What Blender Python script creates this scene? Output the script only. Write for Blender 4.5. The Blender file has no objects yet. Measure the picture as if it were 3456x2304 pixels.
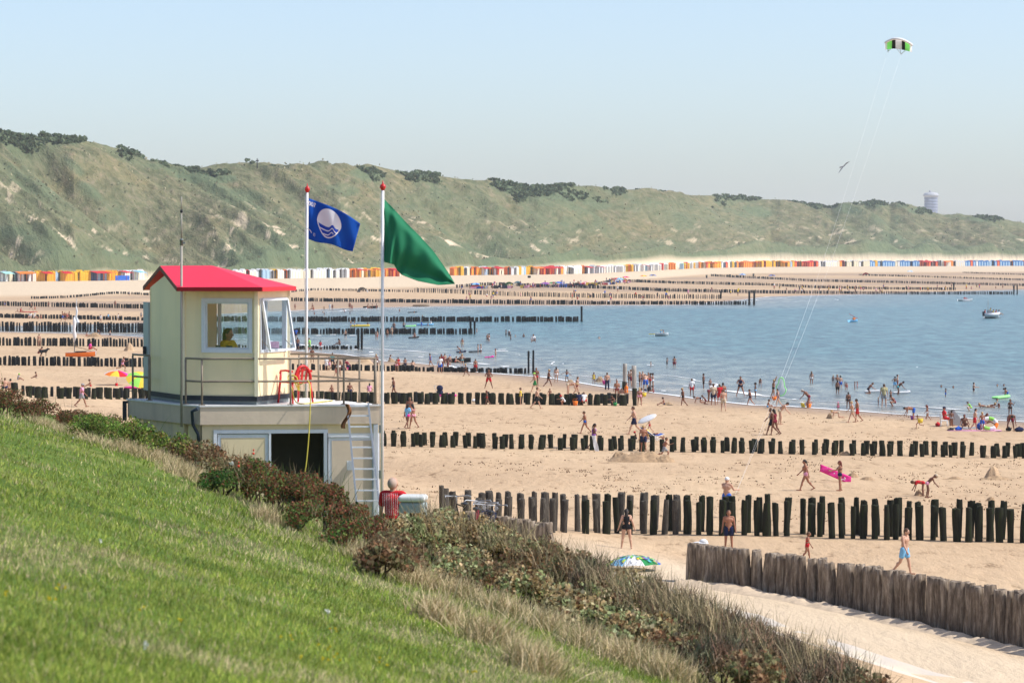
import bpy, math, random
import numpy as np
from mathutils import Vector, Matrix, Euler
random.seed(7); rng = np.random.default_rng(7)
R = math.radians
SC = bpy.context.scene
COL = SC.collection

# ------------------------------------------------------------------ camera
FPX = 10900.0; CX = 1728.0; CY = 1152.0; CZ = 12.4; HOR = 835.0
PIT = math.atan((CY - HOR) / FPX)
cd = bpy.data.cameras.new("camera"); cam = bpy.data.objects.new("camera", cd); COL.objects.link(cam)
cam.location = (0, 0, CZ); cam.rotation_euler = (math.pi / 2 - PIT, 0, 0)
cd.sensor_width = 36; cd.lens = FPX / 3456 * 36; cd.clip_start = 1; cd.clip_end = 60000
cd.dof.use_dof = True; cd.dof.focus_distance = 170; cd.dof.aperture_fstop = 7.0
SC.camera = cam
# ------------------------------------------------------------------ light
SUN_EL, SUN_AZ = 50.0, 99.0            # azimuth from +Y towards +X
w = bpy.data.worlds.new("World"); SC.world = w; w.use_nodes = True
nt = w.node_tree; bg = nt.nodes["Background"]
sky = nt.nodes.new("ShaderNodeTexSky"); sky.sky_type = 'NISHITA'; sky.sun_disc = False
sky.sun_elevation = R(SUN_EL); sky.sun_rotation = R(SUN_AZ)
sky.altitude = 0; sky.air_density = 0.66; sky.dust_density = 1.4; sky.ozone_density = 0.6
nt.links.new(sky.outputs[0], bg.inputs[0]); bg.inputs[1].default_value = 0.15
sl = bpy.data.lights.new("sun", 'SUN'); sl.energy = 3.25; sl.angle = R(0.5); sl.color = (1, .955, .88)
so = bpy.data.objects.new("sun", sl); COL.objects.link(so)
sd = Vector((math.sin(R(SUN_AZ)) * math.cos(R(SUN_EL)), math.cos(R(SUN_AZ)) * math.cos(R(SUN_EL)), math.sin(R(SUN_EL))))
so.rotation_euler = sd.to_track_quat('Z', 'Y').to_euler(); so.location = (50, 50, 100)
SC.view_settings.view_transform = 'Standard'; SC.view_settings.look = 'None'
SC.view_settings.exposure = 0.49; SC.view_settings.gamma = 1
SC.cycles.max_bounces = 6; SC.cycles.diffuse_bounces = 3; SC.cycles.volume_bounces = 1
SC.cycles.volume_step_rate = 4; SC.cycles.transparent_max_bounces = 8
SC.cycles.sample_clamp_indirect = 6

# ------------------------------------------------------------------ pixel -> world helpers (3456 x 2304 photo)
cp, sp_ = math.cos(PIT), math.sin(PIT)
def ray(px, py):
    """slopes x/y and z/y of the ray through a pixel"""
    u = (np.asarray(px, float) - CX) / FPX; v = -(np.asarray(py, float) - CY) / FPX
    dy = cp + v * sp_; dz = -sp_ + v * cp
    return u / dy, dz / dy
def at(px, py, d):
    a, b = ray(px, py); return Vector((float(a) * d, d, CZ + float(b) * d))
def onz(px, py, z):
    a, b = ray(px, py); d = (z - CZ) / b
    return a * d, d
def tpx(t): return CX + t * FPX

# ------------------------------------------------------------------ terrain functions
_shore = [(5200, 1560), (3900, 1462), (3456, 1425), (3250, 1412), (3028, 1398), (2866, 1386), (2660, 1372), (2540, 1368), (2400, 1352), (2250, 1332),
          (2025, 1306), (1898, 1285), (1813, 1272), (1700, 1264), (1600, 1256), (1507, 1236), (1400, 1226), (1293, 1219), (1150, 1196), (989, 1184),
          (800, 1172), (600, 1146), (300, 1126), (0, 1120), (-80, 1114), (0, 1102), (480, 1092), (700, 1062), (989, 1049), (1150, 1041),
          (1293, 1037), (1507, 1033), (1700, 1031), (2000, 1030), (2300, 1029), (2460, 1016), (2600, 1001), (2744, 997), (2906, 993), (3231, 983), (3456, 977),
          (3900, 965), (5600, 940)]
sx, sy = onz([p[0] for p in _shore], [p[1] for p in _shore], 0.0)
SHORE = np.stack([sx, sy], 1)
SPOLY = np.vstack([SHORE, [[9000, 9000], [12000, 3000], [9000, -3000], [260, 60]]])
_hut = [(-900, 962), (0, 951), (250, 949), (485, 945), (900, 941), (1150, 938), (1293, 934), (1600, 929), (1813, 927), (1983, 924), (2195, 914), (2365, 905), (2600, 901), (3000, 899), (3456, 897.5), (4400, 892)]
hx, hy = onz([p[0] for p in _hut], [p[1] for p in _hut], 2.5)
HUTT = hx / hy; HUTD = hy
HUTL = np.stack([hx, hy], 1)
def segdist(P, L):
    """min distance of points P(n,2) to polyline L"""
    out = np.full(len(P), 1e9)
    for i in range(len(L) - 1):
        a, b = L[i], L[i + 1]; ab = b - a
        t = np.clip(((P - a) @ ab) / (ab @ ab), 0, 1)
        q = a + t[:, None] * ab
        out = np.minimum(out, np.hypot(P[:, 0] - q[:, 0], P[:, 1] - q[:, 1]))
    return out
def inpoly(P, L):
    c = np.zeros(len(P), bool); n = len(L); j = n - 1
    for i in range(n):
        xi, yi = L[i]; xj, yj = L[j]
        if yi != yj:
            m = ((yi > P[:, 1]) != (yj > P[:, 1])) & (P[:, 0] < (xj - xi) * (P[:, 1] - yi) / (yj - yi) + xi)
            c ^= m
        j = i
    return c
def landdist(P):
    d = segdist(P, SHORE); return np.where(inpoly(P, SPOLY), -d, d)
def sm(x, a, b):
    t = np.clip((x - a) / (b - a), 0, 1); return t * t * (3 - 2 * t)
def _h(ix, iy, s):
    n = np.sin(ix * 127.1 + iy * 311.7 + s * 74.7) * 43758.5453; return n - np.floor(n)
def vn(x, y, s=0):
    x = np.asarray(x, float); y = np.asarray(y, float)
    ix, iy = np.floor(x), np.floor(y); fx, fy = x - ix, y - iy
    fx = fx * fx * (3 - 2 * fx); fy = fy * fy * (3 - 2 * fy)
    return (_h(ix, iy, s) * (1 - fx) + _h(ix + 1, iy, s) * fx) * (1 - fy) + (_h(ix, iy + 1, s) * (1 - fx) + _h(ix + 1, iy + 1, s) * fx) * fy
def fbm(x, y, s=0, o=4):
    r = 0; a = .5; x = np.asarray(x, float); y = np.asarray(y, float)
    for k in range(o):
        r = r + a * vn(x, y, s + k); x = x * 2.03 + 5.1; y = y * 2.03 + 1.7; a *= .5
    return r
EYE = 1.25; GX, GY = .275, .0815; GG = math.hypot(GX, GY)
BS = [-60, -8, 0, 15.0, 16.5, 34.5, 38, 41, 44]
BZ = [11.7, 11.5, CZ - EYE, CZ - EYE - GG * 15.0, 6.72, 1.05, .95, .6, .2]
def sval(x, y): return (GX * x + GY * y) / GG
def ground(x, y):
    x = np.atleast_1d(np.asarray(x, float)); y = np.atleast_1d(np.asarray(y, float))
    P = np.stack([x, y], 1)
    D = landdist(P)
    dune = y - np.interp(x / np.maximum(y, 1), HUTT, HUTD)          # + behind the hut line
    b = np.where(D > 0, .42 * sm(D, 0, 60) + .006 * np.minimum(D, 8), -1.6 * sm(-D, 0, 90) - .004 * -D)
    b = b + 2.1 * sm(dune, -160, -15) * (D > 0) - 6 * sm(dune, 6, 40)
    s = sval(x, y)
    k = np.interp(s, BS, BZ)
    k = k + .05 * (vn(x * .7, y * .5, 3) - .5) + .32 * np.exp(-((x + 7.2) / 2.6) ** 2 - ((y - 62) / 8) ** 2)
    b = b + .05 * (vn(x * .35, y * .12, 9) - .5) * sm(D, 1, 12)
    near = 1 - sm(s, 41, 46)
    return b * (1 - near) + k * near
def grd(x, y): return float(ground(x, y)[0])
def hit(px, py, z0=.3):
    """where the ray through a pixel meets the beach"""
    px = np.atleast_1d(np.asarray(px, float)); py = np.atleast_1d(np.asarray(py, float)) + np.zeros_like(px)
    a, b = ray(px, py); z = np.full_like(a, z0)
    for _ in range(6):
        d = (z - CZ) / b; z = ground(a * d, d)
    return a * d, d, z
def hit1(px, py):
    x, y, z = hit(px, py); return Vector((float(x[0]), float(y[0]), float(z[0])))
def bankhit(px, py):
    """where the ray meets the grassy bank (marching)"""
    a, b = ray(px, py); d = np.linspace(14, 140, 900)
    g = ground(a * d, d); m = (CZ + b * d) < g
    i = int(np.argmax(m)) if m.any() else len(d) - 1
    return Vector((float(a) * d[i], float(d[i]), float(g[i])))

# ------------------------------------------------------------------ object helpers
def prop(o, label=None, cat=None, group=None, kind=None):
    if label: o["label"] = label
    if cat: o["category"] = cat
    if group: o["group"] = group
    if kind: o["kind"] = kind
    return o
def empty(name, loc=(0, 0, 0), rz=0, label=None, cat=None, group=None):
    o = bpy.data.objects.new(name, None); COL.objects.link(o); o.location = loc; o.rotation_euler = (0, 0, rz)
    o.empty_display_size = .1
    return prop(o, label, cat, group)
def link(name, me, parent=None, loc=None):
    o = bpy.data.objects.new(name, me); COL.objects.link(o)
    if parent is not None: o.parent = parent
    if loc is not None: o.location = loc
    return o
def npmesh(name, V, F, mat=None, smooth=False, col=None, uv=None, attrs=None):
    me = bpy.data.meshes.new(name); V = np.asarray(V, np.float32); F = np.asarray(F, np.int32)
    k = F.shape[1]
    me.vertices.add(len(V)); me.vertices.foreach_set("co", V.ravel())
    me.loops.add(F.size); me.loops.foreach_set("vertex_index", F.ravel())
    me.polygons.add(len(F)); me.polygons.foreach_set("loop_start", np.arange(0, F.size, k, dtype=np.int32))
    me.polygons.foreach_set("loop_total", np.full(len(F), k, np.int32))
    if smooth: me.polygons.foreach_set("use_smooth", np.ones(len(F), bool))
    me.update(calc_edges=True)
    if col is not None:
        c = np.ones((len(V), 4), np.float32); c[:, :3] = col
        a = me.color_attributes.new("Col", 'FLOAT_COLOR', 'POINT'); a.data.foreach_set("color", c.ravel())
    if attrs:
        for n, arr in attrs.items():
            a = me.attributes.new(n, 'FLOAT', 'POINT'); a.data.foreach_set("value", np.asarray(arr, np.float32))
    if mat: me.materials.append(mat)
    return me
class MB:
    """collects simple solids into one mesh"""
    def __init__(s): s.v = []; s.f = []; s.sm = []
    def add(s, V, F, smooth=False):
        n = len(s.v); s.v += [tuple(p) for p in V]; s.f += [tuple(i + n for i in f) for f in F]; s.sm += [smooth] * len(F); return s
    def box(s, c, d, M=None):
        x, y, z = [k / 2 for k in d]
        V = [Vector((sx * x, sy * y, sz * z)) for sx in (-1, 1) for sy in (-1, 1) for sz in (-1, 1)]
        if M is not None: V = [M @ v for v in V]
        V = [v + Vector(c) for v in V]
        return s.add(V, [(0, 1, 3, 2), (4, 6, 7, 5), (0, 4, 5, 1), (2, 3, 7, 6), (0, 2, 6, 4), (1, 5, 7, 3)])
    def bar(s, a, b, wd, hg, up=Vector((0, 0, 1))):
        a = Vector(a); b = Vector(b); t = (b - a); L = t.length
        if L < 1e-6: return s
        t.normalize(); x = t.cross(up)
        if x.length < 1e-4: x = t.cross(Vector((0, 1, 0)))
        x.normalize(); y = x.cross(t)
        M = Matrix((x, t, y)).transposed()
        return s.box((a + b) / 2, (wd, L, hg), M)
    def tube(s, pts, rad, n=8, closed=False, smooth=True, cap=True):
        pts = [Vector(p) for p in pts]; m = len(pts)
        rs = rad if isinstance(rad, (list, tuple)) else [rad] * m
        V = []; up = None
        for i, p in enumerate(pts):
            if closed: t = pts[(i + 1) % m] - pts[i - 1]
            else: t = pts[min(i + 1, m - 1)] - pts[max(i - 1, 0)]
            if t.length < 1e-9: t = Vector((0, 0, 1))
            t.normalize()
            if up is None: up = t.orthogonal().normalized()
            up = (up - t * up.dot(t))
            up = up.normalized() if up.length > 1e-5 else t.orthogonal().normalized()
            q = t.cross(up)
            for k in range(n):
                a = 2 * math.pi * k / n; V.append(p + (up * math.cos(a) + q * math.sin(a)) * rs[i])
        F = []
        for i in range(m if closed else m - 1):
            j = (i + 1) % m
            for k in range(n):
                F.append((i * n + k, i * n + (k + 1) % n, j * n + (k + 1) % n, j * n + k))
        s.add(V, F, smooth)
        if cap and not closed:
            b = len(s.v) - len(V)
            s.f.append(tuple(b + k for k in range(n - 1, -1, -1))); s.f.append(tuple(b + (m - 1) * n + k for k in range(n))); s.sm += [False] * 2
        return s
    def ball(s, c, r, n=12, m=8, M=None):
        r = (r, r, r) if not isinstance(r, (tuple, list)) else r
        V = [Vector((0, 0, r[2]))]; F = []
        for i in range(1, m):
            th = math.pi * i / m
            for k in range(n):
                a = 2 * math.pi * k / n; V.append(Vector((r[0] * math.sin(th) * math.cos(a), r[1] * math.sin(th) * math.sin(a), r[2] * math.cos(th))))
        V.append(Vector((0, 0, -r[2]))); e = len(V) - 1
        for k in range(n): F.append((0, 1 + k, 1 + (k + 1) % n)); F.append((e, e - n + (k + 1) % n, e - n + k))
        for i in range(m - 2):
            for k in range(n):
                a = 1 + i * n; F.append((a + k, a + n + k, a + n + (k + 1) % n, a + (k + 1) % n))
        if M is not None: V = [M @ v for v in V]
        return s.add([v + Vector(c) for v in V], F, True)
    def cone(s, a, ra, b, rb, n=10):
        """capsule with two radii"""
        a = Vector(a); b = Vector(b); t = b - a; L = t.length
        t = t / L if L > 1e-6 else Vector((0, 0, 1)); u = t.orthogonal().normalized(); w_ = t.cross(u)
        rings = []
        for i in range(0, 4): th = math.pi / 2 * i / 4; rings.append((a - t * ra * math.cos(th), ra * math.sin(th)))
        rings.append((a, ra)); rings.append((b, rb))
        for i in range(1, 5): th = math.pi / 2 * i / 4; rings.append((b + t * rb * math.sin(th), rb * math.cos(th)))
        V = []; F = []
        for c, r in rings:
            r = max(r, 1e-4)
            for k in range(n):
                g = 2 * math.pi * k / n; V.append(c + (u * math.cos(g) + w_ * math.sin(g)) * r)
        for i in range(len(rings) - 1):
            for k in range(n): F.append((i * n + k, i * n + (k + 1) % n, (i + 1) * n + (k + 1) % n, (i + 1) * n + k))
        return s.add(V, F, True)
    def prism(s, poly, z0, z1):
        """vertical prism over xy polygon (counter-clockwise)"""
        n = len(poly); V = [(p[0], p[1], z0) for p in poly] + [(p[0], p[1], z1) for p in poly]
        F = [tuple(range(n - 1, -1, -1)), tuple(range(n, 2 * n))] + [(i, (i + 1) % n, n + (i + 1) % n, n + i) for i in range(n)]
        return s.add(V, F)
    def mesh(s, name, mat=None):
        me = bpy.data.meshes.new(name); me.from_pydata([tuple(v) for v in s.v], [], s.f)
        me.polygons.foreach_set("use_smooth", s.sm); me.update()
        if mat: me.materials.append(mat)
        return me
    def obj(s, name, mat=None, parent=None): return link(name, s.mesh(name, mat), parent)

# ------------------------------------------------------------------ materials
def nmat(name, base=(.5, .5, .5), rough=.7, spec=.3, metal=0.0, trans=0.0):
    m = bpy.data.materials.new(name); m.use_nodes = True
    b = m.node_tree.nodes["Principled BSDF"]
    b.inputs["Base Color"].default_value = (*base, 1); b.inputs["Roughness"].default_value = rough
    b.inputs["Specular IOR Level"].default_value = spec; b.inputs["Metallic"].default_value = metal
    b.inputs["Transmission Weight"].default_value = trans
    return m
def N(m, t, **kw):
    n = m.node_tree.nodes.new(t)
    for k, v in kw.items(): setattr(n, k, v)
    return n
def L(m, a, b): m.node_tree.links.new(a, b)
def bsdf(m): return m.node_tree.nodes["Principled BSDF"]
def coords(m, scale=(1, 1, 1), uv=False, rot=(0, 0, 0)):
    tc = N(m, "ShaderNodeTexCoord"); mp = N(m, "ShaderNodeMapping"); mp.inputs["Scale"].default_value = scale; mp.inputs["Rotation"].default_value = rot
    L(m, tc.outputs["UV" if uv else "Object"], mp.inputs["Vector"]); return mp.outputs[0]
def noise(m, vec, scale, detail=4, rough=.55, out=0):
    n = N(m, "ShaderNodeTexNoise"); n.inputs["Scale"].default_value = scale; n.inputs["Detail"].default_value = detail; n.inputs["Roughness"].default_value = rough
    L(m, vec, n.inputs["Vector"]); return n.outputs[out]
def ramp(m, fac, stops):
    r = N(m, "ShaderNodeValToRGB"); e = r.color_ramp.elements
    while len(e) < len(stops): e.new(.5)
    for i, (p, c) in enumerate(stops):
        e[i].position = p; e[i].color = (*c, 1) if len(c) == 3 else c
    L(m, fac, r.inputs[0]); return r.outputs[0]
def mix(m, fac, a, b, mode='MIX'):
    n = N(m, "ShaderNodeMix", data_type='RGBA', blend_type=mode)
    for s, v in ((n.inputs["Factor"], fac), (n.inputs["A"], a), (n.inputs["B"], b)):
        if isinstance(v, (float, int)): s.default_value = v
        elif isinstance(v, tuple): s.default_value = (*v, 1)
        else: L(m, v, s)
    return n.outputs["Result"]
def bump(m, h, strength, dist, prev=None):
    b = N(m, "ShaderNodeBump"); b.inputs["Strength"].default_value = strength; b.inputs["Distance"].default_value = dist
    L(m, h, b.inputs["Height"])
    if prev is not None: L(m, prev, b.inputs["Normal"])
    return b.outputs[0]
def mott(name, base, rough=.6, amt=.25, sc=8, bumpd=0, spec=.3, stain=None):
    """painted or plain surface with mottling"""
    m = nmat(name, base, rough, spec); v = coords(m)
    n = noise(m, v, sc, 6, .6)
    lo = tuple(c * (1 - amt) for c in base); hi = tuple(min(1, c * (1 + amt * .6)) for c in base)
    c = ramp(m, n, [(.3, lo), (.7, hi)])
    if stain:
        v2 = coords(m, (1, 1, .12)); s = noise(m, v2, sc * .8, 5, .65)
        c = mix(m, ramp(m, s, [(.52, (0, 0, 0)), (.75, (.6, .6, .6))]), c, stain)
    L(m, c, bsdf(m).inputs["Base Color"])
    if bumpd: L(m, bump(m, noise(m, v, sc * 4, 4), .5, bumpd), bsdf(m).inputs["Normal"])
    return m
PAL = dict(red=(.55, .02, .03), blue=(.03, .12, .5), navy=(.012, .018, .06), black=(.012, .012, .015), white=(.75, .76, .78), green=(.03, .25, .08), lime=(.3, .7, .12),
           pink=(.8, .05, .35), palepink=(.75, .35, .5), yellow=(.75, .55, .06), orange=(.8, .2, .03), teal=(.1, .45, .5), purple=(.25, .07, .35), grey=(.3, .31, .33), ltblue=(.2, .5, .8),
           maroon=(.2, .02, .04), beige=(.55, .45, .33), brown=(.2, .09, .04), mint=(.35, .65, .6), mustard=(.5, .33, .02), olive=(.44, .40, .22), kgreen=(.35, .85, .3))
_cl = {}
def cloth(c):
    if c not in _cl: _cl[c] = mott("cloth_" + c, PAL[c], .85, .2, 25, 0, .15)
    return _cl[c]
M_ = {}
M_['skin'] = mott("skin", (.33, .145, .085), .5, .12, 14, 0, .35)
M_['pale'] = mott("skin_pale", (.52, .30, .205), .5, .12, 14, 0, .35)
M_['dark'] = mott("skin_tanned", (.19, .078, .045), .5, .12, 14, 0, .35)
HAIR = dict(x=nmat('hair_thin', (.42, .31, .25), .6), d=nmat("hair_dark", (.02, .013, .01), .5), b=nmat("hair_brown", (.1, .05, .025), .5), y=nmat("hair_blond", (.45, .3, .14), .5), g=nmat("hair_grey", (.4, .38, .36), .6), r=nmat("hair_auburn", (.14, .03, .02), .5))
# ================================================================== GROUND, SEA, DUNES
def grid_xy(t, d):
    T, Dg = np.meshgrid(t, d); return T * Dg, Dg
tt = np.concatenate([np.linspace(-.62, -.19, 60)[:-1], np.linspace(-.19, .19, 420), np.linspace(.19, .7, 70)[1:]])
dd = np.concatenate([[2, 4, 6], np.geomspace(8, 5200, 640)])
gx, gy = grid_xy(tt, dd)
gz = ground(gx.ravel(), gy.ravel()).reshape(gx.shape)
gs = sval(gx, gy)
# trodden sand: small relief near the shore path and in the dry zones
wetd = landdist(np.stack([gx.ravel(), gy.ravel()], 1)).reshape(gx.shape)
V = np.stack([gx, gy, gz], -1).reshape(-1, 3)
nr, nc = gx.shape
idx = np.arange(nr * nc).reshape(nr, nc)
F = np.stack([idx[:-1, :-1], idx[:-1, 1:], idx[1:, 1:], idx[1:, :-1]], -1).reshape(-1, 4)
# coarse surround under and behind the camera
ex_, ey_ = np.meshgrid(np.linspace(-160, 110, 90), np.linspace(-110, 260, 120)); ez_ = ground(ex_.ravel(), ey_.ravel()).reshape(ex_.shape) - .12
i2 = np.arange(ex_.size).reshape(ex_.shape) + nr * nc
F2 = np.stack([i2[:-1, :-1], i2[:-1, 1:], i2[1:, 1:], i2[1:, :-1]], -1).reshape(-1, 4)
V = np.vstack([V, np.stack([ex_, ey_, ez_], -1).reshape(-1, 3)]); F = np.vstack([F, F2])
gx = np.concatenate([gx.ravel(), ex_.ravel()]); gy = np.concatenate([gy.ravel(), ey_.ravel()]); gs = sval(gx, gy); wetd = landdist(np.stack([gx, gy], 1))
fs = gs.ravel()[F].mean(1)
dn = gy - np.interp(gx / np.maximum(gy, 1), HUTT, HUTD)
def submesh(name, V, F, keep, mat, smooth=True, attrs=None):
    f = F[keep]; u, inv = np.unique(f, return_inverse=True)
    at_ = {k: a[u] for k, a in attrs.items()} if attrs else None
    return npmesh(name, V[u], inv.reshape(f.shape), mat, smooth, attrs=at_)

# sand
m = nmat("sand", (.55, .4, .26), .95, .1)
v = coords(m)
big = noise(m, v, .05, 4, .5)
c = ramp(m, big, [(.3, (.50, .355, .225)), (.55, (.555, .40, .255)), (.75, (.60, .445, .285))])
fine = noise(m, coords(m, (1, .3, 1)), 1.5, 7, .72)
c = mix(m, ramp(m, fine, [(.28, (.62, .6, .58)), (.45, (1, 1, 1)), (.6, (1, 1, 1)), (.75, (1.06, 1.06, 1.06))]), c, c, 'MULTIPLY') if False else mix(m, 1.0, c, ramp(m, fine, [(.33, (.50, .46, .42)), (.43, (.96, .95, .94)), (.56, (1, 1, 1)), (.72, (1.1, 1.1, 1.1))]), 'MULTIPLY')
att = N(m, "ShaderNodeAttribute", attribute_name="dry")
c = mix(m, att.outputs["Fac"], c, mix(m, fine, (.54, .43, .30), (.72, .59, .43)))
aw = N(m, "ShaderNodeAttribute", attribute_name="wet")
ripn = noise(m, coords(m, (.06, .5, 1)), 1, 3, .6)
wf = N(m, "ShaderNodeMath", operation='MULTIPLY'); L(m, aw.outputs["Fac"], wf.inputs[0]); L(m, ramp(m, ripn, [(.3, (.6, .6, .6)), (.6, (1, 1, 1))]), wf.inputs[1])
c = mix(m, wf.outputs[0], c, (.34, .235, .16))
L(m, c, bsdf(m).inputs["Base Color"])
nb = bump(m, fine, 1.0, .12); nb = bump(m, noise(m, coords(m, (.5, .14, 1)), 1, 4, .6), 1.0, .16, nb)
nb = bump(m, noise(m, v, 9, 4, .7), .6, .03, nb)
L(m, nb, bsdf(m).inputs["Normal"])
rr = N(m, "ShaderNodeMapRange"); L(m, aw.outputs["Fac"], rr.inputs[0]); rr.inputs[3].default_value = .95; rr.inputs[4].default_value = .45
L(m, rr.outputs[0], bsdf(m).inputs["Roughness"])
M_['sand'] = m
dry = sm(dn, -165, -120) * .9 + .9 * sm(gs, 31, 34) * (1 - sm(gs, 38.5, 42)) * (1 - sm(gy, 112, 135))
mid = sm(gy, 480, 620)
wet = np.maximum(1 - sm(wetd, .5, 5 + 6 * vn(gx * .02, gy * .02, 4)), .75 * mid * (1 - sm(dn, -190, -150)) * sm(vn(gx * .012, gy * .03, 5), .25, .7)) * (gs > 44)
me = submesh("beach", V, F, (fs >= 16.0), m, attrs=dict(dry=dry.ravel().clip(0, 1), wet=wet.ravel().clip(0, 1)))
prop(link("beach", me), "pale sandy beach running to the dunes", kind="structure")
# grassy dike
m = nmat("turf", (.1, .16, .03), .95, .1); v = coords(m)
n1 = noise(m, v, .35, 5, .6); n2 = noise(m, v, 3.0, 6, .7)
c = ramp(m, n1, [(.3, (.07, .12, .02)), (.5, (.11, .17, .035)), (.68, (.2, .21, .07)), (.8, (.32, .27, .13))])
c = mix(m, 1.0, c, ramp(m, n2, [(.3, (.55, .55, .5)), (.6, (1.2, 1.2, 1.1))]), 'MULTIPLY')
L(m, c, bsdf(m).inputs["Base Color"]); L(m, bump(m, n2, 1, .12), bsdf(m).inputs["Normal"])
M_['turf'] = m
me = submesh("dike_slope", V, F, (fs < 16.0), m)
prop(link("dike_slope", me), "green grassed dike slope in the foreground", kind="structure")
# promenade strip half buried in sand, parallel to the pile wall
ys = np.linspace(50, 124, 60); ss = np.linspace(30.0, 36.6, 24)
S2, Y2 = np.meshgrid(ss, ys); edge = .25 * (vn(Y2 * .3, S2, 12) - .5)
X2 = (S2 + edge - GY / GG * Y2) / (GX / GG); Z2 = ground(X2.ravel(), Y2.ravel()).reshape(X2.shape) + .03 - .2 * (1 - sm(S2, 30, 32.5)) - .16 * sm(S2, 35.2, 36.5) * (.4 + vn(X2 * .9, Y2 * .5, 19)) - .05 * sm(vn(X2 * .6, Y2 * .22, 23), .5, .8)
ii = np.arange(X2.size).reshape(X2.shape)
Fp = np.stack([ii[:-1, :-1], ii[:-1, 1:], ii[1:, 1:], ii[1:, :-1]], -1).reshape(-1, 4)
m = nmat("sandy_paving", (.5, .45, .38), .9, .15); v = coords(m, (1, 1, 1), rot=(0, 0, R(18)))
nn = noise(m, coords(m, (1.2, .12, 1), rot=(0, 0, R(-18))), 1.3, 5, .6)
L(m, ramp(m, nn, [(.35, (.56, .5, .44)), (.5, (.60, .53, .44)), (.62, (.72, .61, .46))]), bsdf(m).inputs["Base Color"])
L(m, bump(m, noise(m, v, 12, 5), .4, .02), bsdf(m).inputs["Normal"])
prop(link("path", npmesh("path", np.stack([X2, Y2, Z2], -1).reshape(-1, 3), Fp, m, True)), "grey promenade path dusted with blown sand", kind="structure")

# unseen pale paving added behind the camera to bounce light forward
ys = np.linspace(-110, 60, 40); S2, Y2 = np.meshgrid(np.linspace(-14, -2.5, 6), ys); X2 = (S2 - GY / GG * Y2) / (GX / GG); Z2 = ground(X2.ravel(), Y2.ravel()).reshape(X2.shape) + .04
ii = np.arange(X2.size).reshape(X2.shape); Fp = np.stack([ii[:-1, :-1], ii[:-1, 1:], ii[1:, 1:], ii[1:, :-1]], -1).reshape(-1, 4)
prop(link("bounce_paving", npmesh("bounce_paving", np.stack([X2, Y2, Z2], -1).reshape(-1, 3), Fp, mott("pale_bounce_paving", (.5, .46, .4), .9, .1, .6), True)), "unseen pale paving added behind the camera to bounce light", kind="structure")

# sea
m = nmat("sea_water", (.06, .13, .17), .22, .5); bsdf(m).inputs["IOR"].default_value = 1.33
sh = N(m, "ShaderNodeAttribute", attribute_name="depth")
pat = noise(m, coords(m, (.02, .006, 1)), 1, 5, .6)
deep = ramp(m, pat, [(.35, (.060, .150, .165)), (.65, (.095, .190, .200))])
c = mix(m, ramp(m, sh.outputs["Fac"], [(0, (0, 0, 0)), (.25, (.45, .45, .45)), (1, (1, 1, 1))]), (.30, .27, .22), deep)
w1 = noise(m, coords(m, (.42, .13, 1)), 1.0, 7, .74); w2 = noise(m, coords(m, (.55, .3, 1)), 2.6, 5, .7)
w0 = noise(m, coords(m, (.02, .09, 1)), 1, 3, .5)
ripple_tone = ramp(m, w1, [(.36, (.34, .42, .48)), (.5, (1, 1, 1)), (.63, (1.7, 1.6, 1.5))])  # light crests and shaded troughs of the ripples put into the water colour
c = mix(m, 1.0, c, ripple_tone, 'MULTIPLY')
L(m, c, bsdf(m).inputs["Base Color"])
nb = bump(m, w0, .6, .4); nb = bump(m, w1, 1.0, .55, nb); nb = bump(m, w2, .9, .14, nb)
L(m, nb, bsdf(m).inputs["Normal"])
M_['sea'] = m
t2 = np.concatenate([np.linspace(-.24, .24, 240), np.linspace(.25, 1.2, 60)]); d2 = np.geomspace(110, 30000, 330)
wx, wy = grid_xy(t2, d2)
ld = landdist(np.stack([wx.ravel(), wy.ravel()], 1))
Vw = np.stack([wx.ravel(), wy.ravel(), np.zeros(wx.size)], -1)
iw = np.arange(wx.size).reshape(wx.shape)
Fw = np.stack([iw[:-1, :-1], iw[:-1, 1:], iw[1:, 1:], iw[1:, :-1]], -1).reshape(-1, 4)
keep = (ld[Fw].min(1) < 6)
me = submesh("sea", Vw, Fw, keep, m, attrs=dict(depth=np.clip(-ld / 55, 0, 1)))
prop(link("sea", me), "calm blue grey sea in a shallow bay", kind="structure")
# foam along the edge
fv, ff = [], []
def foamline(off, lo, hi, seed, w0=.25, w1=1.3):
    pts = []
    for i in range(len(SHORE) - 1):
        a, b = SHORE[i], SHORE[i + 1]; n = max(2, int(np.linalg.norm(b - a) / 1.5)); n = min(n, 400)
        for k in range(n): pts.append(a + (b - a) * k / n)
    pts = np.array(pts)
    tn = np.gradient(pts, axis=0); tn /= np.maximum(np.linalg.norm(tn, axis=1)[:, None], 1e-6)
    # sea lies to the right of travel (right edge -> left)
    nrm = np.stack([tn[:, 1], -tn[:, 0]], 1)
    tst = pts + nrm * 3; inside = inpoly(tst, SPOLY); nrm[~inside] *= -1
    k = np.arange(len(pts))
    o = off + 1.6 * (fbm(k * .05, k * 0 + seed, seed) - .5) * max(1, off)
    wd = w0 + w1 * np.clip(fbm(k * .11, k * 0 + seed * 3, seed + 5) * 2 - .9, 0, 1)
    mk = fbm(k * .035, k * 0 + seed, seed + 9, 3)
    prev = None
    for i in range(len(pts)):
        y = pts[i][1]; t = pts[i][0] / y
        if abs(t) > .2 or y > 900 or not (lo < mk[i] < hi): prev = None; continue
        a = pts[i] + nrm[i] * (o[i]); b = a + nrm[i] * wd[i]
        fv.append((a[0], a[1], .035)); fv.append((b[0], b[1], .03)); n = len(fv)
        if prev is not None: ff.append((prev, prev + 1, n - 1, n - 2))
        prev = n - 2
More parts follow.
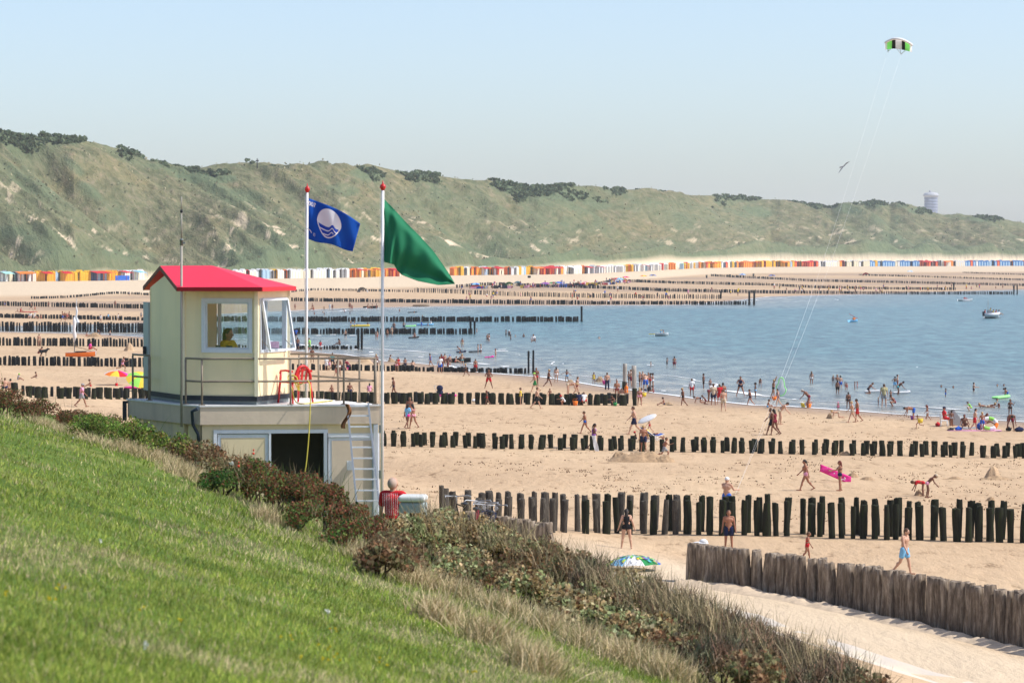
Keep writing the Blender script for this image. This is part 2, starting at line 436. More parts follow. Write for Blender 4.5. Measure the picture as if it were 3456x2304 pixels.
foamline(.3, .0, .9, 1, .5, 1.3); foamline(4.5, .40, .9, 2, .2, 1.6); foamline(9, .46, .9, 3, .2, 1.8); foamline(16, .52, .9, 4, .15, 1.6)
# loose breakers in the shallows
def patch(px, py, wpx, dep):
    a, d = onz(px, py, 0); a = float(a); d = float(d); hw = wpx / 2 / FPX * d; n = len(fv); K = 10
    for k in range(K + 1):
        u = k / K * 2 - 1; e = (1 - u * u) ** .5 * dep * (.6 + .4 * random.random())
        fv.append((a + u * hw, d - e / 2, .05)); fv.append((a + u * hw, d + e / 2, .06))
        if k: q = n + 2 * k; ff.append((q - 2, q, q + 1, q - 1))
for p in [(1690, 1185, 55, 2.5), (1695, 1180, 30, 1.5), (1200, 1180, 14, 3), (1420, 1205, 20, 2), (1253, 1189, 16, 4), (1190, 1133, 25, 3), (1125, 1130, 22, 2), (1255, 1197, 22, 3), (1705, 1238, 30, 2.5), (2195, 1233, 24, 1.5), (2680, 1349, 16, 1.2), (2705, 1358, 12, 1.2), (1075, 1133, 20, 2), (2315, 1303, 20, 1.5), (2240, 1320, 18, 1.2), (1900, 1228, 8, 1), (3095, 1240, 6, .6), (3260, 1016, 30, 3)]:
    patch(*p)
m = nmat("foam", (.8, .82, .83), .8, .2)
prop(link("sea_foam", npmesh("sea_foam", fv, ff, m, True)), "white foam of small waves along the waterline", "foam", kind="stuff")

# dunes ----------------------------------------------------------------
_sk = [(-900, 400), (-400, 430), (0, 445), (88, 467), (147, 458), (265, 468), (338, 484), (426, 507), (514, 543), (590, 563), (647, 574), (735, 552), (820, 548), (890, 546), (1030, 566), (1120, 571), (1180, 563), (1240, 552), (1322, 573),
       (1470, 591), (1557, 605), (1660, 609), (1705, 615), (1792, 633), (1910, 624), (2000, 628), (2060, 636), (2130, 642), (2350, 658), (2500, 664), (2645, 677), (2770, 694), (2805, 706), (2830, 695), (2880, 688), (2950, 679), (2983, 681), (3000, 691), (3027, 684), (3070, 690), (3110, 702), (3150, 717),
       (3190, 724), (3240, 722), (3300, 729), (3350, 732), (3400, 742), (3456, 752), (3700, 768), (4400, 800)]
dpx = np.concatenate([np.linspace(-900, -30, 60), np.linspace(-20, 3480, 900), np.linspace(3500, 4400, 60)])
dt, _ = ray(dpx, np.full_like(dpx, 700.))
nv = 130
vv = np.linspace(0, 1.35, nv)
PXG, VV = np.meshgrid(dpx, vv)
TG = np.tile(dt, (nv, 1))
hut = np.interp(dt, HUTT, HUTD)
apron = np.interp(dpx, [0, 1500, 1900, 2100, 2600, 3456], [3, 4, 18, 45, 75, 90])
width = np.interp(dpx, [-900, 0, 1700, 3456], [150, 130, 150, 190])
skyy = np.interp(dpx, [p[0] for p in _sk], [p[1] for p in _sk])
skyy = skyy + 3.0 * (fbm(dpx * .05, dpx * 0, 31, 4) - .47) * 2 + 1.4 * (vn(dpx * .4, dpx * 0, 77) - .5)
_, cb = ray(dpx, skyy)
cdist = hut + apron + width
czz = CZ + cb * cdist                                   # crest height
za = np.interp(dpx, [0, 1500, 1900, 2200, 2600, 3456], [2.6, 2.8, 4.5, 6.2, 6.6, 6.8])
A = PXG + np.interp(PXG, [0, 3456], [620, 330]) * VV       # gullies run down to the right
fd = np.interp(PXG, [0, 1500, 2000, 3456], [.07, .09, .12, .12])   # foredune share
prof = np.where(VV < .0, 0, VV)
main = np.clip((VV - fd) / (1 - fd), 0, 1)
mprof = (main ** 1.08) * .96 + .04 * main
Zm = 6.5 + (czz[None, :] - 6.5) * (mprof * (1 - .10) + .10 * sm(main, 0, 1))
fz = za[None, :] + (4.5 + 2.5 * vn(PXG / 70, VV * 3, 8)) * sm(VV, 0, .55 * .12) 
z = np.maximum(np.where(VV < .12, fz, 0), 0)
blend = sm(VV, fd * .6, fd * 1.7)
Z = fz * (1 - blend) + Zm * blend
env = sm(VV, 0, .15) * (1 - sm(VV, .82, 1.0)) + 0.0
hscale = (czz[None, :] - 6) / 40
lob = np.abs(fbm(A / 330, VV * .5, 21, 3) - .47) * -52 + 7
gul = (np.abs(fbm(A / 75, VV * 1.3, 41, 3) - .47) * -13 + 1.6)
lump = (fbm(A / 22, VV * 14, 51, 4) - .47) * 1.7
AK = np.array([-300., 560., 1200., 1640., 2050., 2300., 2700., 3060., 3200., 3390., 3640., 3900., 4800.])
ki = np.clip(np.searchsorted(AK, A + 26 * (vn(A / 90, VV * 4, 111) - .5)) - 1, 0, len(AK) - 2); fr = (A - AK[ki]) / (AK[ki + 1] - AK[ki]); fr = np.clip(fr, 0, 1)
saw = 8.5 * (sm(fr, .10, .88) * (1 - sm(fr, .90, 1.0)) - .45)
Z = Z + env * hscale * (lob * .6 + saw + gul + .3) + sm(VV, .02, .1) * (lump * np.clip(hscale + .25, .3, 1)) * (1 - .85 * sm(VV, .93, 1))
# behind the crest the ground falls away
back = sm(VV, 1.0, 1.35)
Z = np.where(VV > 1, czz[None, :] * (1 - .5 * back) + (czz[None, :] - CZ) * 0, Z)
Y = hut[None, :] + 2.5 + (apron[None, :] * np.minimum(VV / .03, 1)) + width[None, :] * VV
# keep foot joined to the sand
Z = np.where(VV <= .03, 2.25 + (za[None, :] - 2.25) * (VV / .03), Z)
X = TG * Y
Vd = np.stack([X, Y, Z], -1).reshape(-1, 3)
ii = np.arange(X.size).reshape(X.shape)
Fd = np.stack([ii[:-1, :-1], ii[:-1, 1:], ii[1:, 1:], ii[1:, :-1]], -1).reshape(-1, 4)
conv = env * (lob * .6 + gul)                             # ridges high, gullies low
scr = (fbm(A / 110, VV * 3.6, 61, 5) + .42 * (fbm(A / 24, VV * 12, 63, 3) - .2) - .012 * conv)
sand_m = np.maximum((VV < .12) * (1 - sm(Z - za[None, :] - 1.2 * vn(A / 60, VV * 0, 17), -.2, .5)), .9 * sm(VV, .06, .12) * sm(fbm(A / 28 + 3, VV * 22, 71, 4) - .10 * sm(VV, .1, .5) * (1 - sm(VV, .5, .9)) * 0, .62, .74) * (1 - sm(VV, .1, .75)))
crest = sm(VV, .86, 1.0)
scrub = np.clip(.62 * sm(scr, .60, .84) + .8 * crest * sm(vn(PXG / 90, VV * 3, 91), .5, .75) + .25 * (1 - sm(VV, .08, .3)) * sm(vn(A / 60, VV * 5, 93), .4, .7), 0, 1)
m = nmat("dune_grass", (.25, .25, .16), .95, .05)
v = coords(m)
ga = N(m, "ShaderNodeAttribute", attribute_name="scrub"); sa = N(m, "ShaderNodeAttribute", attribute_name="bare"); la = N(m, "ShaderNodeAttribute", attribute_name="low")
uvv = coords(m, (1, 1, 1), uv=True)
st = noise(m, coords(m, (190, 26, 1), uv=True), 1, 6, .65)
n2 = noise(m, v, .16, 5, .7)
c = ramp(m, st, [(.26, (.08, .095, .052)), (.40, (.135, .145, .08)), (.53, (.185, .18, .105)), (.66, (.24, .21, .14)), (.80, (.33, .28, .20))])
c = mix(m, .9, c, ramp(m, noise(m, coords(m, (22, 7, 1), uv=True), 1, 4, .6), [(.3, (.72, .78, .74)), (.5, (1, 1, 1)), (.7, (1.2, 1.08, .98))]), 'MULTIPLY')
c = mix(m, la.outputs["Fac"], c, (.14, .18, .10))
c = mix(m, 1.0, c, ramp(m, n2, [(.30, (.66, .68, .64)), (.5, (1, 1, 1)), (.7, (1.15, 1.13, 1.1))]), 'MULTIPLY')
c = mix(m, ga.outputs["Fac"], c, mix(m, noise(m, v, .4, 4), (.08, .12, .07), (.17, .21, .12)))
c = mix(m, sa.outputs["Fac"], c, (.80, .64, .46))
L(m, c, bsdf(m).inputs["Base Color"])
nb = bump(m, n2, .7, 1.2); nb = bump(m, st, .9, 1.6, nb); L(m, nb, bsdf(m).inputs["Normal"])
PYV = CY - FPX * ((Z - CZ) * cp + Y * sp_) / (Y * cp - (Z - CZ) * sp_)
for (a_, b_, wa, wb, k_) in [(700, 600, 120, 26, .9), (820, 655, 70, 30, .8), (600, 572, 60, 12, .7), (250, 560, 26, 40, .7), (300, 640, 30, 36, .8), (1240, 590, 60, 28, .8), (1160, 640, 60, 26, .6), (1700, 628, 60, 16, .8), (1900, 660, 90, 26, .9), (2010, 690, 60, 22, .8), (2080, 650, 50, 16, .6), (2560, 715, 60, 22, .8), (2860, 705, 60, 20, .8), (2950, 690, 50, 12, .8), (3040, 695, 30, 10, .9), (3110, 712, 50, 14, .9), (3330, 740, 70, 10, .8), (60, 470, 80, 18, .8), (230, 474, 90, 14, .9), (60, 790, 70, 40, .7), (130, 850, 90, 30, .6), (520, 560, 60, 12, .5), (1500, 830, 120, 24, .6), (1350, 700, 80, 14, .5), (950, 850, 120, 28, .6), (420, 860, 110, 26, .6), (2250, 830, 130, 24, .45), (2700, 840, 120, 20, .45), (1780, 800, 160, 24, .4)]:
    dd_ = ((PXG - a_ - (PYV - b_) * .9) / wa) ** 2 + ((PYV - b_) / wb) ** 2
    scrub = np.maximum(scrub, k_ * sm(np.exp(-dd_) + .55 * (fbm(A / 26, VV * 12, 67, 4) - .5), .34, .62))
scrub = np.where(VV < .03, 0, scrub)
low = .5 * (1 - sm(VV, .06, .22)) + .35 * sm(vn(A / 120, VV * 3, 95), .55, .8)
me = npmesh("dunes", Vd, Fd, m, True, attrs=dict(scrub=scrub.ravel(), bare=sand_m.ravel(), low=low.ravel().clip(0, 1)))
uvl = me.uv_layers.new(name="UVMap"); lu = np.zeros((len(me.loops), 2), np.float32)
li = np.zeros(len(me.loops), np.int32); me.loops.foreach_get("vertex_index", li)
lu[:, 0] = (A / 3456).ravel()[li]; lu[:, 1] = VV.ravel()[li]; uvl.data.foreach_set("uv", lu.ravel())
prop(link("dunes", me), "high grassy dunes behind the beach", kind="structure")
# scrub growing on the dunes: leaf masses
def quads_at(P, size, col, up=.0, aspect=1.0, name="x", mat=None, tilt=1.0):
    """one small four-sided leaf face per point, random facing"""
    n = len(P); P = np.asarray(P)
    a = rng.normal(size=(n, 3)); a[:, 2] = a[:, 2] * tilt + up * 3; a /= np.linalg.norm(a, axis=1)[:, None]
    b = np.cross(a, rng.normal(size=(n, 3))); b /= np.linalg.norm(b, axis=1)[:, None]
    s = np.asarray(size).reshape(-1, 1) * np.ones((n, 1))
    A_ = a * s; B_ = b * s * .5 * aspect
    Vq = np.stack([P - A_ * .5, P + B_, P + A_ * .5, P - B_], 1).reshape(-1, 3)
    Fq = np.arange(4 * n).reshape(-1, 4)
    return Vq, Fq, np.repeat(col, 4, 0)
def leafmat(name, trans=.35):
    m = nmat(name, (.1, .1, .1), .75, .2)
    ca = N(m, "ShaderNodeAttribute", attribute_name="Col"); L(m, ca.outputs["Color"], bsdf(m).inputs["Base Color"])
    tr = N(m, "ShaderNodeBsdfTranslucent"); L(m, ca.outputs["Color"], tr.inputs[0])
    mx = N(m, "ShaderNodeMixShader"); mx.inputs[0].default_value = trans
    out = m.node_tree.nodes["Material Output"]
    L(m, bsdf(m).outputs[0], mx.inputs[1]); L(m, tr.outputs[0], mx.inputs[2]); L(m, mx.outputs[0], out.inputs[0])
    return m
M_['leaf'] = leafmat("leaf")
M_['twig'] = leafmat("twig_and_blade", .15)
sel = np.where((scrub.ravel() > .45) & (VV.ravel() <= 1.02) & (VV.ravel() > .86) & (np.abs(PXG.ravel() - 1728) < 1850))[0]
sel = rng.choice(sel, 1500)
pts = []; cl_ = []
for i in sel:
    k = 11; r = rng.uniform(.5, 1.15); c0 = Vd[i] + (rng.uniform(-.8, .8), rng.uniform(-1.5, 1.5), r * .35)
    q = rng.normal(size=(k, 3)); q /= np.linalg.norm(q, axis=1)[:, None]; q[:, 2] = np.abs(q[:, 2]) * .75
    pts.append(c0 + q * r); g = rng.uniform(.6, 1.35)
    cl_.append(np.tile(np.array([.13, .17, .095]) * g, (k, 1)) * rng.uniform(.75, 1.3, (k, 1)))
pts = np.vstack(pts); cl_ = np.vstack(cl_)
Vq, Fq, Cq = quads_at(pts, rng.uniform(.7, 1.5, len(pts)), cl_, aspect=1.3)
prop(link("dune_scrub", npmesh("dune_scrub", Vq, Fq, M_['leaf'], False, Cq)), "dark green scrub patches growing on the dunes", "scrub", kind="stuff")
# marram tufts: rough texture of the slopes
sel = np.where((sand_m.ravel() < .5) & (VV.ravel() <= 1.01) & (VV.ravel() > .04) & (np.abs(PXG.ravel() - 1728) < 1850))[0]
sel = rng.choice(sel, 3500)
j = rng.normal(size=(len(sel), 3)) * np.array([1.0, 1.2, .15]); base = Vd[sel] + j + (0, 0, .35)
stv = fbm(A.ravel()[sel] / 20, VV.ravel()[sel] * 9, 99, 3)[:, None]
ct = np.where(stv > .5, np.array([[.36, .33, .21]]), np.array([[.25, .26, .16]])) * rng.uniform(.6, 1.3, (len(sel), 1))
Vq, Fq, Cq = quads_at(base, rng.uniform(.5, 1.1, len(sel)), ct, up=.25, aspect=1.1)
prop(link("dune_marram", npmesh("dune_marram", Vq, Fq, M_['leaf'], False, Cq)), "tufts of marram grass covering the dune slopes", "grass", kind="stuff")
# ================================================================== LIFEGUARD POST
def xy(px, d): a, _ = ray(px, 1152.); return (float(a) * d, d)
def zz(py, d): _, b = ray(1728., py); return CZ + float(b) * d
def P3(px, py, d): return at(px, py, d)
plaster = mott("cream_plaster", (.78, .65, .42), .8, .07, 3, .004, .2, (.47, .42, .32))
conc = mott("painted_concrete", (.66, .55, .43), .85, .09, 2.5, .006, .2, (.4, .34, .28))
panel = mott("cream_panel", (.93, .79, .51), .55, .04, 2, 0, .3, (.7, .63, .42))
whitep = mott("white_frame_paint", (.72, .76, .82), .45, .06, 6, 0, .4)
roofred = mott("red_roof_sheet", (.80, .035, .075), .5, .06, 2, 0, .4, (.62, .03, .06))
steel = mott("weathered_rail_steel", (.26, .215, .165), .55, .2, 9, 0, .4)
rubber = mott("black_rubber_skirt", (.03, .035, .045), .6, .2, 6)
galv = mott("galvanised_plinth", (.16, .19, .2), .45, .2, 5, 0, .5)
alu = mott("brushed_aluminium", (.36, .39, .43), .4, .12, 20, 0, .5); bsdf(alu).inputs["Metallic"].default_value = .35
wpole = mott("white_pole_paint", (.78, .78, .8), .4, .05, 5, 0, .4)
deckm = mott("white_roof_membrane", (.78, .78, .77), .8, .06, 2, .003)
darkin = mott("dark_interior_shade", (.10, .085, .06), .9, .2, 2)  # dark colour stands in for the shade inside the doorway
def glass_mat(name, tint=(.9, .97, 1), op=.2):
    m = nmat(name, tint, .03, .5); out = m.node_tree.nodes["Material Output"]
    t = N(m, "ShaderNodeBsdfTransparent"); t.inputs[0].default_value = (*tint, 1)
    g = N(m, "ShaderNodeBsdfGlossy"); g.inputs["Roughness"].default_value = .02
    mx = N(m, "ShaderNodeMixShader"); mx.inputs[0].default_value = op
    L(m, t.outputs[0], mx.inputs[1]); L(m, g.outputs[0], mx.inputs[2]); L(m, mx.outputs[0], out.inputs[0]); return m
glass = glass_mat("window_glass", (.93, .97, .98), .07)

TZ = zz(1367, 64.1)                       # terrace level
pA = Vector((*xy(675, 64.0), 0)); pB = Vector((*xy(1285, 64.4), 0)); pE = Vector((*xy(616, 64.45), 0)); pD = Vector((*xy(430, 66.9), 0))
pC = pB + (pD - pE) * 1.12
base = empty("guard_building", ((pA.x + pC.x) / 2, 66, 0), 0, "cream beach service building with a white flat roof terrace", "building")
inv = Matrix.Translation(-base.location)
def bobj(mb, name, mat, parent=base, par0=base):
    """objects given in world coordinates, parented to an empty"""
    me = mb.mesh(name, mat); me.transform(Matrix.Translation(-par0.location)); return link(name, me, parent)
poly = [pA, pB, pC, pD, pE]
def inset(poly, k):
    n = len(poly); out = []
    for i in range(n):
        p0, p1, p2 = poly[i - 1], poly[i], poly[(i + 1) % n]
        e1 = (p1 - p0).normalized(); e2 = (p2 - p1).normalized()
        n1 = Vector((-e1.y, e1.x, 0)); n2 = Vector((-e2.y, e2.x, 0)); b = (n1 + n2); b /= max(.3, b.length_squared / 2)
        out.append(p1 + b * k)
    return out
mb = MB(); z0 = TZ - .385
mb.prism(poly, z0, TZ - .03)
bobj(mb, "parapet", conc)
mb = MB(); mb.prism(inset(poly, -.02), TZ - .03, TZ); bobj(mb, "terrace_roof", deckm)
wl = inset(poly, .07); gb = 5.6
# walls below (front wall has the two doorways)
fa, fb = wl[0], wl[1]; ft = (fb - fa); FL = ft.length; ft.normalize(); fn = Vector((ft.y, -ft.x, 0))
def fpt(u, z, o=0): q = fa + ft * u + fn * o; return Vector((q.x, q.y, z))
def u_of(px):
    a, _ = ray(px, 1152.); a = float(a)     # intersect ray x = a*y with the wall line
    return (a * fa.y - fa.x) / (ft.x - a * ft.y)
zt = zz(1450, 64.1); uo1, uo2 = u_of(912), u_of(1092)
mb = MB()
def wallbox(u0, u1, za_, zb_, th=.16, o=0, m_=None):
    (m_ or mb).box((fpt((u0 + u1) / 2, (za_ + zb_) / 2, o - th / 2)), (u1 - u0, th, zb_ - za_), Matrix.Rotation(math.atan2(ft.y, ft.x), 3, 'Z'))
wallbox(0, u_of(722), gb, z0 - .002); wallbox(u_of(722), u_of(1106), zt, z0 - .002); wallbox(u_of(1106), u_of(1280), zt - .084, z0 - .002); wallbox(u_of(1280), FL, gb, z0 - .002)
for i in (1, 2, 3, 4):
    a_, b_ = wl[i], wl[(i + 1) % 5]; mid_ = (a_ + b_) / 2; dr = (b_ - a_); nn_ = Vector((dr.y, -dr.x, 0)).normalized()
    M3 = Matrix.Rotation(math.atan2(dr.y, dr.x), 3, 'Z'); c_ = mid_ - nn_ * .08; mb.box((c_.x, c_.y, (gb + z0 - .002) / 2), (dr.length - .17, .16, z0 - .002 - gb), M3)
bobj(mb, "wall", plaster)
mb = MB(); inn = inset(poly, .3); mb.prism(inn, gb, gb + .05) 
for u0_, u1_, o_ in ((.3, 3.3, -1.5),): mb.box(fpt((u0_ + u1_) / 2, gb + 1.6, o_), (u1_ - u0_, .06, 3.1), Matrix.Rotation(math.atan2(ft.y, ft.x), 3, 'Z'))  # dark partition added so the doorway reads as deep shade
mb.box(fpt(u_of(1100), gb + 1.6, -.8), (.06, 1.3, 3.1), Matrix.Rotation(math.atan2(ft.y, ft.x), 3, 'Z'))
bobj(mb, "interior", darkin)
# door frames and panels
frd = bobj(mb2 := MB(), "x", None) if False else None
mb = MB()
def fbar(u0, u1, za_, zb_, o=.03, th=.06, m_=None): (m_ or mb).box(fpt((u0 + u1) / 2, (za_ + zb_) / 2, o - th / 2), (u1 - u0, th, zb_ - za_), Matrix.Rotation(math.atan2(ft.y, ft.x), 3, 'Z'))
fbar(u_of(720), u_of(1106), zt - .075, zt - .003)
fbar(u_of(720), u_of(732), gb, zt - .077); fbar(u_of(906), u_of(914), gb, zt - .077); fbar(u_of(1092), u_of(1104), gb, zt - .077, .055, .12)
fbar(u_of(1106.5), u_of(1280), zt - .16, zt - .085, .02); fbar(u_of(1268), u_of(1280), gb, zt - .162, .02)
bobj(mb, "door_frame", whitep)
for (a_, b_, nm, lab) in ((734, 904.5, "door", "cream sliding door panel with a white rim"), (1108, 1266, "door", "grey cream door panel behind the ladder")):
    m1 = MB(); fbar(u_of(a_), u_of(b_), gb, zt - (.09 if a_ < 900 else .17), -.01, .04, m1); d = bobj(m1, nm, whitep); d["label"] = lab
    m1 = MB(); fbar(u_of(a_ + 11), u_of(b_ - 11), gb + .1, zt - (.16 if a_ < 900 else .23), .004, .012, m1); bobj(m1, "panel", plaster if a_ < 900 else conc, d)
m1 = MB(); fbar(u_of(1170), u_of(1189), zz(1590, 64), zz(1558, 64), .008, .004, m1); bobj(m1, "notice", nmat("notice_paper", (.75, .77, .8), .7))
# corner strip on the right, bracket on the left
m1 = MB(); m1.bar(fpt(FL + .01, z0 - .01, .02), fpt(FL + .01, gb, .02), .09, .09, Vector((0, 1, 0))); bobj(m1, "corner_strip", whitep)
m1 = MB(); p = pD + Vector((-.06, -.02, 0)); m1.bar((p.x, p.y, TZ - .06), (p.x, p.y, TZ - .45), .08, .08, Vector((0, 1, 0))); m1.bar((p.x - .04, p.y, TZ - .07), (p.x + .25, p.y + .05, TZ - .07), .06, .05); bobj(m1, "bracket", rubber)
m1 = MB(); m1.tube([P3(668, 1378, 63.9), P3(648, 1388, 64.0), P3(651, 1432, 64.1), P3(668, 1464, 64.1), P3(671, 1490, 64.1)], .034, 8); bobj(m1, "drain_pipe", mott("blue_black_pipe", (.02, .035, .06), .4, .2))

# ---------------- railing
RZ = TZ + .92; RM = TZ + .47
ipoly = inset(poly, .07)
rl = empty("terrace_railing", (pA.x, pA.y, TZ), 0, "brown weathered tube railing round the roof terrace", "railing")
fA, fB, fC, fD, fE = ipoly
def rail(mb_, pts, z, r=.021): mb_.tube([(p.x, p.y, z) for p in pts], r, 8)
br = fC + (fB - fC) * .12
for z_, nm in ((RZ, "top_rail"), (RM, "middle_rail")):
    m1 = MB(); rail(m1, [fE, fA, fB, fC, fC + (fD - fC) * .25], z_); bobj(m1, nm, steel, rl, rl)
    m1 = MB(); rail(m1, [fD, fD + (fE - fD) * .32], z_); bobj(m1, nm, steel, rl, rl)
def onray(px, a, b):
    t, _ = ray(px, 1152.); t = float(t); dv = b - a; k = (t * a.y - a.x) / (dv.x - t * dv.y); return a + dv * k
posts_ = [fE, fA, onray(980, fA, fB), onray(1160, fA, fB), fB, onray(1213, fB, fC), onray(1141, fB, fC), onray(1075, fB, fC), onray(1010, fB, fC), fD, fD + (fE - fD) * .32]
for i, p in enumerate(posts_):
    m1 = MB(); m1.tube([(p.x, p.y, TZ), (p.x, p.y, RZ - .022)], .03 if i in (4, 10) else .021, 8); m1.box((p.x, p.y, TZ + .008), (.12, .12, .014)); bobj(m1, "rail_post", steel, rl, rl)

# ---------------- cabin
c0, c1, c2, c3 = [Vector((*xy(px, d), 0)) for px, d in ((507, 66.75), (618, 64.75), (865, 64.2), (973, 65.55))]
c4 = Vector((-5.15, 67.15, 0)); cab = empty("lookout_cabin", ((c0.x + c2.x) / 2, 65.7, TZ), 0, "cream lifeguard lookout cabin with a bright red roof", "cabin")
cpoly = [c0, c1, c2, c3, c4]; PZ = TZ + .17; EZ = zz(975, 64.5)
def cobj(mb_, nm, mat, parent=cab): return bobj(mb_, nm, mat, parent, cab)
m1 = MB(); m1.prism(inset(cpoly, -.03), TZ + .075, PZ); sk = cobj(m1, "rubber_skirt", rubber)
m1 = MB(); m1.prism(inset(cpoly, -.005), TZ + .002, TZ + .075); cobj(m1, "plinth", galv)
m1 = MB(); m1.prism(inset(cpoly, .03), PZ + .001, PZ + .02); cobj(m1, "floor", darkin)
def wseg(mb_, a, b, u0, u1, za_, zb_, th=.06, o=0):
    d = b - a; Lh = d.length; d.normalize(); n_ = Vector((d.y, -d.x, 0)); c = a + d * (Lh * (u0 + u1) / 2) + n_ * (o - th / 2)
    mb_.box((c.x, c.y, (za_ + zb_) / 2), (Lh * (u1 - u0), th, zb_ - za_), Matrix.Rotation(math.atan2(d.y, d.x), 3, 'Z'))
def uu(px, a, b): p = onray(px, a, b); return (p - a).length / (b - a).length
SZ, HZ = zz(1190, 64.5), zz(1006, 64.5)
m1 = MB()
wl1, wr1 = uu(681, c1, c2), uu(852, c1, c2)
for s_ in ((0, 1, PZ, SZ), (0, 1, HZ, EZ), (0, wl1, SZ, HZ), (wr1, 1, SZ, HZ)): wseg(m1, c1, c2, *s_)
wl2, wr2 = .10, .94
for s_ in ((0, 1, PZ, SZ), (0, 1, HZ, EZ), (0, wl2, SZ, HZ), (wr2, 1, SZ, HZ)): wseg(m1, c2, c3, *s_)
for s_ in ((0, 1, PZ, SZ - .1), (0, 1, HZ + .05, EZ), (0, .05, SZ - .1, HZ + .05), (.93, 1, SZ - .1, HZ + .05)): wseg(m1, c3, c4, *s_)
for s_ in ((0, 1, PZ, SZ - .1), (0, 1, HZ + .05, EZ), (.86, 1, SZ - .1, HZ + .05), (.42, .72, SZ - .1, HZ + .05)): wseg(m1, c4, c0, *s_)
cobj(m1, "wall", panel)
# gable wall as one pentagon slab
gm = (c0 + c1) / 2; dg = (c1 - c0).normalized(); ng = Vector((dg.y, -dg.x, 0)); RZr = zz(897, 65.7)
m1 = MB(); ga_ = []
for o in (0, -.06):
    for p, z_ in ((c0, PZ), (c1, PZ), (c1, EZ), (gm, RZr - .17), (c0, EZ)): q = p + ng * o; ga_.append((q.x, q.y, z_))
m1.add(ga_, [(0, 1, 2, 3, 4), (9, 8, 7, 6, 5)] + [(i, i + 5, (i + 1) % 5 + 5, (i + 1) % 5) for i in range(5)]); cobj(m1, "gable_wall", panel)
m1 = MB(); p = c1 - dg * .08 + ng * .012; m1.box((p.x, p.y, zz(1325, 64.8)), (.02, .05, .09), Matrix.Rotation(math.atan2(dg.y, dg.x), 3, 'Z')); cobj(m1, "socket_box", galv)
for p_ in (c1, c2, c3):
    m1 = MB(); m1.bar((p_.x, p_.y, PZ), (p_.x, p_.y, EZ - .03), .07, .07, Vector((0, 1, 0))); cobj(m1, "corner_trim", mott("corner_trim_cream", (.80, .74, .55), .5, .05))
# roof
g1, g0 = P3(598, 969, 64.2), P3(484, 966, 67.3); r2, r3 = P3(884, 969, 63.85), P3(998, 966.5, 65.6); ra, rb = P3(541, 897, 65.8), P3(715, 896, 65.6)
r4 = Vector((-4.95, 67.6, r3.z)); th = Vector((0, 0, -.082))
m1 = MB()
T = [g1, r2, r3, r4, g0, ra, rb]; Bm = [p + th for p in T]
m1.add(T + Bm, [(0, 1, 6, 5), (1, 2, 6), (2, 3, 6), (3, 4, 5, 6), (7, 12, 13, 8), (8, 13, 9), (9, 13, 10), (10, 13, 12, 11), (0, 7, 8, 1), (1, 8, 9, 2), (2, 9, 10, 3), (3, 10, 11, 4), (4, 11, 12, 5), (5, 12, 7, 0)])
rf = cobj(m1, "roof", roofred)
fasc = mott("fascia_red_shade_side", (.36, .008, .015), .5, .08); m1 = MB()
def strip(a, b, mat, nm):
    m1 = MB(); d = (b - a).normalized(); n_ = Vector((d.y, -d.x, 0)).normalized() * .012
    V_ = [a + n_, b + n_, b + th + n_, a + th + n_, a + n_ * .1, b + n_ * .1, b + th + n_ * .1, a + th + n_ * .1]
    m1.add(V_, [(0, 3, 2, 1), (4, 5, 6, 7), (0, 1, 5, 4), (1, 2, 6, 5), (2, 3, 7, 6), (3, 0, 4, 7)]); return cobj(m1, nm, mat, rf)
strip(g1, r2, fasc, "fascia"); strip(r2, r3, mott("fascia_red_sun_side", (.62, .02, .035), .45, .05), "fascia")  # one red edge: shade darkened into the front colour, sun brightened into the right
strip(ra, g1, mott("brown_barge_board", (.18, .06, .045), .7, .15), "barge_board"); strip(g0, ra, bpy.data.materials["brown_barge_board"], "barge_board")
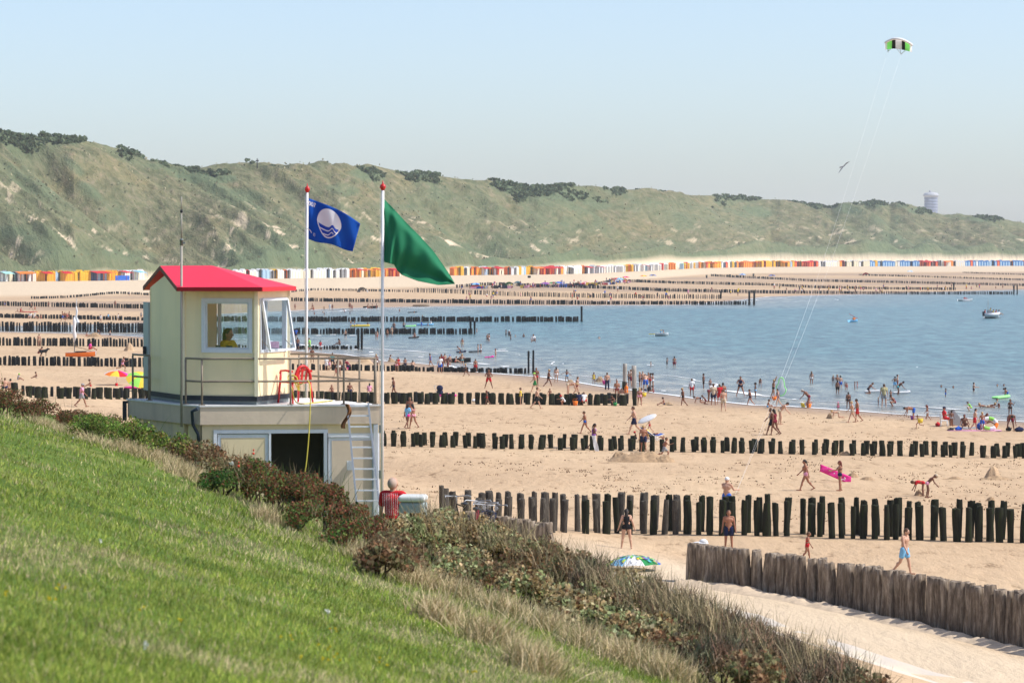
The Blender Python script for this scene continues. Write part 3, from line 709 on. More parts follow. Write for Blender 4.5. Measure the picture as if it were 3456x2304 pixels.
# windows
def window(a, b, u0, u1, za_, zb_, fr=.075, o=.02, sash=None, name="window"):
    m1 = MB(); d = b - a; Lh = d.length; f = fr / Lh
    wseg(m1, a, b, u0, u1, zb_ - fr, zb_, .09, o); wseg(m1, a, b, u0, u1, za_, za_ + fr, .09, o)
    wseg(m1, a, b, u0, u0 + f, za_ + fr, zb_ - fr, .09, o); wseg(m1, a, b, u1 - f, u1, za_ + fr, zb_ - fr, .09, o)
    fo = cobj(m1, name, whitep)
    if sash is None:
        m1 = MB(); k = .035 / Lh; e = .035; A0, A1, Z0, Z1 = u0 + f, u1 - f, za_ + fr, zb_ - fr
        wseg(m1, a, b, A0, A1, Z1 - e, Z1, .04, .0); wseg(m1, a, b, A0, A1, Z0, Z0 + e, .04, .0); wseg(m1, a, b, A0, A0 + k, Z0 + e, Z1 - e, .04, .0); wseg(m1, a, b, A1 - k, A1, Z0 + e, Z1 - e, .04, .0)
        cobj(m1, "sash", mott("pale_sash", (.62, .66, .7), .4, .05), fo)
        m1 = MB(); wseg(m1, a, b, A0 + k, A1 - k, Z0 + e, Z1 - e, .006, -.012); cobj(m1, "glass_pane", glass, fo)
    else:
        d.normalize(); n_ = Vector((d.y, -d.x, 0)); m1 = MB(); m2 = MB()
        tl = a + d * (Lh * (u0 + .03)) + n_ * .04; tr_ = a + d * (Lh * (u1 - .03)) + n_ * .04; zt_ = zb_ - .03; zb2 = za_ + .05
        q = [Vector((tl.x, tl.y, zt_)), Vector((tr_.x, tr_.y, zt_)), Vector((tr_.x, tr_.y, zb2)) + n_ * sash, Vector((tl.x, tl.y, zb2)) + n_ * sash]
        for i in range(4): m1.bar(q[i], q[(i + 1) % 4], .04, .045, n_)
        fs_ = cobj(m1, "sash", whitep, fo)
        m2.add([q[0], q[1], q[2], q[3]], [(0, 1, 2, 3)]); V_ = [v + n_ * .005 for v in q]; m2.add(V_, [(3, 2, 1, 0)]); cobj(m2, "glass_pane", glass, fo)
        # stay arms
        for u_ in (u0 + .06, u1 - .06):
            m3 = MB(); p0 = a + d * (Lh * u_); m3.bar((p0.x, p0.y, za_ + .25), Vector((p0.x, p0.y, za_ + .1)) + n_ * sash, .012, .012); cobj(m3, "stay_arm", steel, fo)
    return fo
window(c1, c2, wl1, wr1, SZ, HZ)
window(c2, c3, wl2, wr2, SZ, HZ, .06, .02, sash=.17)
window(c3, c4, .06, .92, SZ - .1, HZ + .05, .06, .01)
window(c4, c0, .73, .855, SZ - .1, HZ + .05, .04, .01)
window(c4, c0, .01, .41, SZ - .1, HZ + .05, .04, .01)
# open door leaf at the far gable corner
m1 = MB(); a_ = c0 + Vector((-.02, .02, 0)); b_ = a_ + Vector((-.16, .5, 0)); m1.bar((a_.x, a_.y, (PZ + zz(1020, 66.8)) / 2), (b_.x, b_.y, (PZ + zz(1020, 66.8)) / 2), .045, zz(1020, 66.8) - PZ)
dl = cobj(m1, "door_leaf", mott("pale_grey_door", (.42, .47, .5), .5, .05))
m1 = MB(); p = (a_ + b_) / 2 + Vector((-.05, -.05, 0)); m1.box((p.x, p.y, TZ + 1.0), (.05, .1, .16)); cobj(m1, "handle", rubber, dl)
# desk with a pink folder, radio
m1 = MB(); mdx = (c2 + c3) / 2 + Vector((-.35, .12, 0)); m1.box((mdx.x, mdx.y, SZ - .03), (.45, 1.1, .03), Matrix.Rotation(R(-22), 3, 'Z')); m1.box((mdx.x, mdx.y, (SZ + PZ) / 2), (.05, .7, SZ - PZ - .05), Matrix.Rotation(R(-22), 3, 'Z')); cobj(m1, "desk", mott("pale_desk", (.5, .5, .48), .5))
q = P3(925, 1163, 65.2); m1 = MB(); m1.box(q, (.2, .04, .13)); prop(link("folder", m1.mesh("folder", cloth("palepink"))), "pink folder standing on the desk behind the open window", "folder")

# ---------------- antenna mast, flag poles and flags
m1 = MB(); q = lambda py: P3(612.5, py, 64.25)
an = empty("antenna_mast", (q(1430).x, q(1430).y, q(1440).z), 0, "thin grey antenna mast with a black joint in front of the cabin corner", "antenna")
m1.tube([q(1440), q(830)], .024, 8); bobj(m1, "mast", mott("grey_mast", (.33, .31, .27), .5, .15, 4), an, an)
m1 = MB(); m1.tube([q(828), q(812), q(811.9), q(806)], [.03, .03, .045, .03], 8); m1.box(q(820) + Vector((.05, 0, 0)), (.05, .03, .03)); bobj(m1, "clamp", galv, an, an)
m1 = MB(); m1.tube([q(806), q(718)], .015, 8); m1.tube([q(708), q(664)], .012, 8); bobj(m1, "rod", bpy.data.materials["grey_mast"], an, an)
m1 = MB(); m1.tube([q(718), q(716), q(708), q(707)], [.02, .028, .024, .015], 8); bobj(m1, "joint", rubber, an, an)
def flagpole(px, ptop, pbot, d, r, lab, px2=None):
    px2 = px2 or px; t = P3(px, ptop, d); b = P3(px2, pbot, d); e = empty("flagpole", b, 0, lab, "flagpole", "white flagpoles with red knobs")
    m1 = MB(); m1.tube([b, b + (t - b) * .5, t], [r, r * .93, r * .85], 12); bobj(m1, "pole", wpole, e, e)
    m1 = MB(); u = Vector((0, 0, 1)); m1.tube([t, t + u * .02, t + u * .05, t + u * .085, t + u * .115, t + u * .13, t + u * .15, t + u * .2], [r * .9, r * 1.1, r * 1.75, r * 1.85, r * 1.4, r * .6, r * .45, .003], 14)
    kn = mott("glossy_red_knob", (.5, .012, .01), .2, .05, 3, 0, .6); bobj(m1, "finial", kn, e, e)
    m1 = MB(); m1.tube([t + Vector((-r * 1.5, -.01, -.05)), b + Vector((-r * 1.4, -.01, .6))], .004, 5); bobj(m1, "halyard", nmat("halyard_rope", (.6, .6, .58), .8), e, e); return e
flagpole(1037, 650, 1480, 68.6, .031, "white flagpole flying the blue flag, behind the terrace railing", 1032)
flagpole(1292, 643, 1720, 64.12, .034, "white flagpole flying the green flag, fixed to the right corner of the building", 1289)
for y_ in (1447, 1600): m1 = MB(); m1.box(P3(1287, y_, 64.25), (.1, .1, .16)); bobj(m1, "pole_clamp", galv)

def clothsurf(fn_, nu, nv_, name, mat, parent=None, thick=.004):
    V_ = []; F_ = []
    for j in range(nv_ + 1):
        for i in range(nu + 1): V_.append(fn_(i / nu, j / nv_))
    for j in range(nv_):
        for i in range(nu): a = j * (nu + 1) + i; F_.append((a, a + 1, a + nu + 2, a + nu + 1))
    m1 = MB(); m1.add(V_, F_, True); me = m1.mesh(name, mat); o = link(name, me, parent)
    md = o.modifiers.new("solid", 'SOLIDIFY'); md.thickness = thick; md.offset = 0; return o
def fabric(name, col, trans=.35):
    m = mott(name, col, .7, .06, 6, 0, .15); out = m.node_tree.nodes["Material Output"]; tr = N(m, "ShaderNodeBsdfTranslucent"); tr.inputs[0].default_value = (*col, 1)
    mx = N(m, "ShaderNodeMixShader"); mx.inputs[0].default_value = trans; L(m, bsdf(m).outputs[0], mx.inputs[1]); L(m, tr.outputs[0], mx.inputs[2]); L(m, mx.outputs[0], out.inputs[0]); return m
def flag_blue(u, v, off=0.0):
    tl, tr_, br_, bl = (1042, 669), (1216, 755), (1190, 847), (1041, 806)
    top = (tl[0] + (tr_[0] - tl[0]) * u, tl[1] + (tr_[1] - tl[1]) * u - 14 * math.sin(math.pi * u) * (.4 + .6 * u)); bot = (bl[0] + (br_[0] - bl[0]) * u, bl[1] + (br_[1] - bl[1]) * u + 3 * math.sin(u * 9))
    px = top[0] + (bot[0] - top[0]) * v; py = top[1] + (bot[1] - top[1]) * v
    dep = .10 * math.sin(u * 7.5 + v * 1.6) * (.2 + u) + .03 * math.sin(u * 15 - v * 5) - .25 * u
    return P3(px, py, 68.5 + dep + off)
fb_ = fabric("blue_flag_cloth", (.010, .105, .52))
fl = clothsurf(flag_blue, 40, 22, "flag", fb_); prop(fl, "blue award flag with a white shield and wave emblem on the left pole", "flag", "flags on the two poles")
white = nmat("white_print", (.8, .8, .8), .7); bluem = nmat("blue_print", (.015, .06, .42), .7)
def onflag(poly, off, name, mat):
    """subdivided print lying on the flag cloth; poly given in flag coordinates"""
    m1 = MB(); n = len(poly); c = (sum(p[0] for p in poly) / n, sum(p[1] for p in poly) / n); K = 6; V_ = [flag_blue(*c, off)]; F_ = []
    for k in range(1, K + 1):
        for p in poly: V_.append(flag_blue(c[0] + (p[0] - c[0]) * k / K, c[1] + (p[1] - c[1]) * k / K, off))
    for i in range(n): F_.append((0, 1 + i, 1 + (i + 1) % n))
    for k in range(K - 1):
        for i in range(n): a = 1 + k * n; F_.append((a + i, a + n + i, a + n + (i + 1) % n, a + (i + 1) % n))
    m1.add(V_, F_, True); return m1.obj(name, mat, fl)
def shield(t, s=1.0):
    a = 2 * math.pi * t; x = math.cos(a); y = math.sin(a); r = 1 - .12 * max(0, y) * abs(x)
    return (.425 + .25 * s * x * r * (1 - .16 * max(0, y)), .46 + .40 * s * y * (1.0 if y > 0 else .95))
sh_ = [shield(i / 48) for i in range(48)]
onflag(sh_, -.012, "emblem", white)
inner = [shield(i / 48, .92) for i in range(48)]
def clip_low(yf):
    out = [p for p in inner if p[1] > yf(p[0])]; xs = [p[0] for p in out]; x0, x1 = min(xs), max(xs)
    out.sort(key=lambda p: math.atan2(p[1] - .55, p[0] - .425)); up = [(x1 + (x0 - x1) * k / 14, yf(x1 + (x0 - x1) * k / 14)) for k in range(15)]
    low = sorted([p for p in inner if p[1] > yf(p[0])], key=lambda p: p[0]); return low + up
def wave(y0): return lambda x: y0 + (.0 if x > .5 else 0) + .05 * math.sin((x - .22) / .41 * math.pi) - .10 * math.exp(-((x - .50) / .045) ** 2) + .07 * (x - .42)
onflag(clip_low(wave(.52)), -.018, "emblem_sea", bluem)
for y0 in (.62, .73):
    wf = wave(y0); xs = [.24 + .37 * k / 20 for k in range(21)]; xs = [x for x in xs if any(abs(p[0] - x) < .02 and p[1] > wf(x) + .02 for p in inner)]
    if len(xs) > 3:
        m1 = MB(); V_ = []
        for x in xs: V_ += [flag_blue(x, wf(x) - .012, -.024), flag_blue(x, wf(x) + .014, -.024)]
        m1.add(V_, [(2 * i, 2 * i + 1, 2 * i + 3, 2 * i + 2) for i in range(len(xs) - 1)]); m1.obj("wave_line", white, fl)
tc_ = bpy.data.curves.new("t", 'FONT'); tc_.body = "2007"; tc_.size = .17; to = bpy.data.objects.new("t", tc_); COL.objects.link(to)
bpy.context.view_layer.update(); tm = bpy.data.meshes.new_from_object(to.evaluated_get(bpy.context.evaluated_depsgraph_get())); bpy.data.objects.remove(to)
for v_ in tm.vertices: x, y = v_.co.x, v_.co.y; v_.co = flag_blue(-.05 + x * .62 * .9, .17 - y * .9, -.012)
tm.name = "year_text"; tm.materials.append(white); link("year_text", tm, fl)
m1 = MB(); pts = [flag_blue(.0 + .07 * math.cos(a), .85 + .09 * math.sin(a), -.012) for a in [math.pi * (1.05 + .85 * k / 12) for k in range(13)]]; m1.tube(pts, .008, 5); pts = [flag_blue(.125 + .018 * math.cos(a), .84 + .035 * math.sin(a), -.012) for a in [math.pi * 2 * k / 12 for k in range(12)]]; m1.tube(pts, .004, 5, True); m1.obj("small_mark", white, fl)
gtop = [(1296, 671), (1330, 706), (1372, 752), (1420, 800), (1462, 846), (1500, 900), (1520, 930), (1535, 957)]
gbot = [(1296, 884), (1312, 888), (1330, 893), (1340, 912), (1356, 928), (1410, 948), (1480, 962), (1535, 958)]
def poly_at(pl, u):
    k = u * (len(pl) - 1); i = min(int(k), len(pl) - 2); f = k - i; return (pl[i][0] + (pl[i + 1][0] - pl[i][0]) * f, pl[i][1] + (pl[i + 1][1] - pl[i][1]) * f)
def flag_green(u, v):
    a, b = poly_at(gtop, u), poly_at(gbot, u); px = a[0] + (b[0] - a[0]) * v; py = a[1] + (b[1] - a[1]) * v
    if v < .12: pass
    dep = .14 * math.exp(-((v - 0) / .10) ** 2) + .13 * math.sin(u * 9 + v * 3.0) * (.15 + .5 * v) * (1 - .6 * u) + .10 * math.exp(-((u - .17) / .035) ** 2) * -v + .02 * math.sin(u * 31 - v * 7) - .15 * u + .12 * math.sin(v * 7 + u * 5) * u * v
    return P3(px, py, 64.1 + dep)
fg = clothsurf(flag_green, 90, 60, "flag", fabric("green_flag_cloth", (.028, .23, .115), .3)); prop(fg, "plain dark green flag drooping from the right pole", "flag", "flags on the two poles")

# ---------------- ladder, chair, hose
lt, lb = P3(1172, 1368, 63.88), P3(1204, 1700, 63.05); rt, rb_ = P3(1243, 1360, 63.9), P3(1281, 1712, 63.05)
ld_ = empty("ladder", lb, 0, "aluminium ladder leaning against the building wall", "ladder")
for a_, b_ in ((lt, lb), (rt, rb_)): m1 = MB(); m1.bar(a_, b_, .034, .07, Vector((0, 1, 0))); bobj(m1, "ladder_rail", alu, ld_, ld_)
for py in (1366, 1400, 1438, 1474, 1510, 1548, 1585, 1621, 1659, 1695):
    k = (py - 1364) / 342; m1 = MB(); a_ = lt + (lb - lt) * k; b_ = rt + (rb_ - rt) * k; b_.z = a_.z; m1.bar(a_, b_, .045, .028); bobj(m1, "rung", whitep, ld_, ld_)
tw = MB()
def tfn(u, v): return P3(1163 + 12 * math.sin(v * 5) + u * 14 - 10 * v * (1 - v), 1363 + v * 82, 63.75 + .04 * math.sin(u * 6 + v * 9))
tw_ = clothsurf(tfn, 6, 16, "rag", cloth("brown")); prop(tw_, "reddish brown cord and rag hanging over the roof edge beside the ladder", "rag")
# red plastic chair, seen from behind
chp = Vector((*xy(997, 65.05), TZ)); ch = empty("plastic_chair", chp, R(40), "red plastic garden chair on the terrace with a yellow hose over it", "chair")
redp = mott("red_plastic", (.62, .012, .015), .35, .05, 3, 0, .5)
def chobj(m1, nm): o = m1.obj(nm, redp, ch); return o
m1 = MB(); m1.box((0, 0, .42), (.42, .42, .03)); chobj(m1, "seat")
bk = [(.19 * math.cos(a), -.2 - .05, .47 + .28 * math.sin(a) + 0) for a in [math.pi * k / 14 for k in range(15)]]
m1 = MB(); m1.tube(bk, .03, 8)
for x_ in (-.1, 0, .1): m1.bar((x_, -.2, .43), (x_ * 1.1, -.25, 0.73 - abs(x_) * .5), .05, .012, Vector((0, 1, 0)))
chobj(m1, "backrest")
for s_ in (-1, 1):
    m1 = MB(); m1.tube([(s_ * .24, -.22, .64), (s_ * .25, .0, .66), (s_ * .25, .16, .65), (s_ * .24, .2, .6)], .022, 8); chobj(m1, "armrest")
    for s2 in (-1, 1): m1 = MB(); m1.tube([(s_ * .22, s2 * .19, .43 if s2 < 0 else .62), (s_ * .25, s2 * .25, 0)], [.026, .02], 8); chobj(m1, "leg")
yel = mott("yellow_hose_rubber", (.62, .52, .07), .5, .1, 5, 0, .4)
D = 64.9
pts = [(1000, 1366, 64.6), (1120, 1352, 65.2), (1080, 1356, 65), (1020, 1362, 64.5), (996, 1352, 64.5), (985, 1310, 64.6), (972, 1275, 64.7), (980, 1266, 64.7), (1000, 1272, 64.7), (1008, 1300, 64.7), (1009, 1318, 64.7), (1000, 1300, 64.65), (990, 1278, 64.6), (978, 1281, 64.6), (995, 1290, 64.55), (1015, 1296, 64.5), (1030, 1285, 64.4), (1042, 1288, 64.2), (1047, 1310, 64.0), (1047, 1368, 63.93), (1044, 1440, 63.9), (1040, 1500, 63.85), (1034, 1560, 63.8), (1027, 1605, 63.8)]
P_ = [P3(*p) for p in pts]; sm_ = []
for i in range(len(P_) - 1):
    a0, a1, a2, a3 = P_[max(i - 1, 0)], P_[i], P_[i + 1], P_[min(i + 2, len(P_) - 1)]
    for k in range(5): t = k / 5; sm_.append(.5 * ((2 * a1) + (a2 - a0) * t + (2 * a0 - 5 * a1 + 4 * a2 - a3) * t * t + (3 * a1 - a0 - 3 * a2 + a3) * t ** 3))
m1 = MB(); m1.tube(sm_, .012, 6); prop(m1.obj("hose", yel), "yellow hose draped over the red chair and hanging down the doorway", "hose")
# ================================================================== VEGETATION ON THE DIKE
class Leafs:
    def __init__(s): s.V = []; s.C = []
    def blades(s, P, up, length, width, col, bend=.25):
        """tapering blades: two narrow quads standing along 'up'"""
        n = len(P); up = up / np.linalg.norm(up, axis=1)[:, None]
        side = np.cross(up, rng.normal(size=(n, 3))); side /= np.linalg.norm(side, axis=1)[:, None]
        bd = np.cross(side, up) * (length * bend)[:, None]; w_ = side * (width / 2)[:, None]
        Mp = P + up * (length * .55)[:, None] + bd * .35; T_ = P + up * length[:, None] * .97 + bd
        s.V.append(np.stack([P - w_, P + w_, Mp + w_ * .8, Mp - w_ * .8, Mp - w_ * .8, Mp + w_ * .8, T_ + w_ * .12, T_ - w_ * .12], 1).reshape(-1, 3))
        s.C.append(np.repeat(col, 8, 0))
    def quads(s, P, size, col, aspect=1.0, up=0.0):
        Vq, _, Cq = quads_at(P, size, col, up, aspect); s.V.append(Vq); s.C.append(Cq)
    def mesh(s, name, mat):
        V = np.vstack(s.V); return npmesh(name, V, np.arange(len(V)).reshape(-1, 4), mat, False, np.vstack(s.C))
def pick(n, pal, w, jit=.25):
    pal = np.array(pal); i = rng.choice(len(pal), n, p=np.array(w) / sum(w)); return pal[i] * rng.uniform(1 - jit, 1 + jit, (n, 1))
# lawn -----------------------------------------------------------------
EDGE = [(-900, 1260), (0, 1392), (150, 1425), (300, 1490), (430, 1530), (560, 1580), (680, 1650), (800, 1725), (1000, 1780), (1150, 1840), (1300, 1930), (1400, 1950), (1500, 1955), (1700, 2010), (1900, 2090), (2050, 2150), (2300, 2270), (2450, 2320), (3000, 2500), (4200, 2900)]
def edge(px): return np.interp(px, [p[0] for p in EDGE], [p[1] for p in EDGE])
def bank_many(px, py):
    t, mz = ray(px, py); d = EYE / np.maximum(-mz - GX * t - GY, .004)
    return t * d, d, ground(t * d, d)
n = 330000
px = rng.uniform(-700, 3300, n); lo = edge(px) - 45; py = lo + (2800 - lo) * rng.random(n) ** 1.25
x, y, z = bank_many(px, py); ok = (y < 130) & (y > 9) & (sval(x, y) < 14.5) & (y < 110); x, y, z, px, py = x[ok], y[ok], z[ok], px[ok], py[ok]; n = len(x)
patch_ = fbm(x * .55, y * .28, 201, 4); p2 = fbm(x * 2.2, y * 1.1, 205, 3)
dryk = sm(patch_ + .12 * (p2 - .5), .49, .63) * .75
nearedge = 1 - sm(py - edge(px), 20, 150); dryk = np.clip(dryk + .55 * nearedge * sm(p2, .35, .6), 0, 1)
br_ = sm(px, 1500, 2300) * .5 * sm(p2, .3, .6); dryk = np.clip(dryk + br_, 0, 1)
g = np.array([.17, .28, .03]); yl = np.array([.40, .42, .09]); dr = np.array([.60, .50, .28])
r1 = rng.random((n, 1)); c = g * (1 - r1) + yl * r1; c = np.where(rng.random((n, 1)) < dryk[:, None] * .8 + .08, dr * rng.uniform(.6, 1.15, (n, 1)), c) * rng.uniform(.6, 1.3, (n, 1)) * (.55 + .95 * p2[:, None])
lf = Leafs(); up = np.stack([rng.normal(.12, .45, n), rng.normal(0, .45, n), np.ones(n)], 1)
ln = rng.uniform(.03, .075, n) * (.75 + y / 90) * (1 + .8 * nearedge * rng.random(n)); wd = np.clip(.0028 * (y / 14), .004, .02) * rng.uniform(.7, 1.5, n)
lf.blades(np.stack([x, y, z - .01], 1), up, ln, wd, c)
prop(link("grass", lf.mesh("grass", M_['twig'])), "short green grass with dry patches covering the dike slope", "grass", kind="stuff")
# yellow and white flowers: small heads
def heads(name, lab, spots, col, r):
    lf = Leafs()
    for (a, b, k, sp) in spots:
        qx = rng.normal(a, sp, k); qy = rng.normal(b, sp * .35, k); X_, Y_, Z_ = bank_many(qx, qy)
        for i in range(k):
            if not 9 < Y_[i] < 120: continue
            P = np.array([X_[i], Y_[i], Z_[i] + .07]) + rng.normal(size=(9, 3)) * r * .35; lf.quads(P, np.full(9, r), np.tile(col, (9, 1)) * rng.uniform(.8, 1.1, (9, 1)), 1.2)
    prop(link(name, lf.mesh(name, M_['leaf'])), lab, "flowers", kind="stuff")
heads("yellow_flowers", "tiny yellow flowers scattered through the grass", [(280, 1585, 4, 25), (190, 1540 + 490, 3, 20), (550, 1700, 3, 30), (700, 1820, 2, 10), (180, 2070, 3, 12), (470, 2100, 2, 12), (600, 2140, 2, 10), (980, 2190, 4, 25), (1090, 2255, 9, 60), (1120, 2160, 3, 40), (1270, 2270, 3, 25), (1590, 2300, 4, 15), (840, 1712, 4, 15), (25, 2045, 2, 8), (1520, 2090, 2, 20)], (.62, .5, .03), .011)
heads("white_flowers", "few white flower heads in the grass", [(250, 1532, 1, 2), (1102, 2096, 3, 8), (343, 1850, 1, 3), (482, 2225, 1, 3)], (.75, .76, .7), .018)
# straw tussocks --------------------------------------------------------
lf = Leafs()
def tussock(pxc, pyc, wpx, k, pal, l0=.28, sp=.5, wdt=.009):
    t_, m_ = ray(pxc, max(pyc, edge(pxc) + 4)); d_ = min(EYE / max(float(-m_ - GX * t_ - GY), .006), 62 if pxc > 400 else 90); q = Vector((float(t_) * d_, d_, 0)); r = wpx / FPX * q.y / 2
    P = np.stack([q.x + rng.normal(0, r * .5, k), q.y + rng.normal(0, r * sp * 1.6, k)], 1); Z_ = ground(P[:, 0], P[:, 1])
    lf.blades(np.column_stack([P, Z_]), np.stack([rng.normal(.15, .4, k), rng.normal(0, .35, k), np.ones(k)], 1), rng.uniform(l0 * .5, l0 * 1.5, k), np.full(k, wdt) * rng.uniform(.6, 1.3, k), pick(k, pal, [3, 2, 1]), .5)
straw = [(.62, .50, .31), (.48, .38, .21), (.27, .28, .11)]
for (a, b, w_) in [(500, 1585, 210), (560, 1615, 190), (620, 1650, 150), (440, 1545, 150), (350, 1500, 160), (250, 1460, 150), (150, 1425, 120), (1240, 1870, 160), (1320, 1950, 160), (1150, 1830, 120), (900, 1765, 110), (1420, 1990, 140), (1560, 2030, 160), (1700, 2080, 160), (1850, 2140, 180), (1980, 2200, 180), (2120, 2250, 180), (1480, 2100, 150), (1650, 2180, 180), (2250, 2295, 160), (1800, 2270, 200)]:
    tussock(a, b, w_, 950 if w_ > 140 else 700, straw, .22)
prop(link("dry_grass", lf.mesh("dry_grass", M_['twig'])), "tussocks of straw coloured dry grass along the bushes", "grass", kind="stuff")
# bushes ------------------------------------------------------------------
PALS = dict(
    rose=([(.12, .18, .045), (.20, .075, .04), (.16, .10, .05), (.16, .20, .05), (.03, .05, .015)], [4, 4.5, 2.5, 1.2, 2]),
    redrose=([(.11, .15, .04), (.22, .08, .045), (.17, .10, .055), (.14, .16, .04), (.03, .04, .015)], [2.2, 6, 3, 1, 2]),
    green=([(.16, .24, .04), (.28, .34, .08), (.06, .1, .02), (.3, .26, .12), (.14, .06, .03)], [4, 3, 3, .8, .6]),
    darkgreen=([(.05, .11, .02), (.08, .15, .03), (.03, .05, .015), (.13, .04, .02), (.2, .24, .06)], [5, 3, 3, 1.2, .8]),
    buck=([(.48, .42, .23), (.34, .30, .14), (.60, .53, .33), (.14, .075, .035), (.06, .06, .03)], [4, 4, 1.6, 2, 2.4]),
    brown=([(.24, .15, .08), (.34, .25, .14), (.11, .06, .035), (.16, .16, .07), (.32, .26, .15)], [4, 3, 3, 1.5, 1.2]),
    twig=([(.24, .17, .12), (.34, .26, .18), (.06, .045, .035), (.2, .17, .12), (.10, .085, .04)], [4, 3, 3, 1, 1]))
bush_no = [0]
def bush(px, pyb, pyt, wpx, kind, lab, grp, dens=1.0, leaf=.045):
    ed = float(edge(px)); py0 = max(pyb, ed); t_, m_ = ray(px, py0); d_ = EYE / max(float(-m_ - GX * t_ - GY), .006)
    if pyb < ed: d_ *= 1 + (ed - pyb) / 420
    if px < 1300: d_ = min(d_, 62.6 if px > 640 else (63.0 if px > 400 else 92))
    q = Vector((float(t_) * d_, d_, grd(float(t_) * d_, d_))); h = float(CZ + ray(px, pyt)[1] * d_ - q.z)
    h = max(h, .25)
    r_scale = 1.0; r = wpx / FPX * q.y / 2
    e = empty("bush", q, 0, lab, "bush", grp); pal, wt = PALS[kind]
    n = int(5200 * dens * max(.5, min(2.2, r * h * 1.6)))
    lobes = [(rng.normal(0, r * .45), rng.normal(0, .38), rng.uniform(.45, .80) * h, rng.uniform(.35, .6)) for _ in range(9)] + [(0, 0, h * .72, .5)]
    P = []; sh = []
    per = n // len(lobes)
    for (lx, ly, lz, lr) in lobes:
        u = rng.normal(size=(per, 3)); u /= np.linalg.norm(u, axis=1)[:, None]; rad = rng.random(per) ** .35
        R_ = np.array([r * lr, .55 * lr * 1.6, (h - lz) if lz + .3 * h > h else h * .32]) * rng.uniform(.85, 1.12)
        bumpy = 1 + .35 * (fbm(u[:, 0] * 3 + lx, u[:, 2] * 3 + ly, bush_no[0]) - .5)
        P.append(np.array([lx, ly, lz]) + u * R_ * (rad * bumpy)[:, None])
    P = np.vstack(P); P[:, 2] = np.clip(P[:, 2], .02, None); bush_no[0] += 1
    clump = fbm(P[:, 0] * 4, P[:, 2] * 4 + P[:, 1], 300 + bush_no[0], 3)
    col = pick(len(P), pal, wt, .3)
    ci = (clump * 9).astype(int) % 3; tint = np.array([[1.0, 1.0, 1.0], [1.15, .95, .9], [.85, 1.1, .95]])[ci]; col = col * tint
    lf = Leafs()
    if kind == 'twig':
        m_ = rng.random(len(P)) < .6; Q = P[m_]; k = len(Q)
        lf.blades(Q, np.stack([rng.normal(.1, .45, k), rng.normal(0, .45, k), np.ones(k)], 1), rng.uniform(.06, .19, k), rng.uniform(.006, .013, k), col[m_], .2)
        Q = P[~m_]; lf.quads(Q, rng.uniform(.02, .045, len(Q)), col[~m_], .8)
    else:
        lf.quads(P, rng.uniform(leaf * .6, leaf * 1.35, len(P)), col, .95)
    # shoots sticking out
    k = int(60 * dens); sx_ = rng.normal(0, r * .7, k); Q = np.stack([sx_, rng.normal(0, .35, k), np.full(k, h * .6)], 1)
    lf.blades(Q, np.stack([rng.normal(.1, .35, k), rng.normal(0, .3, k), np.ones(k)], 1), rng.uniform(.2, .62, k) * min(1, h), np.full(k, .009), pick(k, [pal[0], (.3, .24, .14)], [1, 1]), .3)
    link("foliage", lf.mesh("foliage", M_['leaf' if kind != 'twig' else 'twig']), e)
    mb_ = MB()
    for _ in range(7):
        a = (random.uniform(-.3, .3) * r, random.uniform(-.2, .2), -.02); b = (a[0] + random.uniform(-.6, .6) * r, random.uniform(-.4, .4), h * random.uniform(.5, .85))
        c_ = ((a[0] + b[0]) / 2 + random.uniform(-.1, .1), (a[1] + b[1]) / 2, b[2] * .5); mb_.tube([a, c_, b], [.018, .012, .005], 5)
    mb_.obj("stem", stemm, e); return e
stemm = mott("woody_stem", (.07, .045, .03), .9, .25, 20)
G1, G2, G3, G4 = "low red brown rose bushes left of the building", "rose bushes in front of the building", "grey green sea buckthorn on the dike foot", "dark twiggy bushes along the path"
# left run
for (a, b, t, w_, k, lab) in [
    (-420, 1330, 1200, 260, 'redrose', "reddish rose bush just left of the picture edge"), (-180, 1360, 1255, 260, 'redrose', "reddish rose bush at the far left edge of the picture"),
    (20, 1395, 1308, 150, 'redrose', "leftmost red brown bush at the top of the grass slope"), (130, 1425, 1340, 160, 'redrose', "red brown bush below the walking man with the grey cap"),
    (230, 1460, 1382, 150, 'redrose', "low red brown bush just left of the green bushes"), (330, 1500, 1395, 170, 'green', "leafy green bush under the left bracket of the building"),
    (320, 1470, 1392, 120, 'redrose', "reddish bush tucked behind the leafy green bush"), (440, 1520, 1412, 170, 'green', "yellow green bush below the left corner of the terrace"),
    (545, 1555, 1450, 150, 'green', "yellow green bush left of the antenna foot"), (640, 1590, 1478, 140, 'brown', "brown seeding bush under the drain pipe"),
    (720, 1620, 1500, 130, 'brown', "brown dry bush at the left door panel"), (800, 1660, 1530, 140, 'brown', "grey brown bush before the cream door panel")]:
    bush(a, b, t, w_, k, lab, G1, .8)
for (a, b, t, w_, k, lab) in [
    (745, 1690, 1590, 150, 'darkgreen', "dark green low end of the rose hedge, nearest the grass"), (860, 1700, 1545, 150, 'rose', "rose bush with a tall red tip in front of the left door panel"),
    (935, 1735, 1575, 150, 'rose', "rose bush below the dark doorway"), (1020, 1755, 1585, 160, 'redrose', "red brown rose bush below the hanging hose"),
    (1010, 1795, 1690, 160, 'rose', "lower front rose bush under the doorway bushes"), (1110, 1790, 1625, 150, 'redrose', "red brown rose bush left of the ladder foot"),
    (1190, 1815, 1690, 150, 'redrose', "red brown rose bush at the ladder foot"), (1160, 1850, 1750, 150, 'rose', "lower green and red bush below the ladder"),
    (1265, 1840, 1738, 130, 'redrose', "red brown bush at the building corner beside the man in the red shirt"), (1290, 1900, 1790, 150, 'brown', "brown bush in front of the red brown corner bush")]:
    bush(a, b, t, w_, k, lab, G2, 1.0)
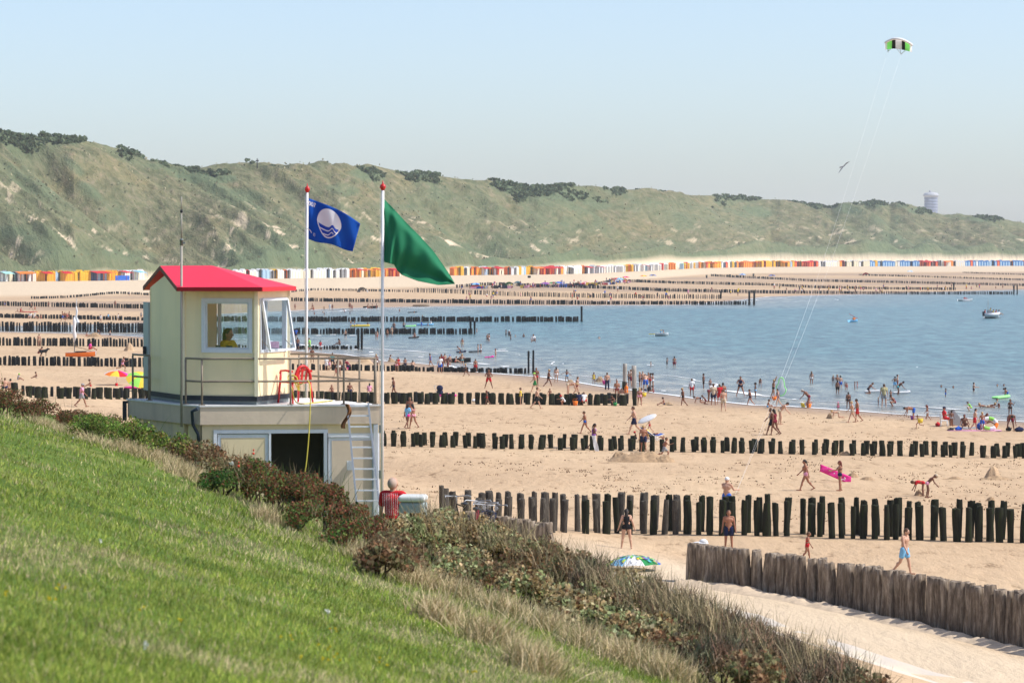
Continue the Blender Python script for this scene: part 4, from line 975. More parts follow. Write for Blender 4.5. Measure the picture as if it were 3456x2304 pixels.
for (a, b, t, w_, k, lab) in [
    (1330, 1850, 1752, 150, 'brown', "brown bush below the man in the red shirt"), (1400, 1900, 1722, 190, 'buck', "grey green bush right under the grey cabinet"),
    (1500, 1920, 1710, 200, 'buck', "grey green bush right of the grey cabinet"), (1600, 1945, 1740, 200, 'buck', "grey green bush under the bicycles"),
    (1280, 1955, 1820, 170, 'brown', "brown bush where the lawn meets the grey green bushes"), (1400, 1965, 1835, 200, 'brown', "rusty brown bush left of the dark hollow"),
    (1520, 1975, 1850, 200, 'buck', "low grey green bush by the dark hollow"), (1700, 1970, 1775, 190, 'buck', "grey green bush below the woman seated at the pile wall"),
    (1650, 2010, 1890, 200, 'brown', "brown bush on the lawn side of the thicket"), (1800, 2010, 1815, 190, 'brown', "brownish bush below the left pile wall"),
    (1770, 2060, 1925, 210, 'buck', "grey green bush with pale leaves nearest the lawn"), (1910, 2130, 1985, 220, 'buck', "broad pale grey green bush in the middle of the front row"),
    (2060, 2185, 2040, 220, 'buck', "pale grey green bush right of the broad middle one"), (2190, 2235, 2090, 210, 'buck', "grey green bush near the bottom edge"),
    (2300, 2290, 2140, 200, 'brown', "brownish green bush at the bottom edge")]:
    bush(a, b, t, w_, k, lab, G3, 1.15, .05)
for (a, b, t, w_, k, lab) in [
    (1890, 2060, 1845, 190, 'brown', "brown twiggy bush left of the patterned parasol"), (1990, 2095, 1885, 190, 'twig', "dark twiggy bush below the patterned parasol"),
    (2090, 2120, 1915, 190, 'buck', "olive bush just right of the patterned parasol"), (2190, 2150, 1950, 190, 'twig', "dark twiggy bush at the start of the path"),
    (2290, 2190, 1995, 190, 'twig', "dark twiggy bush below the end of the pile wall"), (2390, 2230, 2035, 190, 'twig', "dark twiggy bush along the upper path"),
    (2490, 2275, 2080, 190, 'twig', "dark twiggy bush beside the middle of the path"), (2590, 2320, 2125, 190, 'twig', "dark twiggy bush beside the lower path"),
    (2690, 2365, 2180, 190, 'twig', "dark twiggy bush near the bottom edge by the path"), (2790, 2410, 2225, 180, 'twig', "last dark twiggy bush at the bottom edge by the path"),
    (2420, 2330, 2160, 200, 'twig', "twiggy bush cut by the bottom edge, left one"), (2560, 2390, 2215, 200, 'brown', "straw brown bush cut by the bottom edge"),
    (2900, 2450, 2275, 170, 'brown', "low straw coloured bush in the bottom corner of the path"), (3050, 2500, 2340, 170, 'brown', "bush below the picture edge at the path")]:
    bush(a, b, t, w_, k, lab, G4, 1.1, .045)
# tall seeding grass along the top edge
lf = Leafs(); kk = 1500
ex = rng.uniform(1350, 3000, kk); top_ = np.interp(ex, [1350, 1700, 2000, 2300, 2600, 2900, 3000], [1760, 1800, 1900, 2010, 2140, 2260, 2310])
for i in range(kk):
    pass
tpts = []
xs_ = rng.uniform(1400, 2980, 420)
for X0 in xs_:
    t_, m_ = ray(X0, float(edge(X0))); d_ = EYE / max(float(-m_ - GX * t_ - GY), .006) * rng.uniform(1.02, 1.25); tpts.append((float(t_) * d_, d_, float(CZ + ray(X0, np.interp(X0, [1350, 1500, 1700, 1860, 2000, 2200, 2400, 2600, 2800, 2900, 3000], [1740, 1745, 1800, 1860, 1910, 2000, 2070, 2170, 2250, 2300, 2350]) + rng.uniform(0, 70))[1] * d_)))
tp = np.repeat(np.array(tpts), 7, 0) + rng.normal(size=(len(tpts) * 7, 3)) * [.08, .08, .03]; k = len(tp)
lf.blades(tp, np.stack([rng.normal(-.12, .28, k), rng.normal(0, .25, k), np.ones(k)], 1), rng.uniform(.2, .5, k), rng.uniform(.005, .010, k), pick(k, [(.42, .33, .19), (.3, .24, .14), (.16, .13, .08)], [3, 2, 2]), .35)
prop(link("reed_grass", lf.mesh("reed_grass", M_['twig'])), "tall seeding grass stalks standing in the bushes", "grass", kind="stuff")
# rose hips
for (a, b, lab) in [(805, 1572, "red rose hip at the tip of the hedge by the doorway"), (855, 1530, "red cluster at the top of the tallest rose shoot")]:
    q = P3(a, b, 52.0); m1 = MB(); m1.ball(q, .022, 10, 8); m1.tube([q + Vector((0, 0, .04)), q + Vector((.01, 0, .07))], .012, 5); prop(m1.obj("rose_hip", mott("rose_hip_red", (.6, .05, .02), .35)), lab, "rose hip", "rose hips on the hedge")
q = P3(783, 1562, 53.0); lf = Leafs(); lf.quads(np.array(q) + rng.normal(size=(22, 3)) * .012, np.full(22, .035), np.tile((.8, .8, .78), (22, 1)), 1.4); prop(link("rose_flower", lf.mesh("rose_flower", M_['leaf'])), "white rose flower on the hedge left of the doorway", "flower")
# ================================================================== GROYNES, PILE WALL, HUTS
def postmesh(name, r, h, mat, seed, flat=0):
    rr = random.Random(seed); n = 12; m = 9; V_ = []; F_ = []; ph = [rr.uniform(0, 6) for _ in range(4)]; lean = (rr.uniform(-.04, .04), rr.uniform(-.02, .02))
    for j in range(m + 1):
        t = j / m; z_ = -.35 + t * (h + .35); k = 1 + .10 * math.sin(t * 5 + ph[0]) - .12 * max(0, t - .8) / .2 * rr.random()
        for i in range(n):
            a = 2 * math.pi * i / n; q = r * k * (1 + .10 * math.sin(2 * a + ph[1]) + .07 * math.sin(5 * a + ph[2] + t * 3) + rr.uniform(-.035, .035))
            V_.append((q * math.cos(a) + lean[0] * t * h * 2, q * math.sin(a) + lean[1] * t * h * 2, z_ + (rr.uniform(-.03, .03) if j == m else 0)))
    for j in range(m):
        for i in range(n): F_.append((j * n + i, j * n + (i + 1) % n, (j + 1) * n + (i + 1) % n, (j + 1) * n + i))
    c = len(V_); V_.append((lean[0] * h * 2, lean[1] * h * 2, h + rr.uniform(-.02, .03)))
    for i in range(n): F_.append((m * n + i, m * n + (i + 1) % n, c))
    mb = MB(); mb.add(V_, F_, True); mb.sm[-n:] = [False] * n; return mb.mesh(name, mat)
def woodmat(name, cols, sc=3, top=None, mossy=0):
    m = nmat(name, cols[0], .9, .15); oi = N(m, "ShaderNodeObjectInfo"); tc = N(m, "ShaderNodeTexCoord"); ad = N(m, "ShaderNodeVectorMath", operation='ADD'); L(m, tc.outputs["Object"], ad.inputs[0])
    sc_ = N(m, "ShaderNodeVectorMath", operation='SCALE'); L(m, oi.outputs["Location"], sc_.inputs[0]); sc_.inputs["Scale"].default_value = 3.7; L(m, sc_.outputs[0], ad.inputs[1])
    mp = N(m, "ShaderNodeMapping"); mp.inputs["Scale"].default_value = (3, 3, .5); L(m, ad.outputs[0], mp.inputs[0])
    n = noise(m, mp.outputs[0], sc, 6, .7); c = ramp(m, n, [(.3 + .4 * i / (len(cols) - 1), cc) for i, cc in enumerate(cols)])
    if mossy:
        mp2 = N(m, "ShaderNodeMapping"); L(m, ad.outputs[0], mp2.inputs[0]); n2 = noise(m, mp2.outputs[0], 2.2, 4); c = mix(m, ramp(m, n2, [(.52, (0, 0, 0)), (.66, (1, 1, 1))]), c, (.022, .032, .010))
    L(m, c, bsdf(m).inputs["Base Color"]); L(m, bump(m, n, .8, .03), bsdf(m).inputs["Normal"]); return m
PM = dict(moss=woodmat("mossy_wet_wood", [(.007, .008, .006), (.018, .019, .012), (.03, .03, .018)], 3, mossy=.5),
          grey=woodmat("weathered_pile_wood", [(.02, .018, .014), (.07, .06, .05), (.22, .2, .17)], 3),
          dark=woodmat("dark_tarry_wood", [(.006, .007, .009), (.012, .014, .016), (.02, .021, .02)], 3),
          pale=woodmat("bleached_tall_pile", [(.2, .19, .17), (.36, .34, .31), (.48, .46, .42)], 4))
PV = {k: [postmesh("groyne_post", 1, 1, PM[k], i + 10) for i in range(6)] for k in ("moss", "grey", "dark")}
def row(knots, x0, x1, step, back_dy, jit, hts, wd, kind, labf, grp, skip=(), back=True):
    """double row of piles following a pixel line (bases)"""
    out = []
    fr_ = []; px = x0
    while px < x1: fr_.append(px + random.uniform(-jit, jit) * .6); px += step * random.uniform(.85, 1.15)
    for b in ((0, 1) if back else (0,)):
        for px in fr_:
            pj = px + (random.uniform(-.1, .42) * step if b else 0)
            if any(a < pj < c for a, c in skip): continue
            if random.random() < .04: continue
            py = np.interp(pj, [k[0] for k in knots], [k[1] for k in knots]) + random.uniform(-.02, .02) * hts
            out.append((pj, py, b))
    a = np.array([o[0] for o in out]); p = np.array([o[1] for o in out]); X_, Y_, Z_ = hit(a, p)
    res = []
    for (pj, py, b), x, y, z in zip(out, X_, Y_, Z_):
        if b: x *= (1 + 1.6 / y); y += 1.6
        res.append((x, y, z, pj, b))
    return res
ONES = "zeroth first second third fourth fifth sixth seventh eighth ninth tenth eleventh twelfth thirteenth fourteenth fifteenth sixteenth seventeenth eighteenth nineteenth".split()
TENS = dict(zip(range(2, 10), "twent thirt fort fift sixt sevent eight ninet".split()))
def ordn(n): return ONES[n] if n < 20 else (TENS[n // 10] + "ieth" if n % 10 == 0 else TENS[n // 10] + "y-" + ONES[n % 10])
def hgt(y, px_): return px_ / FPX * y
cnt = 0
def place_posts(res, hpx, wpx, kindf, labf, grp):
    global cnt
    ct_ = {}
    for (x, y, z, pj, b) in sorted(res, key=lambda r: (r[4], r[3])):
        side_ = 'l' if pj < 500 else 'r'; ct_[(b, side_)] = ct_.get((b, side_), 0) + 1
        k = kindf(pj); r_ = hgt(y, wpx) / 2 * random.uniform(.78, 1.12); h_ = hgt(y, hpx) * random.uniform(.93, 1.03) * (1.07 if b else 1)
        o = link("groyne_post", random.choice(PV[k])); o.location = (x, y, z); o.scale = (r_, r_, h_); o.rotation_euler = (random.uniform(-.03, .03), random.gauss(0, .035), random.uniform(0, 6.28))
        prop(o, ordn(ct_[(b, side_)]) + ' ' + labf(pj, b, k), "post", grp); cnt += 1
K1 = [(1450, 1790), (1830, 1797), (2350, 1803), (2600, 1808), (3000, 1820), (3500, 1832)]
def lab1(p, b, k): return ("weathered grey" if k == 'grey' else "mossy black") + " post from the left, " + ("back" if b else "front") + " line of the nearest groyne"
place_posts(row(K1, 1500, 3500, 38, 0, 9, 118, 27, '', None, ''), 117, 24, lambda p: "grey" if p < 1950 or (p < 2300 and random.random() < .5) else "moss", lab1, "posts of the nearest groyne")
K2 = [(1200, 1502), (1700, 1514), (2275, 1524), (2865, 1536), (3500, 1547)]
place_posts(row(K2, 1292, 3500, 34, 0, 8, 44, 19, '', None, ''), 43, 18, lambda p: "moss", lambda p, b, k: "short post from the left, " + ("back" if b else "front") + " line of the second groyne", "posts of the second groyne")
K3 = [(0, 1341), (421, 1348), (980, 1358), (1293, 1362), (1685, 1364), (2123, 1368)]
place_posts(row(K3, 45, 2125, 27, 0, 6, 38, 16, '', None, '', skip=[(505, 960)], back=False), 38, 21, lambda p: "moss", lambda p, b, k: "third groyne post from the left, counted " + ("left" if p < 500 else "right") + " of the cabin, " + ("back" if b else "front") + " line", "posts of the third groyne")
# far groynes: the remaining piles as one mass (with the back line of the third)
fvs, ffs, fc = [], [], 0
def farrow(knots, x0, x1, step, hpx, wpx, dense=.0, gapz=(), z0=None):
    px = x0; xs = []
    while px < x1:
        xs.append(px + random.uniform(-.2, .2) * step); px += step * random.uniform(.7, 1.3)
    xs = [p for p in xs if not any(a < p < b for a, b in gapz)]
    if not xs: return
    a = np.array(xs); py = np.interp(a, [k[0] for k in knots], [k[1] for k in knots]); X_, Y_, Z_ = hit(a, py)
    t, mz = ray(a, py)
    for i in range(len(xs)):
        x, y, z = X_[i], Y_[i], Z_[i]
        if z < .05:                      # standing in water: base at the surface
            d = CZ / -mz[i]; x, y, z = t[i] * d, d, -.1
        h_ = (hpx(xs[i]) if callable(hpx) else hpx) / FPX * y * random.uniform(.88, 1.08); r_ = wpx / FPX * y / 2 * random.uniform(.6, 1.0)
        for bb in range(2):
            if bb and random.random() > dense: continue
            xx, yy = x + bb * r_ * 1.5, y + bb * 1.5; n = len(fvs); K = 6; lx = random.uniform(-.05, .05) * h_
            for (zq, rq, lq) in ((-.3, 1, 0), (h_ * .6, 1.05, lx * .6), (h_, .9, lx)):
                for k in range(K): g = 2 * math.pi * k / K; fvs.append((xx + lq + r_ * rq * math.cos(g), yy + r_ * rq * math.sin(g), z + zq))
            for j in range(2):
                for k in range(K): ffs.append((n + j * K + k, n + j * K + (k + 1) % K, n + (j + 1) * K + (k + 1) % K, n + (j + 1) * K + k))
            q = n + 2 * K; ffs.append((q, q + 1, q + 2, q + 3)); ffs.append((q, q + 3, q + 4, q + 5))
farrow([(a_, b_ - 6) for a_, b_ in K3], 58, 2125, 27, 34, 15, 0, [(508, 960)])
CABX = [(508, 690), (700, 830), (850, 965)]
farrow([(0, 1232), (480, 1238), (975, 1247), (1685, 1258), (1790, 1260)], -30, 1780, 13.5, lambda p: 30 if p < 500 else 20, 12, .3, [(508, 960)])
farrow([(0, 1166), (480, 1170), (960, 1178), (1200, 1178)], -30, 1200, 10.5, lambda p: 27 if p < 500 else 14, 9, .25, [(508, 700)])
farrow([(0, 1117), (480, 1122), (975, 1127), (1600, 1127)], -30, 1586, 9.5, lambda p: 34 if p < 500 else 22, 8.5, .5, [(508, 690)])
farrow([(0, 1072), (480, 1082), (975, 1085), (1960, 1085)], -30, 1955, 10, lambda p: 14 if p < 500 else 19, 9, .55, [(508, 690)])
farrow([(0, 1032), (480, 1041), (690, 1045)], -30, 520, 8, 15, 7, .6)
farrow([(107, 977), (500, 996), (975, 1016), (1293, 1020), (1700, 1026), (2000, 1028), (2530, 1028)], 107, 2520, 7.2, lambda p: 8 if p < 500 else (12 if p < 1500 else 14), 5.8, .35, [(508, 960)])
farrow([(975, 973), (1100, 980), (1293, 984), (1507, 989), (1700, 998), (2000, 1005), (2433, 1009)], 985, 2430, 6.6, lambda p: 8 if p < 1400 else 15, 3.6, .2)
farrow([(1290, 937), (1480, 950), (1540, 958), (1813, 968), (2025, 974), (2238, 983), (2600, 990), (2950, 993), (3431, 993)], 1540, 3425, 5.2, 11, 4.0, .45)
farrow([(1290, 936), (1480, 944)], 1300, 1400, 6, 6, 3, 0)
farrow([(2000, 946), (2238, 956), (2600, 964), (2744, 972), (2988, 977), (3220, 979)], 2010, 3225, 4.6, 9, 3.6, .5)
farrow([(2390, 932), (2600, 942), (2744, 950), (3028, 955), (3456, 965), (3600, 967)], 2400, 3600, 4.6, 8, 3.4, .5)
farrow([(2870, 929), (3030, 933), (3456, 946), (3600, 948)], 2900, 3600, 4.6, 6, 3.2, .4)
farrow([(3250, 921), (3456, 928)], 3250, 3600, 5, 4.5, 3, .2)
prop(link("groyne_posts", npmesh("groyne_posts", fvs, ffs, PM['dark'])), "long far rows of dark groyne posts crossing the beach and water", "groyne posts", kind="stuff")
# tall marker piles at the groyne ends
for (px, pt, pb, wpx, k, lab) in [
    (1784, 1182, 1259, 8, 'dark', "left of two tall black piles where the fourth groyne meets the sea"), (1800, 1179, 1259, 8, 'dark', "right tall black pile at the fourth groyne end, a figure sits on it"),
    (1209, 1105, 1178, 8, 'dark', "left tall black pile at the end of the short groyne right of the cabin"), (1221, 1105, 1178, 8, 'dark', "right tall black pile at the end of the short groyne right of the cabin"),
    (1588, 1081, 1127, 7, 'dark', "left tall pile ending the groyne in the water"), (1602, 1081, 1127, 7, 'dark', "right tall pile ending the groyne in the water"),
    (1963, 1032, 1085, 8, 'dark', "single tall pile at the tip of the long groyne in mid water"),
    (2529, 983, 1029, 8, 'dark', "left of two tall piles ending the far groyne in the bay"), (2545, 983, 1029, 7, 'dark', "right of two tall piles ending the far groyne in the bay"),
    (2433, 981, 1009, 5, 'dark', "thin tall pile ending a far groyne on the sand"), (3219, 955, 979, 5, 'dark', "thin far pile pair member on the far right beach"),
    (3422, 963, 993, 5, 'dark', "left tall pile at the tip of the farthest groyne"), (3433, 963, 993, 5, 'dark', "right tall pile at the tip of the farthest groyne")]:
    t, mz = ray(px, pb); x, y, z = [float(v[0]) for v in hit(px, pb)]
    if z < .05: y = float(CZ / -mz); x = float(t) * y; z = -.1
    o = link("marker_pile", PV[k][cnt % 6]); cnt += 1; o.location = (x, y, z); o.scale = (wpx / FPX * y / 2,) * 2 + ((pb - pt) / FPX * y,); prop(o, lab, "pile", "tall marker piles")
for (px, pt, pb, lab) in [(2106, 1227, 1334, "left tall bleached pile with a mossy foot at the third groyne end"), (2143, 1233, 1368, "right tall bleached pile with a mossy foot at the third groyne end")]:
    x, y, z = [float(v[0]) for v in hit(px, pb)]; e = empty("marker_pile", (x, y, z), 0, lab, "pile", "tall marker piles"); H = (pb - pt) / FPX * y; r_ = 13 / FPX * y / 2
    a = link("upper_part", postmesh("upper_part", r_, H, PM['pale'], 77 + px), e); b = link("mossy_foot", postmesh("mossy_foot", r_ * 1.07, H * .43, PM['moss'], 77 + px), e)
# pile wall in front
def pilewall(pts, zt, name, lab, seedn, tall=1.9):
    e = empty(name, (pts[0][0], pts[0][1], 0), 0, lab, "wall"); seg = []; s_ = 0
    P_ = [Vector((p[0], p[1], 0)) for p in pts]; tot = sum((P_[i + 1] - P_[i]).length for i in range(len(P_) - 1)); k = 0
    while s_ < tot:
        w_ = random.uniform(.26, .42); m_ = s_ + w_ / 2; acc = 0
        for i in range(len(P_) - 1):
            l_ = (P_[i + 1] - P_[i]).length
            if acc + l_ >= m_ or i == len(P_) - 2: p = P_[i] + (P_[i + 1] - P_[i]) * min(1.02, (m_ - acc) / l_); break
            acc += l_
        g_ = grd(p.x, p.y) - .3; off = random.uniform(-.05, .05) + (.13 if random.random() < .16 else 0)
        n_ = Vector((-.3, -.95, 0)); h_ = zt - g_ + random.uniform(-.05, .05)
        me = postmesh("pile", w_ * .53, h_, PM['wall'], seedn + k); o = link("pile", me, e); o.location = p - e.location + n_ * off + Vector((0, 0, g_)); k += 1; s_ += w_ * .97
    return e
PM['wall'] = woodmat("weathered_wall_piles", [(.05, .038, .028), (.20, .155, .115), (.46, .39, .31)], 2.5)
def topz(px, py, z): x, y = onz(px, py, z); return (float(x), float(y))
W1 = [topz(2318, 1832, 2.25), topz(2620, 1865, 2.25), topz(2990, 1920, 2.25), topz(3200, 1955, 2.25), topz(3456, 1998, 2.25), topz(3700, 2050, 2.25)]
pilewall(W1, 2.25, "pile_wall", "long wall of weathered upright wooden piles along the path", 500)
W2 = [topz(1560, 1722, 2.3), topz(1650, 1736, 2.3), topz(1750, 1752, 2.3), topz(1858, 1768, 2.3)]
pilewall(W2, 2.3, "pile_wall", "short curved wall of grey piles rising behind the bushes", 900)
m1 = MB(); a, b = Vector((*W2[3], 2.0)), Vector((*W2[2], 2.0)); m1.tube([a + Vector((.05, -.35, 0)), a + (b - a) * .3 + Vector((0, -.3, 0))], .012, 6); prop(m1.obj("iron_strap", rubber), "thin iron band round the end of the short pile wall", "band")

# ---------------------------------------------------------------- beach huts
def hutmesh(wc, rc, wd=1.35, dp=1.7, h=2.15, seed=0, stripe=None, openf=False):
    mb = MB(); x, y = wd / 2, dp / 2; rz = h + .28
    V_ = [(-x, -y, 0), (x, -y, 0), (x, y, 0), (-x, y, 0), (-x, -y, h), (x, -y, h), (x, y, h), (-x, y, h), (0, -y, rz), (0, y, rz)]
    mb.add(V_, [(3, 2, 1, 0), (1, 2, 6, 5), (3, 0, 4, 7), (2, 3, 7, 9, 6)])
    n1 = len(mb.f)
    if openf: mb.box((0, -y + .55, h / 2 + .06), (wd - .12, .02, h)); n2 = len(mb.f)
    else: mb.add(V_, [(0, 1, 5, 8, 4)]); n2 = len(mb.f)
    mb.add([(-x - .08, -y - .1, h - .05), (0, -y - .1, rz + .05), (x + .08, -y - .1, h - .05), (x + .08, y + .06, h - .05), (0, y + .06, rz + .05), (-x - .08, y + .06, h - .05)], [(0, 1, 4, 5), (1, 2, 3, 4)])
    n3 = len(mb.f)
    if not openf: mb.box((0, -y - .012, .95), (wd * .55, .02, 1.75))
    me = mb.mesh("beach_hut", wc); me.materials.append(rc); me.materials.append(stripe or wc)
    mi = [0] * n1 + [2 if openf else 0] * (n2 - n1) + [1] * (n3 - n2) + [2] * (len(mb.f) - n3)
    me.polygons.foreach_set("material_index", mi); return me
HC = dict(yellow=(.80, .46, .03), amber=(.72, .33, .03), white=(.78, .79, .8), cream=(.72, .66, .5), grey=(.42, .43, .46), blue=(.08, .24, .55), ltblue=(.35, .52, .68), navy=(.05, .09, .2), green=(.03, .12, .1), orange=(.78, .20, .04), red=(.6, .04, .05), teal=(.1, .4, .38))
HM = {k: mott("hut_" + k, v, .7, .08, 3) for k, v in HC.items()}
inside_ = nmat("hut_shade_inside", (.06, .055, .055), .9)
hutv = {}
def gethut(c, op):
    if (c, op) not in hutv: hutv[(c, op)] = hutmesh(HM[c], HM['white'] if c in ('white', 'cream', 'ltblue', 'teal') else HM[c], openf=op, stripe=inside_ if op else HM[dict(white='cream', grey='white', yellow='amber', amber='yellow', blue='ltblue', orange='amber', red='orange').get(c, c)])
    return hutv[(c, op)]
def hutpos(px): t, _ = ray(px, 930.); t = float(t); d = float(np.interp(t, HUTT, HUTD)); return Vector((t * d, d, 0))
awv = {}
def awning(c):
    if c not in awv:
        m1 = MB(); m1.add([(-1.2, 0, 2.2), (1.2, 0, 2.2), (1.25, -2.6, 1.75), (-1.25, -2.6, 1.75), (-1.2, 0, 2.16), (1.2, 0, 2.16), (1.25, -2.6, 1.7), (-1.25, -2.6, 1.7)], [(0, 1, 2, 3), (7, 6, 5, 4), (3, 2, 6, 7), (0, 3, 7, 4), (1, 5, 6, 2)])
        for s_ in (-1, 1): m1.tube([(s_ * 1.2, -2.55, 0), (s_ * 1.2, -2.55, 1.72)], .03, 5)
        awv[c] = m1.mesh("awning", cloth(c))
    return awv[c]
runs = [(-260, -30, 'white', 12, "left edge of the row"), (2, 30, 'grey', 14, "far left end of the row, green awning"), (33, 40, 'cream', 12, "far left end of the row"), (45, 58, 'navy', 14, "between the white huts and the yellow row"), (60, 98, 'grey', 12, "under the orange awning at far left"), (103, 118, 'white', 9, "just left of the yellow row"),
        (124, 300, 'yellow', 9, "in the long yellow row at far left"), (302, 345, 'navy', 12, "under the red awnings left of the cabin"), (340, 352, 'yellow', 9, "beside the red awnings left of the cabin"), (356, 400, 'amber', 10, "behind the blue windbreak"), (405, 420, 'grey', 12, "right of the blue windbreak"), (426, 480, 'white', 12, "just left of the cabin roof"),
        (795, 860, 'white', 12, "seen over the right slope of the red roof"), (862, 910, 'ltblue', 12, "pale blue group right of the red roof"), (914, 1010, 'white', 11, "between the red roof and the left flagpole"), (1012, 1042, 'cream', 12, "behind the left flagpole"), (1046, 1165, 'white', 11, "white row between the flagpoles"), (1167, 1180, 'green', 14, "single dark green one between the flagpoles"), (1184, 1235, 'orange', 11, "orange group between the flagpoles"), (1238, 1290, 'yellow', 12, "yellow group left of the right flagpole"), (1300, 1345, 'red', 12, "behind the foot of the green flag"),
        (1530, 1542, 'green', 12, "dark one at the tip of the green flag"), (1545, 1562, 'yellow', 9, "just right of the green flag tip"), (1565, 1585, 'grey', 9, "right of the green flag tip"), (1588, 1612, 'orange', 9, "orange group right of the green flag"), (1615, 1685, 'amber', 10, "amber row right of the green flag"), (1712, 1732, 'grey', 12, "big grey one mid picture"), (1734, 1770, 'white', 8, "white group mid picture"), (1772, 1786, 'yellow', 8, "yellow pair mid picture"), (1790, 1870, 'red', 10, "under the long red awnings mid picture"), (1872, 1960, 'white', 9, "pale group under the red awnings"), (1962, 2030, 'grey', 9, "grey group mid picture"),
        (2034, 2100, 'white', 9, "white row below the dune blowout"), (2102, 2150, 'grey', 9, "grey ones in the middle distance"), (2152, 2255, 'white', 8, "long white row in the middle distance"), (2257, 2275, 'orange', 8, "orange pair in the middle distance"), (2300, 2340, 'yellow', 6.5, "small yellow row right of centre"), (2350, 2430, 'amber', 7.5, "amber row right of centre"), (2432, 2480, 'ltblue', 7.5, "pale blue group right of centre"), (2484, 2550, 'orange', 7.5, "orange group right of centre"), (2555, 2600, 'yellow', 7, "yellow group under the kite lines"),
        (2602, 2680, 'amber', 8, "amber group under the kite lines"), (2682, 2760, 'red', 8, "red group under the kite lines"), (2762, 2840, 'white', 8, "white group under the kite lines"), (2842, 2925, 'cream', 8, "cream group right of the kite lines"), (2928, 3100, 'blue', 8.5, "first blue row at right"), (3102, 3160, 'red', 8, "red group between the blue rows"), (3162, 3255, 'white', 8, "white group between the blue rows"), (3258, 3480, 'blue', 9, "last blue row at the right edge")]
nh = 0; proto = {}
for (a, b, c, step, where) in runs:
    px = a; hi = 0
    while px < b:
        hi += 1; p = hutpos(px); q = hutpos(px + 4); dr = (q - p).normalized(); op = random.random() < (.12 if c in ('yellow', 'blue') else .3)
        c_ = random.choice(['white', 'grey', 'cream', 'orange', 'ltblue', 'red', 'yellow']) if random.random() < (.12 if px < 520 else .34) else c
        g_ = grd(p.x, p.y); o = link("beach_hut", gethut(c_, op)); o.location = (p.x, p.y - .5, g_ - .05)
        o.rotation_euler = (0, 0, math.atan2(dr.y, dr.x)); s_ = random.uniform(.9, 1.12) * 1.2; sw = step / FPX * p.y / 1.48 / max(.3, abs(dr.x * 1 - dr.y * float(ray(px, 930.)[0]))) ; o.scale = (min(max(sw, .8), 1.9) * .96, 1, s_)
        prop(o, f"{ordn(hi)} hut, {c_.replace('ltblue', 'pale blue').replace('amber', 'amber yellow')}, {where}", "beach hut", "beach huts at the foot of the dunes"); nh += 1; px += step
def put(me, name, px, py, sc=1, rz=0, lab="", cat="", grp=None, dz=0, dy=0):
    x, y, z = [float(v[0]) for v in hit(px, py)]; o = link(name, me); o.location = (x, y + dy, z + dz); o.rotation_euler = (0, 0, rz); o.scale = (sc,) * 3; return prop(o, lab, cat, grp)
for (px, c, w_, where) in [(66, 'orange', 1.5, "over the grey huts at far left"), (85, 'orange', 1.3, "second in the far left orange pair"), (12, 'mint', 1.2, "at the far left edge"), (146, 'red', 1.2, "over the first yellow huts"), (212, 'red', 1.1, "in the middle of the yellow row"), (305, 'red', 1.5, "left of the blue windbreak, first"), (328, 'red', 1.5, "left of the blue windbreak, second"), (352, 'orange', 1.2, "left of the blue windbreak, third"), (404, 'red', 1.4, "right of the blue windbreak"), (452, 'ltblue', 1.3, "just left of the cabin roof"),
                      (1200, 'red', 1.6, "left between the flagpoles"), (1225, 'orange', 1.3, "middle between the flagpoles"), (1255, 'red', 1.5, "right between the flagpoles"), (1312, 'red', 1.6, "right of the right flagpole"), (1338, 'red', 1.4, "behind the green flag"), (1625, 'red', 1.3, "right of the green flag, first"), (1668, 'red', 1.6, "right of the green flag, second"), (1800, 'orange', 1.6, "left end of the long mid row"), (1822, 'red', 1.6, "mid row, second"), (1845, 'red', 1.6, "mid row, third"), (1865, 'red', 1.5, "mid row, fourth"), (1915, 'white', 1.6, "pale one in the mid row"), (1968, 'red', 1.6, "above the grey huts"), (2008, 'red', 1.6, "right above the grey huts"), (2160, 'red', 1.3, "in the white row"), (2290, 'lime', 1.6, "green one right of centre"), (2375, 'red', 1.6, "right of centre, first"), (2400, 'red', 1.6, "right of centre, second"), (2500, 'orange', 1.6, "orange, right of centre"), (2540, 'red', 1.6, "left of the kite lines"), (2640, 'orange', 1.6, "below the kite lines"), (2720, 'red', 1.6, "between the kite lines"), (3120, 'red', 2.2, "wide one between the blue rows"), (3190, 'orange', 1.6, "right of the wide red one")]:
    p = hutpos(px); q = hutpos(px + 4); dr = (q - p).normalized(); o = link("awning", awning(c)); rz = math.atan2(dr.y, dr.x); n_ = Vector((dr.y, -dr.x, 0)); o.location = Vector((p.x, p.y - .5, grd(p.x, p.y))) + n_ * .9; o.rotation_euler = (0, 0, rz); o.scale = (w_ * 1.1, 1.1, 1.3)
    prop(o, f"{c.replace('ltblue', 'light blue')} awning of a beach hut, {where}", "awning", "awnings along the hut row")
